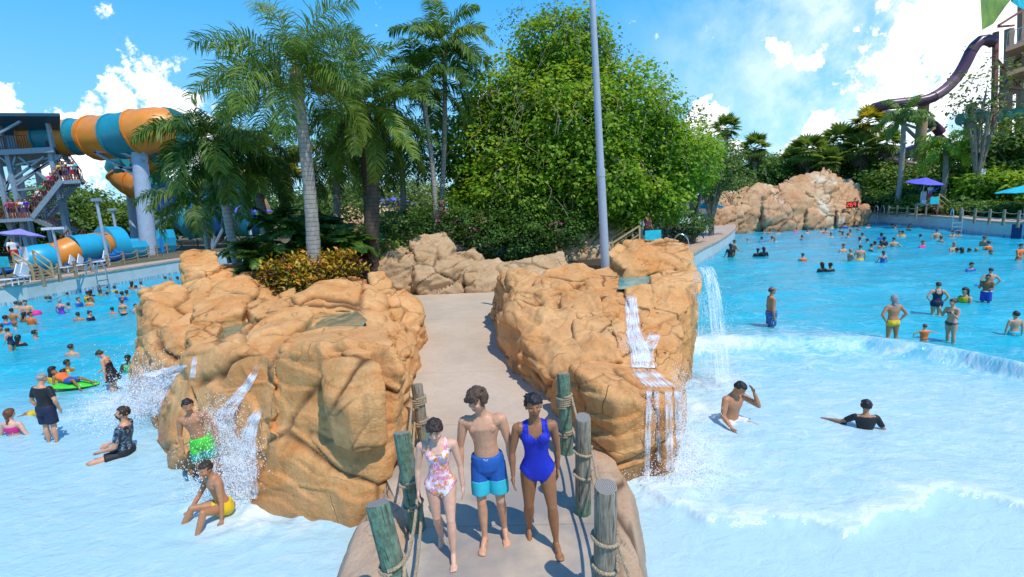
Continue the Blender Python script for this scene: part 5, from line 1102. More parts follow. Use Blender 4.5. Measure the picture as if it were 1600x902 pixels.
CT = empty('roller_coaster', Q(1270, 110, GZ), 0, 'distant blue grey roller coaster arch above the fan palms', 'roller coaster')
MB().tube([p-CT.location for p in spline([D(1248, 245, 110), D(1258, 228, 110), D(1270, 219, 110), D(1282, 219, 110), D(1296, 226, 110), D(1304, 240, 110)], 6)], .42, 8).build('track', STEEL, CT, True)
mb = MB()
for px, y in [(1258, 228), (1270, 219), (1282, 219), (1294, 225)]: p = D(px, y, 110)-CT.location; mb.bar(p, Vector((p.x, p.y, 0)), .3); mb.box(p+Vector((0, 0, .6)), (.9, .9, .25))
mb.build('supports', STEEL, CT)
# --- small things round the pools
def lounger(label, p, yaw):
    root = empty('sun_lounger', p, yaw, label, 'lounger', 'loungers by the left pool'); MB().box((0, 0, .38), (.65, 1.2, .06)).build('seat', WHITEP, root)
    MB().bar((0, .55, .4), (0, .95, .95), .62, .05, (1, 0, 0)).build('backrest', WHITEP, root)
    for x in (-.28, .28):
        for y in (-.5, .5): MB().box((x, y, .18), (.05, .05, .36)).build('leg', WHITEP, root)
for i, (px, py, l) in enumerate([(93, 428, 'left one of two white loungers in front of the blue slide panels'), (107, 426, 'right one of two white loungers in front of the blue slide panels'), (2, 449, 'white lounger at the left picture edge'), (12, 447, 'white lounger left of the left lifeguard stand'), (149, 418, 'white lounger beside the thin lamp post')]):
    p = gp(px, py, GZ); lounger(l, (p.x, p.y+.6, GZ), .3)
def wallsign(label, p, d, w, h, mat, name='wall_sign'):
    o = MB().box((0, 0, 0), (w, .05, h)).build(name, mat); o.location = p; o.rotation_euler = (0, 0, d); return tag(o, label, 'sign')
NAVY = plain('navy_board', (.01, .03, .12), .5)
p = gp(80, 455, .15); wallsign('narrow black board on the left pool wall below the lifeguard stand', p+Vector((.12, -.06, .45)), R(62), .55, 1.1, BLACKP)
p = gp(1586, 370, .15); wallsign('narrow navy board on the right pool wall below the rope fence', p+Vector((-.1, -.15, .35)), R(-65), .5, .95, NAVY)
p = dp(1332, 320, 48.3); sg = wallsign('black electronic sign with red digits at the right end of the rock cliff', p, .1, 1.3, .62, BLACKP, 'led_sign')
m, t, b = newmat('red_led'); b.inputs['Base Color'].default_value = (.4, .02, .01, 1); b.inputs['Emission Color'].default_value = (1, .08, .03, 1); b.inputs['Emission Strength'].default_value = .8; LED = m
def seg7(mb, x, z, on, w=.2, h=.34):
    S_ = {'a': ((-w/2, h), (w/2, h)), 'b': ((w/2, h), (w/2, h/2)), 'c': ((w/2, h/2), (w/2, 0)), 'd': ((-w/2, 0), (w/2, 0)), 'e': ((-w/2, h/2), (-w/2, 0)), 'f': ((-w/2, h), (-w/2, h/2)), 'g': ((-w/2, h/2), (w/2, h/2))}
    for s in on: (x0, z0), (x1, z1_) = S_[s]; mb.bar((x+x0, -.035, z+z0), (x+x1, -.035, z+z1_), .05, .03, (0, 1, 0))
mb = MB(); seg7(mb, -.5, -.17, 'abged'); seg7(mb, -.15, -.17, 'acdefg'); seg7(mb, .2, -.17, 'abcfg'); seg7(mb, .5, -.17, 'bc'); mb.build('digits', LED, sg)
p = gp(952, 386, 1.15); tbl = empty('side_table', (p.x, p.y, 1.15), 0, 'small white table in the dark under the tree behind the light pole', 'table')
MB().tube([(0, 0, .62), (0, 0, .68)], .38, 20).build('table_top', WHITEP, tbl, True); MB().tube([(0, 0, -.1), (0, 0, .62)], .05, 8).tube([(0, 0, -.1), (0, 0, -.05)], .22, 12).build('stem', WHITEP, tbl, True)
mb = MB(); tbx = D(375, 400, 30); HT = empty('wooden_shelter', Q(372, 33, GZ), 0, 'dark timber counter beneath the deep violet parasol', 'kiosk')
MB().box((0, 0, .9), (2.6, 1.4, .12)).build('counter_top', WOOD, HT)
for x in (-1.1, 0, 1.1): MB().box((x, 0, .45), (.15, .9, .9)).build('leg', plain('dark_wood', (.05, .03, .02), .8), HT)
# ------------------------------------------------------------------ people
def skinmat(name, c):
    m, t, b = newmat(name); o = t.obj(); pa = t.attr('paint').outputs['Fac']
    n = t.noise(o, 14, 4); col = t.ramp(n, [(.35, tuple(x*.9 for x in c)), (.65, tuple(min(1, x*1.06) for x in c))])
    col = t.mix(t.mr(t.noise(o, 4, 2), .45, .75, 0, .25), col, (min(1, c[0]*1.05), c[1]*.82, c[2]*.75))
    col = t.mix(t.mr(pa, .2, .5), col, (c[0]*.75+.04, c[1]*.42, c[2]*.42)); col = t.mix(t.mr(pa, .6, .9), col, (.025, .015, .01))
    t.put(b.inputs['Base Color'], col); b.inputs['Roughness'].default_value = .48; b.inputs['Specular IOR Level'].default_value = .4
    b.inputs['Subsurface Weight'].default_value = .12; b.inputs['Subsurface Radius'].default_value = (.015, .006, .003); b.inputs['Subsurface Scale'].default_value = 1
    return m
SK = {'pale': skinmat('skin_pale', (.74, .43, .30)), 'fair': skinmat('skin_fair', (.64, .33, .195)), 'tan': skinmat('skin_tan', (.48, .225, .11)), 'brown': skinmat('skin_brown', (.33, .14, .06)), 'dark': skinmat('skin_dark', (.085, .04, .022))}
def hairmat(name, c):
    m, t, b = newmat(name); o = t.obj(); n = t.noise(t.scalev(o, (1, 1, .35)), 70, 4, .7)
    t.put(b.inputs['Base Color'], t.ramp(n, [(.35, tuple(x*.45 for x in c)), (.7, tuple(x*1.7 for x in c))])); b.inputs['Roughness'].default_value = .5
    t.put(b.inputs['Normal'], t.bump(n, .9, .008)); return m
HR = {'black': hairmat('hair_black', (.012, .009, .008)), 'dark': hairmat('hair_dark_brown', (.035, .018, .010)), 'brown': hairmat('hair_brown', (.085, .045, .022)), 'grey': hairmat('hair_grey', (.30, .29, .28)), 'blond': hairmat('hair_blond', (.36, .23, .10)), 'red': hairmat('hair_auburn', (.16, .05, .02))}
def cloth(name, c, rough=.65): return plain('cloth_'+name, c, rough, scale=7, var=.16, bump=.15)
CL_ = {'navy': cloth('navy', (.01, .015, .05)), 'black': cloth('black', (.012, .012, .016)), 'royal': cloth('royal', (.006, .02, .42)), 'blue': cloth('blue', (.01, .10, .40)), 'aqua': cloth('aqua', (.03, .45, .55)), 'lime': cloth('lime', (.07, .62, .03)), 'seagreen': cloth('seagreen', (.01, .33, .22)),
       'yellow': cloth('yellow', (.75, .50, .01)), 'orange': cloth('orange', (.85, .16, .02)), 'pink': cloth('pink', (.75, .03, .25)), 'white': cloth('white', (.72, .72, .72)), 'red': cloth('red', (.55, .02, .02)), 'green': cloth('green', (.02, .40, .12)), 'grey': cloth('grey', (.2, .2, .22)), 'violet': cloth('violet', (.12, .04, .40)), 'maroon': cloth('maroon', (.18, .02, .05))}
m, t, b = newmat('floral_cloth'); o = t.obj()
v1 = t.n('ShaderNodeTexVoronoi', {'Vector': t.vmath('ADD', o, t.vmath('MULTIPLY', t.n('ShaderNodeTexNoise', {'Vector': o, 'Scale': 30}).outputs['Color'], (.03, .03, .03))), 'Scale': 22})
cc = t.n('ShaderNodeSeparateXYZ', {0: v1.outputs['Color']}).outputs[0]
fl = t.ramp(cc, [(0, (.80, .22, .32)), (.3, (.85, .30, .03)), (.55, (.80, .45, .60)), (.75, (.85, .75, .75)), (.9, (.85, .25, .04))], 'CONSTANT')
t.put(b.inputs['Base Color'], t.mix(t.mr(v1.outputs['Distance'], .66, .74), t.mix(t.mr(t.noise(o, 60, 3), .5, .6), fl, (.85, .60, .65)), (.86, .80, .82))); b.inputs['Roughness'].default_value = .6; CL_['floral'] = m
m, t, b = newmat('patterned_cloth'); o = t.obj(); t.put(b.inputs['Base Color'], t.ramp(t.noise(o, 22, 5, .7), [(.47, (.012, .015, .03)), (.5, (.03, .05, .10)), (.62, (.25, .33, .40))])); CL_['pattern'] = m
m, t, b = newmat('dotted_cloth'); o = t.obj(); t.put(b.inputs['Base Color'], t.mix(t.mr(t.vor(o, 24), .25, .3), (.55, .62, .85), (.01, .09, .30))); CL_['dots'] = m
m, t, b = newmat('striped_cloth'); o = t.obj(); z_ = t.n('ShaderNodeSeparateXYZ', {0: o}).outputs[2]; t.put(b.inputs['Base Color'], t.mix(t.mr(t.math('MODULO', t.math('MULTIPLY', z_, 12), 1), .5, .52), (.02, .05, .40), (.55, .55, .75))); CL_['stripe'] = m
def nv(v): return Vector(v).normalized()
STAND = dict(T=(0, 0, 1), uaL=(-.16, 0, -1), faL=(-.05, -.1, -1), uaR=(.16, 0, -1), faR=(.05, -.1, -1), thL=(-.03, -.02, -1), shL=(0, .04, -1), thR=(.03, -.02, -1), shR=(0, .04, -1), ftL=(-.2, -1, 0), ftR=(.2, -1, 0), hy=0, hp=0, hr=0)
def skel(H, pose, sw=1.0, F=(0, -1, 0)):
    p = dict(STAND); p.update(pose); T = nv(p['T']); F = Vector(F); F = (F-T*F.dot(T)).normalized(); S = T.cross(F)  # S points to image right (+x) when facing -y
    S = -S if S.x < 0 else S
    J = {'pel': Vector((0, 0, 0)), 'T': T, 'S': S, 'F': F}
    J['chest'] = T*.20*H; J['neck'] = T*.315*H+F*.0; J['top'] = T*.30*H
    Rm = Matrix((S, F*-1, T)).transposed()
    hp, hy, hr = R(p['hp']), R(p['hy']), R(p['hr'])
    HM = Rm@Matrix.Rotation(hy, 3, 'Z')@Matrix.Rotation(hr, 3, 'Y')@Matrix.Rotation(hp, 3, 'X')
    J['HM'] = HM; J['head'] = J['neck']+T*.02*H+HM@Vector((0, -.012*H, .072*H))
    for s, k in ((-1, 'L'), (1, 'R')):
        sh = T*.275*H+S*s*.108*H*sw; J['sh'+k] = sh; el = sh+nv(p['ua'+k])*.168*H; J['el'+k] = el; wr = el+nv(p['fa'+k])*.142*H; J['wr'+k] = wr
        J['hd'+k] = nv(p.get('hn'+k, p['fa'+k])); hi = S*s*.052*H-T*.01*H; J['hi'+k] = hi; kn = hi+nv(p['th'+k])*.238*H; J['kn'+k] = kn; an = kn+nv(p['sh_'+k] if 'sh_'+k in p else p['sh'+k])*.235*H; J['an'+k] = an; J['ft'+k] = nv(p['ft'+k])
    J['p'] = p
    return J
def body_geo(J, H, fat=1.0, female=False, detail=2, muscle=1.0, child=False):
    mb = MB(); T, S, F = J['T'], J['S'], J['F']; w = 1.06 if female else 1.0
    def ring(c, rx, ry, n=18): return [c+S*rx*math.cos(a)*(1 if 1 else 1)+F*ry*math.sin(a) for a in [2*math.pi*i/n for i in range(n)]]
    wa = .068 if female else .074; hipw = .098 if female else .086; chw = .088 if female else .098
    prof = [(-.075, .030, .035, 0), (-.055, .070, .058, .002), (-.02, hipw, .064, -.004), (.02, hipw*.98, .064, -.004), (.07, wa*1.07, .054, .002), (.11, wa, .050, .004), (.15, wa*1.06, .053, .002), (.20, chw*.98, .060, 0), (.235, chw*1.04, .062, 0), (.265, chw*1.04, .055, -.004), (.292, .075, .044, -.008), (.308, .042, .034, -.008), (.325, .030, .031, -.006)]
    V = []; n = 18
    for u, rx, ry, yo in prof: V += ring(T*u*H+F*yo*H, rx*H*(fat if u < .25 else 1), ry*H*(fat if u < .22 else 1))
    m_ = len(prof); Fc = [(i*n+k, i*n+(k+1) % n, (i+1)*n+(k+1) % n, (i+1)*n+k) for i in range(m_-1) for k in range(n)]+[tuple(range(n)), tuple(range((m_-1)*n, m_*n))]
    mb.add(V, Fc)
    HM = J['HM']; h = J['head']
    mb.tube([J['neck']-T*.03*H, J['neck']+T*.01*H, h-HM@Vector((0, -.012*H, .02*H))], [.034*H*fat**.5, .030*H*fat**.5, .031*H], 12)
    hs = 1.12 if child else 1.0
    def E(c, r): V, Fc = ellipsoid((0, 0, 0), [x*H*hs for x in r], 16, 12); mb.add([h+HM@(v+Vector(c)*H*hs) for v in V], Fc)
    E((0, .006, .012), (.0445, .053, .053)); E((0, -.016, -.018), (.036, .036, .046)); E((0, -.026, -.048), (.020, .017, .014))
    if detail:
        E((0, -.054, -.014), (.0075, .010, .012)); E((0, -.050, -.004), (.0055, .007, .016)); E((0, -.044, -.036), (.016, .010, .008))
        for s in (-1, 1): E((s*.045, .004, -.008), (.006, .011, .017)); E((s*.024, -.038, -.014), (.014, .012, .012)); E((s*.017, -.044, .012), (.014, .007, .005))
    for s, k in ((-1, 'L'), (1, 'R')):
        sh, el, wr = J['sh'+k], J['el'+k], J['wr'+k]; f = (.9 if female else 1.0)*fat**.6
        inn = T*.262*H+S*s*.075*H
        mb.tube([inn, sh], [.040*H, .036*H*f], 12); V, Fc = ellipsoid(sh-T*.006*H, (.033*H*f,)*3, 12, 8); mb.add(V, Fc)
        mb.tube([sh, sh.lerp(el, .3), sh.lerp(el, .65), el], [.032*H*f, .0305*H*f*muscle, .027*H*f, .0215*H*f], 12); V, Fc = ellipsoid(el, (.0225*H*f,)*3, 10, 6); mb.add(V, Fc)
        mb.tube([el, el.lerp(wr, .3), el.lerp(wr, .75), wr], [.0215*H*f, .0235*H*f, .0175*H*f, .0145*H*f], 12)
        hd = J['hd'+k]; inw = (-S*s); side = (inw-hd*inw.dot(hd)).normalized(); flat = hd.cross(side).normalized()   # palm faces body: normal = side
        fw = -F; fr = (F-hd*F.dot(hd)); fr = fr.normalized() if fr.length > .1 else flat     # thumb side points forward
        nrm = hd.cross(fr).normalized()
        pc = wr+hd*.026*H; V, Fc = ellipsoid((0, 0, 0), (.022*H, .011*H, .030*H), 12, 8); M_h = Matrix((fr, nrm, hd)).transposed(); mb.add([pc+M_h@v for v in V], Fc)
        if detail > 1:
            curl = side if side.length > 0 else nrm
            for q, (o_, L_) in enumerate([(.0145, .042), (.005, .047), (-.005, .044), (-.0145, .035)]):
                a = wr+hd*.047*H+fr*o_*H; d1 = (hd+fr*o_*4+curl*.25).normalized(); d2 = (hd+curl*.45).normalized(); d3 = (hd+curl*.9).normalized()
                P = [a, a+d1*L_*.45*H, a+d1*L_*.45*H+d2*L_*.32*H, a+d1*L_*.45*H+d2*L_*.32*H+d3*L_*.23*H]; mb.tube(P, [.0056*H, .0052*H, .0048*H, .004*H], 8)
            a = wr+hd*.014*H+fr*.014*H; mb.tube([a, a+(fr*.75+hd*.75).normalized()*.022*H, a+(fr*.75+hd*.75).normalized()*.022*H+(fr*.25+hd).normalized()*.020*H], [.0072*H, .0062*H, .0046*H], 8)
        else:
            V, Fc = ellipsoid((0, 0, 0), (.019*H, .009*H, .03*H), 10, 6); mb.add([wr+hd*.06*H+M_h@v for v in V], Fc); V, Fc = ellipsoid((0, 0, 0), (.007*H, .007*H, .02*H), 8, 6); mb.add([wr+hd*.035*H+fr*.024*H+M_h@v for v in V], Fc)
        hi, kn, an = J['hi'+k], J['kn'+k], J['an'+k]; g = fat**.7*(1.05 if female else 1)
        mb.tube([hi-T*.0*H, hi.lerp(kn, .2), hi.lerp(kn, .5), hi.lerp(kn, .8), kn], [.052*H*g, .051*H*g, .044*H*g, .034*H*g, .029*H*g], 14); V, Fc = ellipsoid(kn, (.030*H*g,)*3, 12, 8); mb.add(V, Fc)
        V, Fc = ellipsoid(hi, (.053*H*g,)*3, 12, 8); mb.add(V, Fc)
        dn = (an-kn).normalized(); bk = -F; bk = (bk-dn*bk.dot(dn)); bk = bk.normalized() if bk.length > .05 else Vector((0, 1, 0))
        mb.tube([kn, kn.lerp(an, .28)+bk*.006*H, kn.lerp(an, .6)+bk*.002*H, kn.lerp(an, .88), an], [.028*H*g, .0325*H*g, .025*H*g, .0175*H, .0175*H], 14)
        ft = J['ft'+k]; up = Vector((0, 0, 1)); up = (up-ft*up.dot(ft)).normalized(); sd = ft.cross(up)
        hl = an-ft*.018*H-up*.024*H
        V, Fc = ellipsoid((0, 0, 0), (.020*H, .024*H, .020*H), 10, 8); MF_ = Matrix((sd, ft, up)).transposed(); mb.add([hl+MF_@v for v in V], Fc)
        mb.tube([an-ft*.004*H+up*.0*H, an+ft*.035*H-up*.013*H, an+ft*.075*H-up*.026*H], [.018*H, .0185*H, .014*H], 10)
        V, Fc = ellipsoid((0, 0, 0), (.026*H, .036*H, .0125*H), 12, 8); mb.add([an+ft*.080*H-up*.032*H+MF_@v for v in V], Fc)
        V, Fc = ellipsoid((0, 0, 0), (.020*H, .050*H, .010*H), 10, 6); mb.add([an+ft*.035*H-up*.034*H+MF_@v for v in V], Fc)
        if detail > 1:
            for q, (o_, L_, r_) in enumerate([(-.018, .020, .0078), (-.006, .022, .0055), (.003, .020, .005), (.011, .017, .0047), (.018, .013, .0045)]):
                o2 = o_*(-s); a = an+ft*.103*H-up*.036*H+sd*o2*H; V, Fc = ellipsoid((0, 0, 0), (r_*H, L_*H*.8, r_*H*.95), 8, 6); mb.add([a+MF_@v for v in V], Fc)
    if female:
        for s in (-1, 1): V, Fc = ellipsoid(T*.218*H+S*s*.040*H+F*.046*H, (.032*H, .030*H, .030*H), 12, 8); mb.add(V, Fc)
    elif detail > 1 or muscle > 1:
        for s in (-1, 1): V, Fc = ellipsoid((0, 0, 0), (.040*H, .009*H, .026*H), 12, 8); Mc = Matrix((S, -F, T)).transposed(); mb.add([T*.232*H+S*s*.040*H+F*.045*H+Mc@v for v in V], Fc)
    V, Fc = ellipsoid(T*-.02*H-F*.035*H+S*.035*H, (.045*H*g, .045*H*g, .045*H), 12, 8); mb.add(V, Fc); V, Fc = ellipsoid(T*-.02*H-F*.035*H-S*.035*H, (.045*H*g, .045*H*g, .045*H), 12, 8); mb.add(V, Fc)
    return mb
def segd(P, a, b):
    a = np.array(a); b = np.array(b); ab = b-a; t = np.clip(((P-a)@ab)/(ab@ab), 0, 1); return np.linalg.norm(P-(a+t[:, None]*ab), axis=1), t
def regions(P, J, H):
    """nearest limb label and torso coordinates for every vertex"""
    T, S, F = (np.array(J[k]) for k in 'TSF')
    segs = [('torso', T*-.03*H, T*.29*H, .085), ('head', np.array(J['neck']), np.array(J['head']), .05)]
    for k in 'LR': segs += [('arm', J['sh'+k], J['el'+k], .032), ('arm', J['el'+k], J['wr'+k]+J['hd'+k]*.07*H, .024), ('thigh', J['hi'+k], J['kn'+k], .05), ('shin', J['kn'+k], J['an'+k], .03)]
    D_ = []; tt = []
    for n, a, b, r in segs: d, t_ = segd(P, a, b); D_.append(d/(r*H)); tt.append(t_)
    D_ = np.array(D_); i = D_.argmin(0); lab = np.array([s[0] for s in segs])[i]; tpar = np.array(tt)[i, np.arange(len(P))]
    return lab, tpar, P@T/H, P@S/H, P@F/H
def shell(me, P, N, F, keep, off, name, mat, parent):
    fk = keep[F].all(1); Fn = F[fk]; used = np.unique(Fn); mp = -np.ones(len(P), int); mp[used] = np.arange(len(used))
    V = (P+N*off)[used]; Fo = mp[Fn]; Vi = (P-N*.002)[used]; n = len(V)
    E = {}
    for f in Fo:
        for a, b in zip(f, np.roll(f, -1)): E[(a, b)] = 1
    rim = [(a, b, b+n, a+n) for a, b in E if (b, a) not in E]
    Fa = [tuple(f) for f in Fo]+[(b, a, b_, a_) for a, b, b_, a_ in [(r[0], r[1], r[2], r[3]) for r in rim]]
    Fa = [tuple(f) for f in Fo]+[(r[1], r[0], r[3], r[2]) for r in rim]
    return meshobj(name, mkmesh(name, np.concatenate([V, Vi]), Fa, True), mat, parent)
def quads(me):
    n = len(me.polygons); lt = np.empty(n, np.int32); me.polygons.foreach_get('loop_total', lt); li = np.empty(len(me.loops), np.int32); me.loops.foreach_get('vertex_index', li)
    assert (lt == 4).all(); return li.reshape(-1, 4)
def hair_geo(J, H, style, child, rg):
    HM = J['HM']; h = J['head']; hs = (1.12 if child else 1.0)*H; mb = MB(); rr = random.Random(rg)
    def at(v): return h+HM@(Vector(v)*hs)
    def blob(c, r): V, F = ellipsoid(at(c), (r*hs,)*3, 8, 6); mb.add(V, F)
    def cap(zf, zb, out, r, n=170, part=False):
        i = 0
        while i < n:
            th = rr.uniform(0, 2*math.pi); z = rr.uniform(-1, 1); d = Vector((math.cos(th)*math.sqrt(1-z*z), math.sin(th)*math.sqrt(1-z*z), z))
            lim = zf if d.y < -.25 else (zb if d.y > .25 else (zf+zb)/2-.05)
            if d.z < lim: i += .3; continue
            if part and abs(d.x) < .10 and d.y < .05: continue
            v = Vector((d.x*.0445*out, .006+d.y*.053*out, .012+d.z*.053*out)); blob(v, r*rr.uniform(.75, 1.25)); i += 1
    if style == 'short': cap(.42, -.45, 1.02, .0095)
    elif style == 'tousled':
        cap(.26, -.65, 1.15, .013, 300)
        for i in range(26): blob((rr.uniform(-.042, .042), -.050+rr.uniform(-.006, .006), rr.uniform(.014, .05)), rr.uniform(.005, .010))
        for i in range(20): a = rr.choice([-1, 1]); blob((a*.047, rr.uniform(-.02, .03), rr.uniform(-.02, .02)), .010)
    elif style in ('pulled', 'bun', 'part'):
        cap(.38, -.5, 1.04, .0105, 420, part=style == 'part'); blob((0, .062, -.005), .022)
        if style == 'bun': blob((0, .05, .06), .024)
        if style == 'part':
            for a in (-1, 1):
                for i in range(9): blob((a*(.034+.012*i/8), -.040+.007*i, .040-.007*i), .009)
        if style == 'pulled':
            for i in range(22): blob((rr.uniform(-.046, .046), rr.uniform(-.02, .05), .062+rr.uniform(-.012, .006)), .007)
    elif style in ('long', 'tail'):
        cap(.38, -.7, 1.06, .011, 240)
        w_ = .036 if style == 'long' else .012
        for i in range(90 if style == 'long' else 34):
            z = -.02-.15*rr.random(); blob((rr.uniform(-w_, w_)*(1+z), .05-.06*z*0+rr.uniform(-.012, .012), z), .013)
    elif style == 'cap': cap(.32, -.3, 1.08, .012, 150)
    return mb
def person(name_label, base, yaw, H, pose, skin='fair', hair=('dark', 'short'), wear=(), fat=1.0, female=False, child=False, detail=1, vox=.012, sw=1.0, group=None, tilt=(0, 0), pel=None, muscle=1.0, seed=0, sit=False, foot=None):
    """base: where the lowest foot stands (or the pelvis if pel given)"""
    J = skel(H, pose, sw); mb = body_geo(J, H, fat, female, detail, muscle, child); me = remesh(mb.V, mb.F, vox, 3, .5); P = getco(me); N = getno(me); F = quads(me)
    if pel is None: low = min(J['anL'].z, J['anR'].z)-.045*H; org = Vector((0, 0, -low))
    else: org = Vector((0, 0, pel))
    root = empty('person', base, yaw, name_label, 'person', group); root.rotation_euler = (tilt[0], tilt[1], yaw)
    lab, tp, u, s, f = regions(P, J, H); paint = np.zeros(len(P))
    hl = (P-np.array(J['head']))@np.array(J['HM'])/(H*(1.12 if child else 1)); fr = hl[:, 1] < -.028
    lips = fr & (np.abs(hl[:, 2]+.037) < .0065) & (np.abs(hl[:, 0]) < .0165); paint[lips] = .5
    if detail > 1:
        teeth = fr & (np.abs(hl[:, 2]+.037) < .002) & (np.abs(hl[:, 0]) < .012)
    for a in (-1, 1):
        ey = fr & (np.abs(hl[:, 2]-.002) < .0026) & (np.abs(hl[:, 0]-a*.0175) < .0062); br = fr & (np.abs(hl[:, 2]-.0165) < .0026) & (np.abs(hl[:, 0]-a*.0185) < .011); paint[ey] = 1; paint[br] = .75
    if not female:
        for a in (-1, 1): paint[(f > .03) & (((u-.222)**2+(np.abs(s)-.046)**2) < .0075**2)] = .42
    paint[(f > .03) & (((u-.085)**2+s**2) < .0055**2)] = .55
    me.shade_smooth(); setattrf(me, 'paint', paint)
    bo = meshobj('body', me, SK[skin], root); bo.location = org
    if 'beard' in wear:
        kb = fr & (hl[:, 2] < -.012) & ~lips & (np.abs(hl[:, 0]) < .042) | ((lab == 'head') & (hl[:, 2] < -.035) & (hl[:, 1] < .0)); shell(me, P, N, F, kb, .006*H, 'beard', HR[hair[0]], root).location = org
    if hair:
        hm = hair_geo(J, H, hair[1], child, seed+3); h_ = remesh(hm.V, hm.F, max(vox*.8, .005), 1, .5); Q_ = getco(h_); n_ = getno(h_)
        q = Q_*np.array([1, 1, .5]); Q_ = Q_+n_*((.004*H)*fbm(q*70/H, 2, seed)+.003*H*fbm(q*160/H, 1, seed+1))[:, None]; h_.vertices.foreach_set('co', Q_.astype(np.float32).ravel()); h_.shade_smooth()
        o_ = meshobj('hair', h_, HR[hair[0]], root); o_.location = org
    tor = lab == 'torso'; leg = lab == 'thigh'
    for w in wear:
        if not isinstance(w, tuple): continue
        kind, c = w[0], w[1]; mt = CL_[c]; nm = kind
        if kind == 'swimsuit':    # one piece
            leglim = -.085+.95*np.maximum(0, np.abs(s)-.014); neckf = np.where(f > 0, .262-.9*np.maximum(0, .05-np.abs(s)), .25-.8*np.maximum(0, .05-np.abs(s)))
            k = (tor | leg) & (u > leglim-.02*(f < 0)) & (u < neckf) & ~((np.abs(s) > .083) & (u > .225)); strap = (u > .24) & (np.abs(np.abs(s)-.058) < (.019 if c == 'royal' else .013)) & (lab != 'head'); k |= strap
            so_ = shell(me, P, N, F, k, .006, nm, mt, root)
            if len(w) > 2:       # ruffle along the neckline
                kr = k & (f > .0) & (u > .192-.0*s) & (u < neckf+.02) & (u > neckf-.055); shell(me, P, N*(1+.9*np.abs(np.sin(s*H*150)))[:, None], F, kr, .011, 'ruffle', mt, root).location = org
        elif kind == 'vest': so_ = shell(me, P, N, F, tor & (u > .03) & (u < .285), .028*H/1.2, nm, mt, root)
        elif kind == 'shirt': so_ = shell(me, P, N, F, (tor & (u > .0) & (u < .293)) | ((lab == 'arm') & (P@np.array(J['T']) > (J['elL']@J['T'])+(J['shL']@J['T']-J['elL']@J['T'])*.25) & (tp < .75) & (np.abs(s) > .08) & (segd(P, J['shL'], J['elL'])[0] < .05*H) | ((lab == 'arm') & (segd(P, J['shR'], J['elR'])[0] < .05*H) & (segd(P, J['shR'], J['elR'])[1] < .7)) | ((lab == 'arm') & (segd(P, J['shL'], J['elL'])[0] < .05*H) & (segd(P, J['shL'], J['elL'])[1] < .7))), .009, nm, mt, root)
        elif kind == 'bikini': so_ = shell(me, P, N, F, (tor & (u > .185) & (u < .225)) | ((tor | leg) & (u > -.06+.5*np.maximum(0, np.abs(s)-.02)) & (u < .03)), .006, nm, mt, root)
        elif kind == 'top': so_ = shell(me, P, N, F, tor & (u > .15) & (u < .245), .007, nm, mt, root)
        elif kind == 'briefs': so_ = shell(me, P, N, F, (tor | leg) & (u > -.07) & (u < .045), .008, nm, mt, root)
        elif kind in ('shorts', 'dress'):
            g = MB(); T, S, Fv = J['T'], J['S'], J['F']; z0, z1 = (-.02, .045) if kind == 'shorts' else (-.02, .24)
            pr = [(-.07, .075, .062), (-.03, .110*fat, .082*fat), (.02, .109*fat, .080*fat), (.052, .102*fat, .072*fat)]
            if kind == 'dress': pr = [(-.16, .13*fat, .11*fat), (-.08, .115*fat, .09*fat), (-.02, .108*fat, .08*fat), (.04, .096*fat, .066*fat), (.11, .08*fat, .058*fat), (.2, .10, .07), (.245, .10, .062)]
            V = []; n = 18
            for u_, rx, ry in pr: V += [T*u_*H+S*rx*H*math.cos(a)+Fv*ry*H*math.sin(a) for a in [2*math.pi*i/n for i in range(n)]]
            m_ = len(pr); g.add(V, [(i*n+k_, i*n+(k_+1) % n, (i+1)*n+(k_+1) % n, (i+1)*n+k_) for i in range(m_-1) for k_ in range(n)]+[tuple(range(n)), tuple(range((m_-1)*n, m_*n))])
            hem = w[3] if len(w) > 3 else .52
            if kind == 'shorts':
                for k_ in 'LR': hi, kn = J['hi'+k_], J['kn'+k_]; g.tube([hi, hi.lerp(kn, .25), hi.lerp(kn, hem-.02), hi.lerp(kn, hem)], [.058*H*fat, .060*H*fat**.8, .058*H*fat**.8, .057*H*fat**.8], 16)
            hm = remesh(g.V, g.F, vox, 3, .5); Q_ = getco(hm); n_ = getno(hm); Q_ = Q_+n_*(.006*fbm(Q_*np.array([14, 14, 5]), 2, seed+5))[:, None]; hm.vertices.foreach_set('co', Q_.astype(np.float32).ravel()); hm.shade_smooth(); so_ = meshobj(nm, hm, mt, root)
            if kind == 'shorts' and len(w) > 2 and w[2]:
                g2 = MB()
                for k_ in 'LR': hi, kn = J['hi'+k_], J['kn'+k_]; g2.tube([hi.lerp(kn, hem*.55), hi.lerp(kn, hem*.8), hi.lerp(kn, hem+.03)], [.060*H*fat, .060*H*fat, .0585*H*fat], 18)
                hb = remesh(g2.V, g2.F, vox, 2, .5); Q2 = getco(hb); n2 = getno(hb); Q2 = Q2+n2*(.005*fbm(Q2*np.array([14, 14, 5]), 2, seed+5)+.003)[:, None]; hb.vertices.foreach_set('co', Q2.astype(np.float32).ravel()); hb.shade_smooth(); meshobj('hem_panel', hb, CL_[w[2]], root).location = org
            if kind == 'shorts' and 'cord' in wear:
                c = T*.045*H+Fv*.064*H; g3 = MB()
                for sg in (-1, 1): g3.tube([c, c+S*sg*.012*H+T*.006*H+Fv*.004*H, c+S*sg*.010*H-T*.010*H+Fv*.004*H, c+T*.0*H+Fv*.003*H], .0022*H, 6); g3.tube([c+Fv*.003*H, c+S*sg*.004*H-T*.02*H+Fv*.005*H, c+S*sg*.006*H-T*.042*H+Fv*.004*H], .0022*H, 6)
                g3.build('drawstring', CL_['white'], root, True).location = org
        elif kind == 'sunhat':
            g = MB(); hh = J['head']; M_ = J['HM']
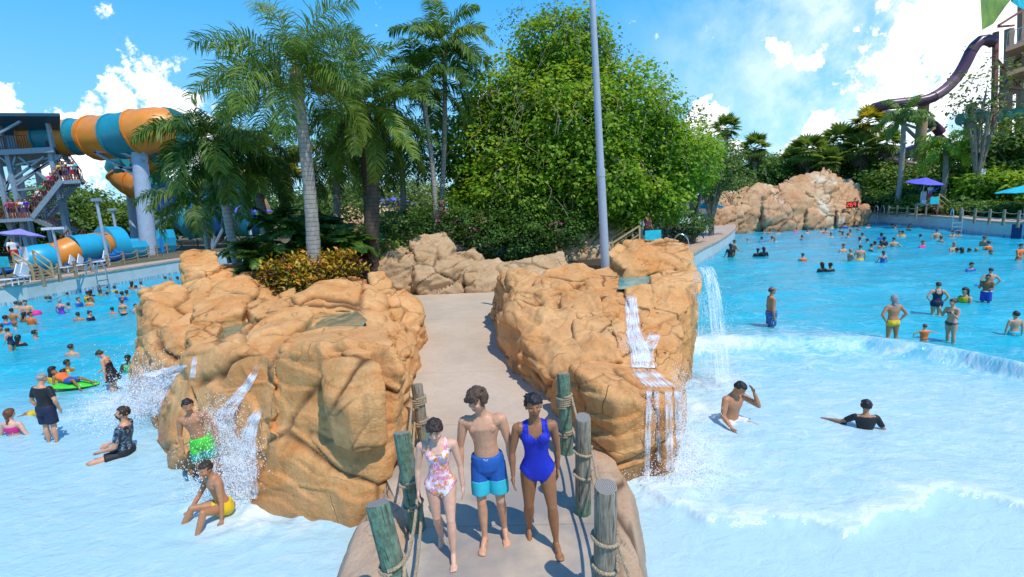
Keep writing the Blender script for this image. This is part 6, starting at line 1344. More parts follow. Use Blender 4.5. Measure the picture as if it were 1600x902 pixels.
            def RR(z, r, y=0): return [hh+M_@Vector((r*H*math.cos(a), (y+r*1.12*math.sin(a))*H, z*H)) for a in [2*math.pi*i/20 for i in range(20)]]
            V = RR(.02, .05)+RR(.05, .048)+RR(.068, .03); g.add(V, [(i*20+k_, i*20+(k_+1) % 20, (i+1)*20+(k_+1) % 20, (i+1)*20+k_) for i in range(2) for k_ in range(20)]+[tuple(range(20)), tuple(range(40, 60))])
            V, Fc = ellipsoid((0, 0, 0), (.04*H, .05*H, .006*H), 14, 6); g.add([hh+M_@(v+Vector((0, -.06*H, .022*H))) for v in V], Fc); so_ = g.build('cap', mt, root, True)
        else: continue
        so_.location = org
    return root, J
# --- the three walkers
GD = gp(697, 862, WZ)
def hgt(base, py): return ztop(base, py)-base.z
b1 = gp(697, 860, WZ); H1 = hgt(b1, 655)*1.05
b2 = gp(770, 842, WZ); H2 = hgt(b2, 606)*1.01
b3 = gp(845, 846, WZ); H3 = hgt(b3, 619)*1.03
person('girl in a pink and orange floral swimsuit, looking down as she walks', b1, R(4), H1, dict(T=(0, -.06, 1), hp=22, hy=-4, uaL=(-.20, .05, -1), faL=(-.04, -.12, -1), uaR=(.20, .03, -1), faR=(.05, -.14, -1), thR=(.02, -.36, -1), shR=(.0, -.10, -1), thL=(.04, -.04, -1), shL=(.03, .42, -1), ftR=(.05, -1, -.02), ftL=(-.1, -.85, -.5)),
       'pale', ('dark', 'part'), [('swimsuit', 'floral')], .93, True, False, 2, .0075, .98, seed=2)
person('boy with tousled brown hair in blue and aqua shorts, between two girls', b2, R(-3), H2, dict(T=(-.05, -.05, 1), hp=8, hy=-32, hr=-3, uaL=(-.20, .02, -1), faL=(-.0, -.16, -1), uaR=(.22, .02, -1), faR=(.08, -.12, -1), thL=(.02, -.20, -1), shL=(.02, .02, -1), thR=(.06, -.14, -1), shR=(.04, .26, -1), ftL=(-.12, -1, -.03), ftR=(.2, -1, -.2)),
       'fair', ('brown', 'tousled'), [('shorts', 'blue', 'aqua', .74), 'cord'], .94, False, False, 2, .0075, 1.04, seed=5, muscle=1.04)
person('girl in a royal blue ruffled swimsuit smiling as she walks beside the green post', b3, R(2), H3, dict(T=(-.02, -.05, 1), hp=-4, hy=3, uaL=(-.22, .02, -1), faL=(-.02, -.22, -1), uaR=(.16, .12, -1), faR=(-.02, .08, -1), thR=(.10, -.30, -1), shR=(.06, -.06, -1), thL=(-.05, -.02, -1), shL=(.0, .36, -1), ftR=(.15, -1, -.02), ftL=(-.1, -.9, -.4)),
       'brown', ('black', 'pulled'), [('swimsuit', 'royal', 1)], 1.02, True, False, 2, .0075, 1.0, seed=8)
# ------------------------------------------------------------------ posts and ropes of the bridge
def postmat(name, green, gz):
    m, t, b = newmat(name); o = t.obj(); z = t.n('ShaderNodeSeparateXYZ', {0: o}).outputs[2]
    g = t.noise(t.scalev(o, (1, 1, .12)), 42, 5, .7); c = t.ramp(g, [(.3, (.10, .075, .05)), (.55, (.30, .25, .18)), (.75, (.44, .39, .30))])
    pn = t.noise(t.scalev(o, (1, 1, .35)), 7, 5, .65); k = t.mr(t.math('SUBTRACT', t.math('ADD', pn, t.math('MULTIPLY', z, -gz)), green), -.05, .09, 0, 1)
    c = t.mix(t.math('MULTIPLY', k, .7), c, t.mix(t.mr(t.noise(o, 18, 4), .4, .6), (.035, .12, .07), (.09, .28, .18)))
    cr = t.mr(t.noise(t.scalev(o, (1, 1, .05)), 60, 3, .6), .30, .38, 1, 0); c = t.mix(t.math('MULTIPLY', cr, .8), c, (.03, .02, .012))
    t.put(b.inputs['Base Color'], c); b.inputs['Roughness'].default_value = .85; t.put(b.inputs['Normal'], t.bump(t.math('SUBTRACT', g, cr), .8, .012)); return m
PG = postmat('green_post_wood', .38, 0); PW = postmat('grey_post_wood', .30, .75)
ENDM, t, b = newmat('sawn_end'); o = t.obj(); dxy = t.vmath('LENGTH', t.scalev(o, (1, 1, 0))); rn = t.math('SINE', t.math('ADD', t.math('MULTIPLY', dxy, 420), t.math('MULTIPLY', t.noise(o, 12, 3), 9))); t.put(b.inputs['Base Color'], t.mix(t.mr(rn, -1, 1), (.14, .12, .10), (.36, .33, .28))); b.inputs['Roughness'].default_value = .9
def rope_tubes(mb, P, r=.016, pitch=.085):
    """laid rope: three strands twisted along the path"""
    P = [Vector(p) for p in P]; L_ = 0; up = Vector((0, .3, 1)); S3 = [[], [], []]
    for i, p in enumerate(P):
        t_ = (P[min(i+1, len(P)-1)]-P[max(i-1, 0)]).normalized(); x = t_.cross(up).normalized(); y = t_.cross(x)
        if i: L_ += (p-P[i-1]).length
        for k in range(3): a = 2*math.pi*(L_/pitch+k/3); S3[k].append(p+(x*math.cos(a)+y*math.sin(a))*r*.5)
    for q in S3: mb.tube(q, r*.62, 5)
def ang_pts(a, b, sag, step=.016):
    a = Vector(a); b = Vector(b); n = max(4, int((b-a).length*1.05/step)); return [a.lerp(b, i/n)-Vector((0, 0, sag*4*(i/n)*(1-i/n))) for i in range(n+1)]
POSTS = []
for (fx, fy, tx, ty, r, mt, lab, wraps) in [
    (664, 700, 651, 600, .085, PW, 'dark weathered post with a thick rope coil, behind the girl in the floral swimsuit', [(.80, 4), (.45, 2)]),
    (652, 826, 628, 676, .092, PG, 'green stained post standing just left of the girl in the floral swimsuit', [(.52, 1), (.28, 1)]),
    (640, 985, 589, 786, .095, PG, 'green streaked post nearest the camera on the floral swimsuit girl\'s side', [(.55, 1), (.33, 1)]),
    (886, 708, 880, 584, .090, PG, 'bright green post with a thick rope coil against the cascade outcrop', [(.74, 5), (.30, 2)]),
    (911, 801, 911, 652, .088, PW, 'tall grey post with green foot beside the girl in royal blue', [(.66, 1), (.42, 1)]),
    (944, 950, 947, 760, .095, PW, 'grey cracked post nearest the camera on the surf side', [(.60, 1), (.38, 1)])]:
    f = gp(fx, fy, WZ); zt = ztop(f, ty); tp = gp(tx, ty, zt); v = tp-f; h = v.length; root = empty('rope_post', f, 0, lab, 'post', 'wooden posts along the bridge'); root.rotation_euler = v.to_track_quat('Z', 'Y').to_euler()
    n = 20; rr_ = random.Random(fx); V = []; prof = [(-.05, 1.0), (0, 1.02), (h*.25, 1.0), (h*.5, .985), (h*.75, .98), (h-.012, .975), (h, .93)]; wob = [1+.03*rr_.uniform(-1, 1) for _ in range(n)]
    for z_, s_ in prof: V += [(r*s_*wob[k]*math.cos(2*math.pi*k/n), r*s_*wob[k]*math.sin(2*math.pi*k/n), z_+(.02*math.cos(2*math.pi*k/n) if z_ > h-.02 else 0)) for k in range(n)]
    me = mkmesh('shaft', V, [(i*n+k, i*n+(k+1) % n, (i+1)*n+(k+1) % n, (i+1)*n+k) for i in range(len(prof)-1) for k in range(n)]+[tuple(range(n))[::-1]]); smooth_by_angle(me, 35); meshobj('shaft', me, mt, root)
    me = mkmesh('sawn_end', V[-n:], [tuple(range(n))]); meshobj('sawn_end', me, ENDM, root)
    for (u, turns) in wraps:
        mb = MB(); P = []; z0 = h*u; N_ = int(turns*26)+1
        for i in range(N_+1): a = 2*math.pi*i/26; P.append((math.cos(a)*(r+.014), math.sin(a)*(r+.014), z0-i/26*.031+.012*math.sin(a*1.0)))
        rope_tubes(mb, P, .017); 
        if turns == 1: rope_tubes(mb, ang_pts((r*.6*(1 if fx > 760 else -1), -r-.01, z0+.02), (r*1.3*(1 if fx > 760 else -1), -r*.6, z0-.05), .0), .02)
        mb.build('rope_coil', ROPE, root, True)
    POSTS.append((f, v, r, wraps))
def rope_between(label, A, B, pairs, side):
    mbs = []
    for (ua, ub, sag) in pairs:
        pa = A[0]+A[1]*ua+Vector((side*A[2]*1.1, -.03, 0)); pb = B[0]+B[1]*ub+Vector((side*B[2]*1.1, .03, 0)); mb = MB(); rope_tubes(mb, ang_pts(pa, pb, sag)); c = (pa+pb)/2
        o = mb.build('rope', ROPE, None, True); tag(o, label % ('upper' if ua > .5 else 'lower'), 'rope', 'ropes between the bridge posts')
rope_between('%s rope from the dark coiled post to the green post beside the floral swimsuit', POSTS[0], POSTS[1], [(.76, .50, .12), (.42, .27, .10)], -1)
rope_between('%s rope between the two green posts left of the walkers', POSTS[1], POSTS[2], [(.51, .54, .13), (.27, .32, .10)], 1)
rope_between('%s rope from the green coiled post to the grey post beside the royal blue swimsuit', POSTS[3], POSTS[4], [(.72, .66, .12), (.30, .42, .05)], 1)
rope_between('%s rope between the two grey posts on the surf side', POSTS[4], POSTS[5], [(.65, .60, .12), (.42, .38, .10)], 1)
for k, (P_, dx) in enumerate([(POSTS[2], 1), (POSTS[5], 1)]):
    mb = MB(); a = P_[0]+P_[1]*.55+Vector((dx*P_[2]*1.1, -.02, 0)); rope_tubes(mb, ang_pts(a, a+Vector((.12*dx, -.75, -.28)), .05)); tag(mb.build('rope', ROPE, None, True), ['rope end hanging from the nearest green post down out of view', 'rope end hanging from the nearest grey post down out of view'][k], 'rope', 'ropes between the bridge posts')
# ------------------------------------------------------------------ falling water
m, t, b = newmat('falling_water'); m.surface_render_method = 'DITHERED' if hasattr(m, 'surface_render_method') else None
su = t.attr('su').outputs['Fac']; sv = t.attr('sv').outputs['Fac']; cb = t.n('ShaderNodeCombineXYZ', {0: t.math('MULTIPLY', su, 1.0), 1: t.math('MULTIPLY', sv, 1.0), 2: 0.0}); o = t.pos()
s1 = t.noise(t.scalev(cb, (22, 2.4, 1)), 1.0, 6, .7, .3); s2 = t.noise(o, 26, 5, .8)
den = t.attr('dens').outputs['Fac']; edge = t.math('MULTIPLY', t.mr(su, 0, .22), t.mr(su, 1, .78)); a_ = t.math('ADD', t.math('MULTIPLY', s1, .95), t.math('MULTIPLY', s2, .55)); a_ = t.math('ADD', a_, t.math('MULTIPLY', t.math('SUBTRACT', edge, 1), .55))
a_ = t.math('MULTIPLY', t.mr(t.math('ADD', a_, den), .62, .92), .88); b.inputs['Base Color'].default_value = (.90, .94, .97, 1); b.inputs['Roughness'].default_value = .25
t.put(b.inputs['Alpha'], a_); t.put(b.inputs['Normal'], t.bump(s2, .5, .03)); FALL = m
DROP, t, b = newmat('spray_drops'); b.inputs['Base Color'].default_value = (.92, .95, .98, 1); b.inputs['Roughness'].default_value = .2
bpy.context.view_layer.update(); DG = bpy.context.evaluated_depsgraph_get()
def hit(px, py, off=.03):
    ok, loc_, nr, ix, ob, mx = S.ray_cast(DG, Vector((0, 0, CAMZ)), ray(px, py)); 
    return loc_-ray(px, py)*off+nr*.01 if ok else None
def spray(root, cs, seed):
    """cs: (centre, radii, count, size)"""
    rg = np.random.default_rng(seed); VV = []
    for c, r, n, sz in [(c_, r_, int(n_*1.9), s_*.62) for c_, r_, n_, s_ in cs]:
        d = rg.normal(size=(n, 3))*np.array(r)+np.array(c); d = d[d[:, 2] > .01]; VV.append(np.concatenate([d, (sz*rg.uniform(.3, 1.0, len(d))**1.5)[:, None]], 1))
    A = np.concatenate(VV); o = np.array([[1, 0, 0], [-1, 0, 0], [0, 1, 0], [0, -1, 0], [0, 0, 1.5], [0, 0, -1.5]]); V = (A[:, None, :3]-np.array(root.location)+o[None]*A[:, None, 3:]).reshape(-1, 3)
    f = np.array([[0, 2, 4], [2, 1, 4], [1, 3, 4], [3, 0, 4], [2, 0, 5], [1, 2, 5], [3, 1, 5], [0, 3, 5]]); F = (np.arange(len(A))[:, None, None]*6+f[None]).reshape(-1, 3)
    ob = meshobj('spray', fastmesh('spray', V, F), DROP, root); ob['kind'] = 'stuff'; return ob
def drape(root, line, nA=16, nS=10, dens=0.0, name='water_sheet', off=.03):
    """line: (px, py, half width px) draped on whatever rock is behind the pixels"""
    L_ = spline([Vector(q) for q in line], nS); rows = []; su_ = []; sv_ = []; run = 0
    last = None
    for i, q in enumerate(L_):
        row = []
        for k in range(nA+1):
            f = k/nA*2-1; h_ = hit(q.x+f*q.z, q.y, off) or gp(q.x+f*q.z, q.y, 0); row.append(h_)
        # keep the sheet from jumping back across gaps
        if rows:
            for k in range(nA+1):
                if row[k].y > rows[-1][k].y+.5: row[k] = dp(q.x+(k/nA*2-1)*q.z, q.y, rows[-1][k].y+.1)
        rows.append(row)
    V = []; su_ = []; sv_ = []; run = 0
    for i, row in enumerate(rows):
        if i: run += (row[nA//2]-rows[i-1][nA//2]).length
        for k, p in enumerate(row): V.append(p-root.location); su_.append(k/nA); sv_.append(run)
    F = [(i*(nA+1)+k, i*(nA+1)+k+1, (i+1)*(nA+1)+k+1, (i+1)*(nA+1)+k) for i in range(len(rows)-1) for k in range(nA)]
    me = mkmesh(name, V, F, True); setattrf(me, 'su', su_); setattrf(me, 'sv', sv_); setattrf(me, 'dens', [dens-.6*max(0, 1-r_/(.25*len(rows)))**1.5+.06*math.sin(r_*.9) for r_ in range(len(rows)) for _ in range(nA+1)]); meshobj(name, me, FALL, root); return rows
def jet(root, p0, p1, width, up, n=30, nA=10, dens=.0, wdir=None, spread=1.8):
    p0 = Vector(p0); p1 = Vector(p1); d = p1-p0; wd_ = wdir or Vector((-d.y, d.x, 0)).normalized(); V = []; su_ = []; sv_ = []
    for i in range(n+1):
        s = i/n; x = p0.lerp(p1, s); z = p0.z+up*4*s*(1-s)*1.0+(p1.z-p0.z)*s*s if True else 0; c = Vector((p0.x+(p1.x-p0.x)*s, p0.y+(p1.y-p0.y)*s, z)); w = width*(1+(spread-1)*s)
        for k in range(nA+1): V.append(c+wd_*(k/nA-.5)*w+Vector((0, 0, .02*math.sin(k*2.1+s*7)))-root.location); su_.append(k/nA); sv_.append(s*3)
    F = [(i*(nA+1)+k, i*(nA+1)+k+1, (i+1)*(nA+1)+k+1, (i+1)*(nA+1)+k) for i in range(n) for k in range(nA)]
    me = mkmesh('water_sheet', V, F, True); setattrf(me, 'su', su_); setattrf(me, 'sv', sv_); setattrf(me, 'dens', [dens]*len(V)); meshobj('water_sheet', me, FALL, root)
W1 = empty('waterfall', gp(225, 640), 0, 'white waterfall splashing off the far side of the left outcrop beside the bearded man', 'waterfall')
drape(W1, [(296, 566, 6), (280, 574, 16), (258, 590, 26), (240, 620, 28), (226, 650, 30)], dens=.12)
p = dp(262, 582, 9.6); jet(W1, p, gp(212, 655), .9, .15, dens=.05, wdir=Vector((.5, .85, 0)))
spray(W1, [(dp(240, 610, 9.3), (.28, .3, .28), 2600, .017), (gp(222, 650)+Vector((0, 0, .2)), (.55, .5, .22), 3200, .018), (dp(215, 600, 9.8), (.35, .3, .35), 900, .014)], 1)
W2 = empty('waterfall', gp(370, 775), 0, 'white cascade running down the gully behind the boy in green shorts', 'waterfall')
drape(W2, [(412, 556, 6), (402, 576, 9), (388, 600, 12), (368, 626, 17), (350, 652, 24), (356, 690, 30), (370, 730, 34), (368, 775, 38)], dens=.06); drape(W2, [(416, 622, 8), (398, 655, 14), (388, 690, 20), (386, 740, 24), (385, 780, 26)], dens=.10)
spray(W2, [(hit(362, 690) or gp(362, 740), (.22, .15, .2), 2200, .013), (gp(372, 772)+Vector((0, 0, .25)), (.3, .2, .28), 3600, .015), (dp(345, 650, 7.0), (.2, .12, .15), 700, .012)], 2)
W2b = empty('waterfall', hit(220+4, 560) or gp(230, 600), 0, 'thin white trickle on the ridge above the boy in green shorts', 'waterfall'); drape(W2b, [(306, 552, 4), (304, 570, 6), (302, 590, 7)], dens=.06)
W3 = empty('waterfall', hit(990, 480) or gp(990, 640), 0, 'stepped white cascade dropping from the pool in the right outcrop', 'waterfall')
drape(W3, [(985, 450, 13), (986, 470, 14), (988, 495, 15), (990, 520, 17), (1000, 548, 22), (1006, 575, 28)], dens=.09); drape(W3, [(1022, 512, 10), (1020, 530, 16), (1008, 550, 20), (1004, 566, 22)], dens=.03)
drape(W3, [(1000, 572, 26), (1015, 590, 34), (1034, 606, 36)], dens=.03)
for (x0, x1, w, yb, dn) in [(1014, 1010, 7, 752, .02), (1026, 1030, 6, 720, -.03), (1044, 1046, 9, 735, .0), (1058, 1062, 8, 712, .03)]: drape(W3, [(x0, 604, w), (x0, 620, w), ((x0+x1)/2, 670, w), (x1, yb, w)], dens=dn)
spray(W3, [(dp(1064, 640, 7.6), (.10, .2, .35), 1800, .012), (gp(1062, 712)+Vector((0, 0, .2)), (.3, .45, .2), 3200, .015), (gp(1045, 752)+Vector((0, 0, .1)), (.4, .15, .12), 1200, .013), (hit(990, 545) or gp(990, 600), (.12, .1, .15), 900, .012), (hit(1012, 650) or gp(1010, 700), (.12, .05, .3), 420, .010)], 3)
W4 = empty('waterfall', gp(1130, 603), 0, 'clear arching water jet falling from the right outcrop towards the seated man', 'waterfall')
jet(W4, dp(1088, 444, 11.2), gp(1130, 602), .5, .75, dens=-.02, wdir=Vector((.94, .35, 0)), spread=1.3); jet(W4, dp(1084, 470, 11.0), gp(1104, 590), .4, .45, dens=-.10, wdir=Vector((.94, .35, 0)), spread=1.5)
spray(W4, [(dp(1122, 540, 9.6), (.12, .25, .45), 1500, .011), (gp(1130, 600)+Vector((0, 0, .1)), (.4, .35, .12), 1500, .013), (dp(1108, 470, 10.4), (.1, .2, .25), 500, .010)], 4)
# ------------------------------------------------------------------ bathers near the camera
def bather(lab, px, pyw, pyt, pose, frac=None, z0=0, H=None, yaw=0, **k):
    """frac = share of the height that is above the water"""
    b = gp(px, pyw, z0); vis = ztop(b, pyt)-b.z; frac = frac or 1; H_ = H or vis/frac
    base = Vector((b.x, b.y, z0+vis-H_*k.pop('top', 1.0))); return person(lab, base, yaw, H_, pose, **k)
# boy in green shorts
p_ = gp(330, 752, 0); Hb = (ztop(p_, 620)-0)*1.0
person('boy in lime green shorts standing beside the cascade of the left outcrop', Vector((p_.x, p_.y, -.12)), R(12), Hb+.12, dict(T=(-.10, -.06, 1), hp=8, hy=22, hr=6, uaL=(-.22, .05, -1), faL=(.12, -.30, -1), uaR=(.42, .02, -1), faR=(.18, -.25, -1), thL=(-.02, -.12, -1), thR=(.10, -.1, -1)), 'tan', ('black', 'short'), [('shorts', 'lime', 'seagreen', .70)], .95, detail=2, vox=.009, seed=12, tilt=(0, R(-3)))
# seated boy at his feet
c = gp(352, 800, 0); person('wet boy sitting in the shallow water leaning on his knees under the cascade', Vector((c.x, c.y, .10)), R(-38), 1.52, dict(T=(-.05, -.18, 1), hp=5, hy=10, uaL=(-.3, -.5, -1), faL=(.1, -.75, -.75), uaR=(.3, -.1, -1), faR=(.15, -.2, -1), thL=(-.25, -1, .30), shL=(-.1, -.55, -.85), thR=(.30, -1, .45), shR=(.1, -.45, -1), ftL=(-.1, -1, -.1), ftR=(.1, -1, -.1)),
       'tan', ('dark', 'short'), [('shorts', 'yellow', None, .4)], .95, detail=2, vox=.01, pel=0, seed=14)
c = gp(196, 708, 0); person('bearded man in a dark patterned shirt sitting in the water by the left waterfall', Vector((c.x, c.y, .0)), R(-72), 1.78, dict(T=(0, .12, 1), hp=-4, uaL=(-.15, -.35, -1), faL=(.3, -1, -.3), uaR=(.15, -.35, -1), faR=(-.3, -1, -.3), thL=(-.45, -1, .05), shL=(.5, -.6, -.35), thR=(.45, -1, .05), shR=(-.5, -.6, -.35)),
       'fair', ('dark', 'short'), [('shirt', 'pattern'), 'beard', ('shorts', 'black', None, .6)], 1.08, detail=1, vox=.014, pel=.02, seed=15)
bather('man in black t-shirt and navy shorts seen from behind, hands at his hips', 83, 690, 585, dict(T=(0, -.03, 1), uaL=(-.45, .1, -1), faL=(.15, -.35, -1), uaR=(.45, .1, -1), faR=(-.15, -.35, -1), hp=12), .93, yaw=R(172), skin='fair', hair=('grey', 'short'), wear=[('shirt', 'black'), ('shorts', 'navy', None, .8)], fat=1.12, detail=1, vox=.014, seed=16, tilt=(0, 0))
bather('woman in a short black swim dress looking down, alone in the left shallows', 178, 608, 545, dict(T=(0, -.16, 1), hp=35, uaL=(-.1, -.25, -1), faL=(0, -.9, -.6), uaR=(.15, .1, -1), faR=(.0, -.1, -1)), .80, yaw=R(-75), skin='fair', hair=('dark', 'bun'), wear=[('dress', 'black')], fat=1.18, female=True, vox=.016, seed=17)
c = gp(1140, 655, 0); person('bare chested man sitting in the surf with one hand over his face', Vector((c.x, c.y, -.05)), R(22), 1.80, dict(T=(.02, -.16, 1), hp=26, hy=14, uaL=(-.45, -.25, -1), faL=(-.05, -.9, -.55), uaR=(.30, -.75, -.35), faR=(-.30, .15, 1), hnR=(-.25, .35, .9), thL=(-.25, -1, .02), shL=(-.15, -1, -.18), thR=(.30, -1, .10), shR=(.05, -.8, -.4)), 'tan', ('black', 'short'), [('shorts', 'white', None, .6)], 1.12, detail=2, vox=.012, pel=0, seed=18)
c = gp(1352, 672, 0); person('boy in a black rash shirt seen from behind in the shallow surf', Vector((c.x, c.y, -.17)), R(165), 1.42, dict(T=(0, -.05, 1), hy=-25, uaL=(-.55, .0, -.9), faL=(-.5, .1, -1), uaR=(.6, -.45, -.6), faR=(.8, -.6, -.1), thL=(-.2, -1, .1), shL=(0, -.8, -.6), thR=(.2, -1, .1), shR=(0, -.8, -.6)), 'tan', ('black', 'short'), [('shirt', 'black'), ('shorts', 'black', None, .6)], 1.0, detail=1, vox=.013, pel=0, child=True, seed=19)
c = gp(1318, 660, .03); V, F_ = ellipsoid((0, 0, 0), (.14, .05, .02), 12, 6); o = MB().add(V, F_).build('water_shoe', CL_['black'], None, True); o.location = c; o.rotation_euler = (0, .2, .9); tag(o, 'dark shoe just above the water beside the boy in the black shirt', 'shoe')
bather('man in a cap and dotted blue trunks standing in profile in the right shallows', 1204, 518, 449, dict(T=(0, .02, 1), uaL=(-.08, .1, -1), faL=(-.02, -.2, -1), uaR=(.1, .1, -1), faR=(0, -.2, -1)), .80, yaw=R(82), skin='tan', hair=('brown', 'short'), wear=[('shorts', 'dots', None, .8), ('sunhat', 'grey')], fat=1.14, vox=.016, seed=20)
bather('grey haired person in yellow briefs seen from behind with hands on hips', 1393, 531, 462, dict(T=(0, -.03, 1), uaL=(-.62, .15, -.8), faL=(.55, -.2, -.75), uaR=(.62, .15, -.8), faR=(-.55, -.2, -.75), thL=(-.07, 0, -1), thR=(.07, 0, -1)), .80, yaw=R(178), skin='tan', hair=('grey', 'long'), wear=[('briefs', 'yellow')], fat=1.1, vox=.016, seed=21)
bather('child in a bright orange life vest between the yellow briefs and the bikini', 1443, 534, 507, dict(uaL=(-.9, -.2, -.3), faL=(-1, -.2, -.2), uaR=(.8, -.2, -.5)), .52, yaw=R(170), skin='fair', hair=('brown', 'short'), wear=[('vest', 'orange')], child=True, vox=.018, seed=22)
bather('woman in a blue patterned bikini touching her chin, seen in profile', 1484, 531, 467, dict(T=(0, -.03, 1), uaL=(-.1, -.45, -1), faL=(0, -.5, 1), hnL=(0, -.2, 1), uaR=(.1, -.2, -1), faR=(0, -.7, .7), thL=(-.1, .15, -1), thR=(.1, -.1, -1)), .82, yaw=R(-80), skin='fair', hair=('brown', 'bun'), wear=[('bikini', 'pattern')], female=True, fat=1.08, vox=.016, seed=23)
bather('woman in a navy swimsuit with hands on hips behind the bikini woman', 1462, 491, 441, dict(uaL=(-.55, .15, -.85), faL=(.5, -.2, -.8), uaR=(.62, .15, -.8), faR=(-.55, -.2, -.75)), .74, yaw=R(165), skin='fair', hair=('dark', 'short'), wear=[('swimsuit', 'navy'), ('shorts', 'navy', None, .3)], female=True, fat=1.15, vox=.018, seed=24)
bather('dark skinned man in striped blue trunks holding his hands to his chest', 1539, 476, 429, dict(uaL=(-.1, -.25, -1), faL=(.1, -.9, .3), uaR=(.1, -.2, -1), faR=(-.1, -.9, .1)), .78, yaw=R(-60), skin='brown', hair=('black', 'short'), wear=[('shorts', 'stripe', None, .85)], fat=1.05, vox=.018, seed=25)
bather('boy standing waist deep near the right picture edge, seen from behind', 1584, 523, 487, dict(uaL=(-.3, 0, -1), uaR=(.3, 0, -1)), .50, yaw=R(175), skin='fair', hair=('dark', 'short'), wear=[('shorts', 'aqua', None, .6)], child=True, vox=.018, seed=26)
bather('girl in a fuchsia top with a long ponytail, back turned, at the left edge', 22, 680, 640, dict(uaL=(-.4, 0, -1), uaR=(.4, 0, -1), faR=(.3, -.6, -.7), faL=(-.3, -.6, -.7)), .36, yaw=R(178), skin='pale', hair=('red', 'tail'), wear=[('top', 'pink'), ('briefs', 'pink')], female=True, fat=1.05, vox=.016, seed=27)
# ------------------------------------------------------------------ swimmers farther out: a few built bodies, copied with their own colours
_tpl = {}
POSE = {'back': (dict(uaL=(-.35, -.1, -1), faL=(-.1, -.6, -.8), uaR=(.35, -.1, -1), faR=(.1, -.6, -.8)), 178), 'hips': (dict(uaL=(-.6, .1, -.8), faL=(.5, -.2, -.8), uaR=(.6, .1, -.8), faR=(-.5, -.2, -.8)), 175),
        'side': (dict(T=(0, -.06, 1), uaL=(-.1, -.4, -1), faL=(0, -1, -.3), uaR=(.1, -.1, -1), faR=(0, -.5, -.8)), 85), 'wide': (dict(uaL=(-1, -.3, -.35), faL=(-.9, -.6, -.1), uaR=(1, -.3, -.35), faR=(.9, -.6, -.1)), 160), 'front': (dict(hp=8, uaL=(-.3, -.3, -1), faL=(0, -.9, -.3), uaR=(.3, -.3, -1), faR=(0, -.9, -.3)), 15)}
def swimmer(px, pyw, pyt, frac, pose, skin, hair, hs, wear, lab, group, child=False, fat=1.05, flip=0, female=False):
    b = gp(px, pyw, 0); vis = ztop(b, pyt); H = max(1.05, min(1.85, vis/frac)); key = (pose, hs, wear[0] if wear else None, child, fat, female)
    if key not in _tpl:
        r, J = person('x', Vector((0, 0, -50)), 0, 1.6, POSE[pose][0], 'fair', ('black', hs), [(wear[0], 'navy', None, .6)] if wear else [], fat, female, child, 0, vox=.028, seed=len(_tpl)); _tpl[key] = r
    r = copy_tree(_tpl[key]); s = H/1.6; r.scale = (s, s, s); r.location = (b.x, b.y, vis-H*1.0); yaw = POSE[pose][1]; r.rotation_euler = (0, 0, R((-yaw if flip else yaw)+((px*7) % 31-15)))
    r['label'] = lab; r['group'] = group; r['category'] = 'person'
    for c in r.children:
        n = c.name.split('.')[0]; m_ = SK[skin] if n == 'body' else HR[hair] if n == 'hair' else CL_[wear[1]]
        c.material_slots[0].link = 'OBJECT'; c.material_slots[0].material = m_
        if n != 'body' and n != 'hair': pass
    return r
GL = 'bathers in the left pool'; GR = 'bathers in the right pool'
def sw(side, rows):
    for q in rows:
        px, pw, pt, fr, po, sk, ha, hs, we, lab = q[:10]; k = q[10] if len(q) > 10 else {}
        swimmer(px, pw, pt, fr, po, sk, ha, hs, we, lab, GL if side == 'L' else GR, **k)
V_, S_, B_ = 'vest', 'shorts', 'shirt'
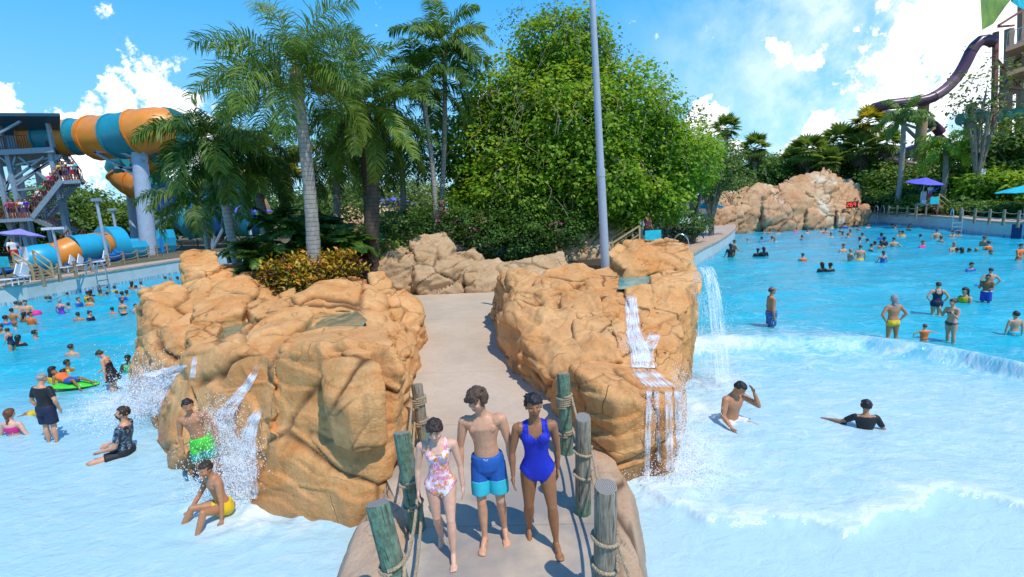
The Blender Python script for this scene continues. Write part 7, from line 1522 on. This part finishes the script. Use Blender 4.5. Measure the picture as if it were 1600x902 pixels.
sw('L', [
 (203, 577, 555, .30, 'front', 'dark', 'black', 'short', (V_, 'green'), 'child with black hair in a bright green life vest beside the left waterfall', dict(child=True)),
 (107, 580, 563, .24, 'back', 'brown', 'black', 'short', (V_, 'yellow'), 'child in a yellow vest, upper of two yellow vests near the green float', dict(child=True)),
 (85, 597, 574, .30, 'back', 'tan', 'black', 'long', (V_, 'yellow'), 'long haired girl in a yellow vest near the green float', dict(child=True, female=True)),
 (103, 603, 577, .34, 'back', 'tan', 'black', 'short', None, 'bare backed man pushing the green float'),
 (113, 556, 538, .24, 'back', 'fair', 'dark', 'short', None, 'bare shouldered bather alone above the yellow vests'),
 (20, 547, 513, .68, 'side', 'fair', 'dark', 'bun', ('swimsuit', 'navy'), 'woman in a dark swimsuit standing side-on at the left of the pool', dict(flip=1, female=True)),
 (30, 538, 524, .20, 'back', 'tan', 'black', 'long', (B_, 'black'), 'dark haired bather right behind the woman in the dark swimsuit', dict(female=True)),
 (55, 527, 516, .16, 'wide', 'tan', 'black', 'short', None, 'swimmer with spread arms right of the dark swimsuit woman'),
 (3, 519, 507, .18, 'front', 'tan', 'dark', 'short', None, 'head and shoulders cut by the left picture edge'),
 (10, 507, 493, .22, 'back', 'tan', 'black', 'short', (B_, 'blue'), 'bather in a blue shirt near the left picture edge'),
 (22, 504, 482, .42, 'hips', 'tan', 'black', 'short', (S_, 'navy'), 'bare chested man in navy shorts near the left edge of the pool'),
 (40, 503, 488, .28, 'back', 'brown', 'black', 'long', None, 'long black haired bather beside the orange vest'),
 (50, 506, 488, .34, 'back', 'tan', 'black', 'short', (V_, 'orange'), 'child in an orange vest near the pink ball', dict(child=True)),
 (44, 493, 469, .45, 'front', 'fair', 'dark', 'short', None, 'pale chested man standing behind the pink ball'),
 (26, 481, 471, .20, 'back', 'fair', 'dark', 'short', None, 'left one of a pair of heads at the left pool wall'),
 (33, 481, 472, .19, 'back', 'fair', 'brown', 'bun', None, 'right one of a pair of heads at the left pool wall', dict(female=True)),
 (24, 512, 505, .14, 'wide', 'fair', 'red', 'short', (V_, 'orange'), 'floating child low in the water below the navy shorts man', dict(child=True)),
 (97, 491, 468, .50, 'back', 'fair', 'grey', 'bun', ('swimsuit', 'violet'), 'woman in a violet swimsuit standing alone in the left pool', dict(female=True)),
 (108, 482, 473, .20, 'back', 'fair', 'dark', 'short', None, 'head next to the violet swimsuit woman'),
 (123, 478, 465, .28, 'side', 'fair', 'red', 'short', (B_, 'blue'), 'child in a blue shirt right of the violet swimsuit woman', dict(child=True)),
 (106, 464, 457, .18, 'back', 'fair', 'dark', 'short', (B_, 'blue'), 'small head with blue shirt behind the violet swimsuit woman'),
 (73, 470, 463, .16, 'back', 'fair', 'brown', 'short', None, 'left of two small heads left of the violet swimsuit woman'),
 (79, 470, 463, .16, 'back', 'tan', 'dark', 'short', None, 'right of two small heads left of the violet swimsuit woman'),
 (123, 499, 488, .20, 'back', 'tan', 'black', 'short', None, 'left bather of the pair in mid left pool'),
 (141, 501, 486, .28, 'side', 'fair', 'dark', 'bun', (B_, 'navy'), 'right bather of the pair in mid left pool, in a navy top', dict(female=True)),
 (176, 488, 480, .16, 'back', 'tan', 'black', 'short', None, 'lone head left of the two women by the outcrop'),
 (194, 491, 469, .48, 'back', 'fair', 'brown', 'bun', ('bikini', 'black'), 'woman in a dark bikini seen from behind beside the outcrop', dict(female=True)),
 (190, 474, 465, .22, 'side', 'fair', 'brown', 'short', None, 'bather just above the dark bikini woman'),
 (212, 489, 475, .32, 'side', 'fair', 'dark', 'short', None, 'bare bather partly hidden by the left outcrop'),
 (139, 471, 455, .34, 'back', 'brown', 'black', 'short', (V_, 'yellow'), 'bather in a yellow vest in the group of dark heads'),
 (143, 465, 453, .26, 'back', 'dark', 'black', 'long', (B_, 'black'), 'bather in a black shirt in the group of dark heads'),
 (140, 475, 466, .20, 'back', 'fair', 'dark', 'short', (V_, 'orange'), 'small child with orange vest below the dark heads', dict(child=True)),
 (158, 464, 453, .26, 'back', 'brown', 'black', 'short', (V_, 'green'), 'child in a green vest right of the dark heads', dict(child=True)),
 (168, 463, 456, .17, 'back', 'tan', 'black', 'short', None, 'dark head below the yellow shirted children'),
 (170, 454, 447, .20, 'back', 'tan', 'black', 'short', (V_, 'yellow'), 'left of two children in yellow near the far left wall', dict(child=True)),
 (180, 456, 447, .24, 'back', 'fair', 'dark', 'short', (B_, 'yellow'), 'right of two children in yellow near the far left wall', dict(child=True)),
 (128, 454, 448, .14, 'back', 'tan', 'dark', 'short', (V_, 'green'), 'small green clad swimmer close to the left wall', dict(child=True)),
 (155, 452, 446, .14, 'back', 'fair', 'dark', 'short', (B_, 'pink'), 'small swimmer in pink close to the left wall', dict(child=True)),
 (183, 462, 454, .17, 'back', 'fair', 'brown', 'short', None, 'fair head in the group beside the outcrop'),
 (192, 467, 456, .24, 'back', 'tan', 'black', 'short', (B_, 'blue'), 'child in a bright blue shirt in the group beside the outcrop', dict(child=True)),
 (199, 463, 454, .20, 'back', 'brown', 'black', 'short', (V_, 'green'), 'child with a green vest in the group beside the outcrop', dict(child=True)),
 (207, 449, 440, .20, 'back', 'tan', 'black', 'long', None, 'dark long haired bather at the far left water above the outcrop'),
 (213, 454, 446, .18, 'back', 'fair', 'dark', 'short', (B_, 'white'), 'bather in white just above the left outcrop'),
 (221, 447, 440, .16, 'back', 'fair', 'brown', 'short', None, 'fair head just above the corner of the left outcrop'),
 (259, 439, 432, .16, 'back', 'fair', 'dark', 'short', None, 'left head of the three behind the left outcrop'),
 (266, 440, 432, .18, 'side', 'fair', 'blond', 'short', (B_, 'red'), 'middle head of the three behind the left outcrop, in red'),
 (278, 439, 432, .16, 'back', 'brown', 'black', 'short', None, 'right head of the three behind the left outcrop')])
sw('R', [
 (1508, 475, 450, .34, 'side', 'fair', 'dark', 'long', (V_, 'yellow'), 'long haired girl in a yellow vest behind the bikini woman', dict(child=True, female=True, flip=1)),
 (1546, 444, 419, .42, 'hips', 'fair', 'dark', 'short', None, 'bare chested boy just behind the man in striped trunks'),
 (1516, 425, 410, .26, 'front', 'fair', 'black', 'short', (B_, 'blue'), 'bather with a blue top alone above the navy swimsuit woman'),
 (1592, 405, 381, .46, 'front', 'fair', 'dark', 'short', (B_, 'orange'), 'person in a red orange shirt and cap at the right picture edge'),
 (1489, 393, 378, .30, 'front', 'fair', 'blond', 'short', None, 'man with a pale cap in the group near the right wall'),
 (1495, 397, 387, .18, 'back', 'tan', 'dark', 'short', None, 'first of two dark heads right of the man with a pale cap'),
 (1502, 398, 387, .20, 'back', 'tan', 'dark', 'long', None, 'second of two dark heads right of the man with a pale cap', dict(female=True)),
 (1514, 397, 388, .18, 'back', 'tan', 'black', 'short', None, 'dark head left of the small yellow vest by the right wall'),
 (1525, 396, 388, .18, 'back', 'fair', 'blond', 'short', (V_, 'yellow'), 'small child in a yellow vest by the right wall', dict(child=True)),
 (1543, 393, 377, .36, 'back', 'fair', 'dark', 'short', (V_, 'orange'), 'child standing in an orange vest near the right wall', dict(child=True)),
 (1547, 399, 391, .16, 'front', 'fair', 'brown', 'short', (B_, 'pink'), 'small child in pink below the standing orange vest', dict(child=True)),
 (1536, 386, 369, .34, 'side', 'tan', 'red', 'cap', None, 'boy with an orange cap near the right wall'),
 (1463, 372, 358, .34, 'hips', 'fair', 'brown', 'short', None, 'bare chested man standing in the far right pool below the lifeguard'),
 (1469, 379, 369, .22, 'side', 'tan', 'black', 'short', None, 'dark haired bather right below the man under the lifeguard'),
 (1488, 369, 360, .22, 'front', 'fair', 'dark', 'short', None, 'pale bather beside the right steel ladder'),
 (1498, 368, 361, .16, 'back', 'tan', 'black', 'short', None, 'dark head under the right steel ladder'),
 (1441, 385, 376, .20, 'front', 'fair', 'red', 'short', (B_, 'pink'), 'red haired child in pink alone in the middle of the right pool', dict(child=True)),
 (1438, 371, 366, .12, 'wide', 'tan', 'black', 'short', None, 'swimmer lying flat behind the red haired child'),
 (1327, 411, 389, .48, 'side', 'fair', 'blond', 'bun', ('bikini', 'pink'), 'blonde girl in a pink bikini left of the man in yellow shorts', dict(female=True)),
 (1343, 409, 383, .52, 'back', 'fair', 'brown', 'short', (S_, 'yellow'), 'bare backed man in yellow shorts in the middle of the right pool'),
 (1379, 412, 392, .46, 'back', 'fair', 'brown', 'tail', ('swimsuit', 'blue'), 'girl with a ponytail in a blue swimsuit right of the yellow shorts man', dict(female=True)),
 (1317, 394, 381, .26, 'front', 'fair', 'brown', 'short', None, 'bather behind the blonde girl in pink'),
 (1360, 392, 381, .22, 'side', 'fair', 'dark', 'short', (B_, 'grey'), 'bather in grey right behind the yellow shorts man'),
 (1396, 385, 371, .30, 'hips', 'fair', 'dark', 'short', None, 'broad bare backed man behind the ponytail girl'),
 (1376, 387, 376, .22, 'back', 'tan', 'dark', 'long', None, 'long haired bather left of the broad man', dict(female=True)),
 (1381, 384, 370, .28, 'back', 'dark', 'black', 'short', (B_, 'navy'), 'bather in navy left of the broad bare backed man'),
 (1377, 374, 364, .24, 'back', 'dark', 'black', 'short', (B_, 'blue'), 'bather in blue farther behind the broad man'),
 (1367, 384, 377, .16, 'back', 'brown', 'black', 'short', None, 'small dark head among the group behind the yellow shorts man'),
 (1355, 380, 373, .16, 'back', 'fair', 'dark', 'short', (B_, 'violet'), 'small bather in violet behind the yellow shorts man'),
 (1347, 372, 364, .18, 'back', 'tan', 'black', 'short', None, 'dark head directly above the yellow vested child'),
 (1343, 379, 371, .18, 'back', 'fair', 'dark', 'short', (V_, 'yellow'), 'yellow vested child behind the yellow shorts man', dict(child=True)),
 (1254, 409, 396, .30, 'back', 'fair', 'brown', 'short', (V_, 'orange'), 'lone child in an orange vest left of the middle group', dict(child=True)),
 (1284, 424, 410, .26, 'back', 'brown', 'black', 'long', (B_, 'black'), 'left of two dark long haired women close together', dict(female=True)),
 (1297, 424, 411, .24, 'back', 'brown', 'black', 'bun', (B_, 'black'), 'right of two dark haired women close together', dict(female=True)),
 (1184, 399, 388, .20, 'back', 'dark', 'black', 'short', (B_, 'black'), 'left of two dark clad bathers by the deck'),
 (1193, 399, 386, .24, 'back', 'dark', 'black', 'long', (B_, 'black'), 'right of two dark clad bathers by the deck', dict(female=True)),
 (1141, 401, 381, .40, 'back', 'brown', 'black', 'long', (B_, 'black'), 'woman in black with loose hair standing at the deck wall', dict(female=True)),
 (1146, 398, 375, .42, 'side', 'tan', 'dark', 'short', None, 'bare chested man behind the woman in black at the deck wall'),
 (1168, 379, 372, .16, 'wide', 'fair', 'grey', 'short', None, 'grey haired swimmer with spread arms right of the deck'),
 (1190, 378, 370, .18, 'back', 'tan', 'black', 'short', (B_, 'blue'), 'bather in blue right of the grey haired swimmer'),
 (1206, 377, 369, .18, 'back', 'tan', 'dark', 'short', None, 'dark head beside the pale yellow vest'),
 (1210, 378, 371, .16, 'front', 'fair', 'blond', 'short', (V_, 'yellow'), 'fair child in a pale yellow vest in the far pool', dict(child=True)),
 (1193, 365, 358, .18, 'side', 'fair', 'brown', 'short', None, 'first of three heads left of the pale yellow vest'),
 (1203, 366, 358, .18, 'back', 'tan', 'dark', 'short', None, 'second of three heads left of the pale yellow vest'),
 (1216, 366, 359, .18, 'back', 'fair', 'dark', 'short', None, 'third of three heads above the pale yellow vest'),
 (1154, 362, 355, .18, 'back', 'tan', 'black', 'long', None, 'left of two heads near the start of the cliff', dict(female=True)),
 (1160, 362, 356, .16, 'back', 'brown', 'black', 'short', None, 'right of two heads near the start of the cliff')])
FAR = [(1225, 354, 'tan', None), (1248, 354, 'fair', ('vest', 'red')), (1261, 365, 'fair', None), (1275, 354, 'brown', None), (1283, 363, 'fair', None), (1290, 364, 'tan', ('vest', 'orange')), (1298, 371, 'fair', None), (1305, 354, 'fair', ('shirt', 'white')), (1312, 362, 'tan', None), (1316, 369, 'brown', None), (1320, 356, 'fair', ('shirt', 'blue')), (1328, 366, 'tan', None),
       (1335, 354, 'dark', None), (1295, 354, 'fair', None), (1398, 358, 'tan', ('vest', 'red')), (1393, 357, 'fair', None), (1419, 360, 'brown', ('shirt', 'navy')), (1421, 357, 'fair', None), (1405, 368, 'fair', None), (1410, 368, 'tan', ('vest', 'yellow')), (1356, 357, 'fair', None), (1244, 363, 'fair', ('shirt', 'pink')), (1235, 356, 'brown', None), (1267, 356, 'fair', None), (1340, 360, 'tan', None), (1252, 375, 'tan', None), (1324, 372, 'fair', None)]
_kn = {}; ORD = 'first second third fourth fifth sixth seventh eighth ninth tenth eleventh twelfth'.split()
for i, (px, pw, sk, we) in enumerate(sorted(FAR)):
    kd = we[1]+' clad' if we else {'fair': 'bare shouldered', 'tan': 'tanned', 'brown': 'brown skinned', 'dark': 'deep brown'}[sk]; _kn[kd] = _kn.get(kd, 0)+1
    swimmer(px, pw, pw-7.5, .17, ['back', 'side', 'front'][i % 3], sk, ['black', 'dark', 'brown'][i % 3], 'short', we, '%s from the left of the tiny %s swimmers in front of the rock cliff' % (ORD[_kn[kd]-1], kd), 'far swimmers before the rock cliff')
# boy on the green float, ball
c = gp(118, 606, 0)
fl = MB(); V, F_ = ellipsoid((0, 0, 0), (.52, .27, .06), 20, 8); fl.add(V, F_); o = fl.build('swim_float', CL_['lime'], None, True); o.location = (c.x, c.y, .08); o.rotation_euler = (0, .1, R(20)); tag(o, 'bright green float board carrying a child in the left pool', 'float')
person('child with an orange vest lying back across the green float', Vector((c.x-.1, c.y-.02, .20)), R(78), 1.15, dict(T=(0, .92, .42), uaL=(-.4, -.3, -1), uaR=(.4, -.3, -1), thL=(-.15, -1, .25), shL=(-.05, -.6, -.8), thR=(.15, -1, .15), shR=(.1, -1, -.35)), 'brown', ('black', 'short'), [('vest', 'orange'), ('shorts', 'blue', None, .7)], 1.0, child=True, detail=0, vox=.02, pel=0, seed=40)
c = gp(46, 650, .0); person('child in a blue and yellow vest swimming near the fuchsia top girl', Vector((c.x, c.y, .02)), R(95), 1.1, dict(T=(0, -1, .22), hp=-50, uaL=(-.9, -.5, .0), faL=(-.6, -.8, 0), uaR=(.9, -.5, .0), thL=(-.15, 1, -.1), shL=(0, 1, 0), thR=(.15, 1, -.1), shR=(0, 1, 0), ftL=(0, 1, 0), ftR=(0, 1, 0)), 'brown', ('black', 'short'), [('vest', 'yellow')], 1.0, child=True, detail=0, vox=.02, pel=0, seed=41)
c = gp(57, 491, .1); V, F_ = ellipsoid((0, 0, 0), (.2, .2, .2), 20, 14); o = MB().add(V, F_).build('beach_ball', CL_['pink'], None, True); o.location = c; tag(o, 'pink beach ball floating near the left wall of the pool', 'ball')
# lifeguards and people on the tower
def stander(px, d, z, H, pose, sk, ha, hs, we, lab, g, **k):
    a = Q(px, d, z); key = ('st', pose, hs, we[0] if we else None, k.get('child', False))
    if key not in _tpl: _tpl[key] = person('x', Vector((0, 0, -50)), 0, 1.6, POSE[pose][0], 'fair', ('black', hs), [(we[0], 'navy', None, .8), ('shorts', 'navy', None, .8)], 1.05, False, False, 0, vox=.028, seed=60+len(_tpl))[0]
    r = copy_tree(_tpl[key]); s = H/1.6; r.scale = (s, s, s); r.location = a; r.rotation_euler = (0, 0, R(POSE[pose][1]-178 if pose == 'back' else k.get('yaw', 30))); r['label'] = lab; r['group'] = g; r['category'] = 'person'
    for c in r.children:
        n = c.name.split('.')[0]; c.material_slots[0].link = 'OBJECT'; c.material_slots[0].material = SK[sk] if n == 'body' else HR[ha] if n == 'hair' else CL_[we[1]] if n == we[0] else CL_[we[2]]
    return r
for i, (px, d, z, we, lab) in enumerate([(108, 43.9, z2, ('shirt', 'grey', 'navy'), 'person in grey at the inner end of the top stair landing'), (114, 43.9, z2, ('shirt', 'black', 'blue'), 'person in black on the top stair landing'), (119, 43.8, z2, ('shirt', 'white', 'red'), 'person in white on the top stair landing'), (124, 43.9, z2, ('shirt', 'aqua', 'navy'), 'person in aqua at the outer corner of the top stair landing'), (102, 43.9, z2, ('shirt', 'yellow', 'navy'), 'person in yellow at the head of the long stair flight'),
    (8, 43.8, z1, ('shirt', 'pink', 'navy'), 'person in pink on the middle landing at the left edge'), (14, 43.8, z1, ('shirt', 'maroon', 'black'), 'person in dark red on the middle landing'), (25, 43.8, z1, ('shirt', 'orange', 'navy'), 'person in orange on the middle landing'), (31, 43.8, z1, ('shirt', 'white', 'blue'), 'person in white on the middle landing'), (37, 43.8, z1, ('shirt', 'royal', 'navy'), 'person in royal blue where the middle landing meets the stairs')]):
    stander(px, d, z, 1.68, ['front', 'back'][i % 2], ['fair', 'tan', 'brown'][i % 3], ['dark', 'brown', 'black'][i % 3], 'short', we, lab, 'people queueing on the slide tower')
for i, f in enumerate((.15, .3, .45, .6, .72, .85)):
    a = Q(42, 43.9, z1).lerp(Q(100, 43.9, z2), f); r = stander(50, 44, 0, 1.66, ['front', 'back'][i % 2], ['tan', 'fair'][i % 2], ['black', 'brown'][i % 2], 'short', ('shirt', ['navy', 'white', 'green', 'black', 'pink', 'grey'][i], 'black'), '%s clad person on the long stair flight' % ['navy', 'white', 'green', 'black', 'pink', 'grey'][i], 'people queueing on the slide tower'); r.location = a
g_ = stander(1462, 40, GZ, 1.75, 'front', 'tan', 'dark', 'cap', ('shirt', 'white', 'red'), 'lifeguard in white shirt and red shorts under the violet parasol across the pool', 'lifeguards on duty', yaw=10); g_.location = gb+Vector((0, -.2, 1.05))
RT = MB(); V, F_ = ellipsoid((0, 0, 0), (.55, .09, .09), 14, 8); RT.add(V, F_); o = RT.build('rescue_tube', CL_['blue'], None, True); o.location = gb+Vector((.05, -.52, 2.2)); o.rotation_euler = (0, -.5, 0); tag(o, 'blue rescue tube held across the chest of the lifeguard in white', 'rescue tube')
a = D(35, 438, 29); g_ = stander(35, 29, GZ, 1.7, 'back', 'fair', 'blond', 'short', ('shirt', 'white', 'red'), 'lifeguard in white on the stand at the left pool wall', 'lifeguards on duty'); g_.location = Vector((a.x, a.y-.1, GZ+.85)); g_.rotation_euler = (0, 0, R(60))
a = D(1018, 365, 24); g_ = stander(1018, 24, DZ, 1.7, 'side', 'brown', 'black', 'short', ('shirt', 'maroon', 'black'), 'shaded person sitting back on the wooden stand under the broad tree', 'lifeguards on duty'); g_.location = Vector((a.x-.2, a.y+.1, DZ+.6))
for i, (px, d, we) in enumerate([(357, 31.5, ('shirt', 'royal', 'navy')), (364, 32, ('shirt', 'white', 'red')), (386, 32, ('shirt', 'red', 'black')), (350, 33, ('shirt', 'grey', 'blue'))]):
    stander(px, d, GZ, 1.7, ['front', 'back'][i % 2], ['fair', 'tan'][i % 2], 'dark', 'short', we, 'guest in a %s shirt near the dark timber counter behind the drooping palm' % we[1], 'guests at the timber counter')
for r in _tpl.values():
    for c in list(r.children): bpy.data.objects.remove(c)
    bpy.data.objects.remove(r)
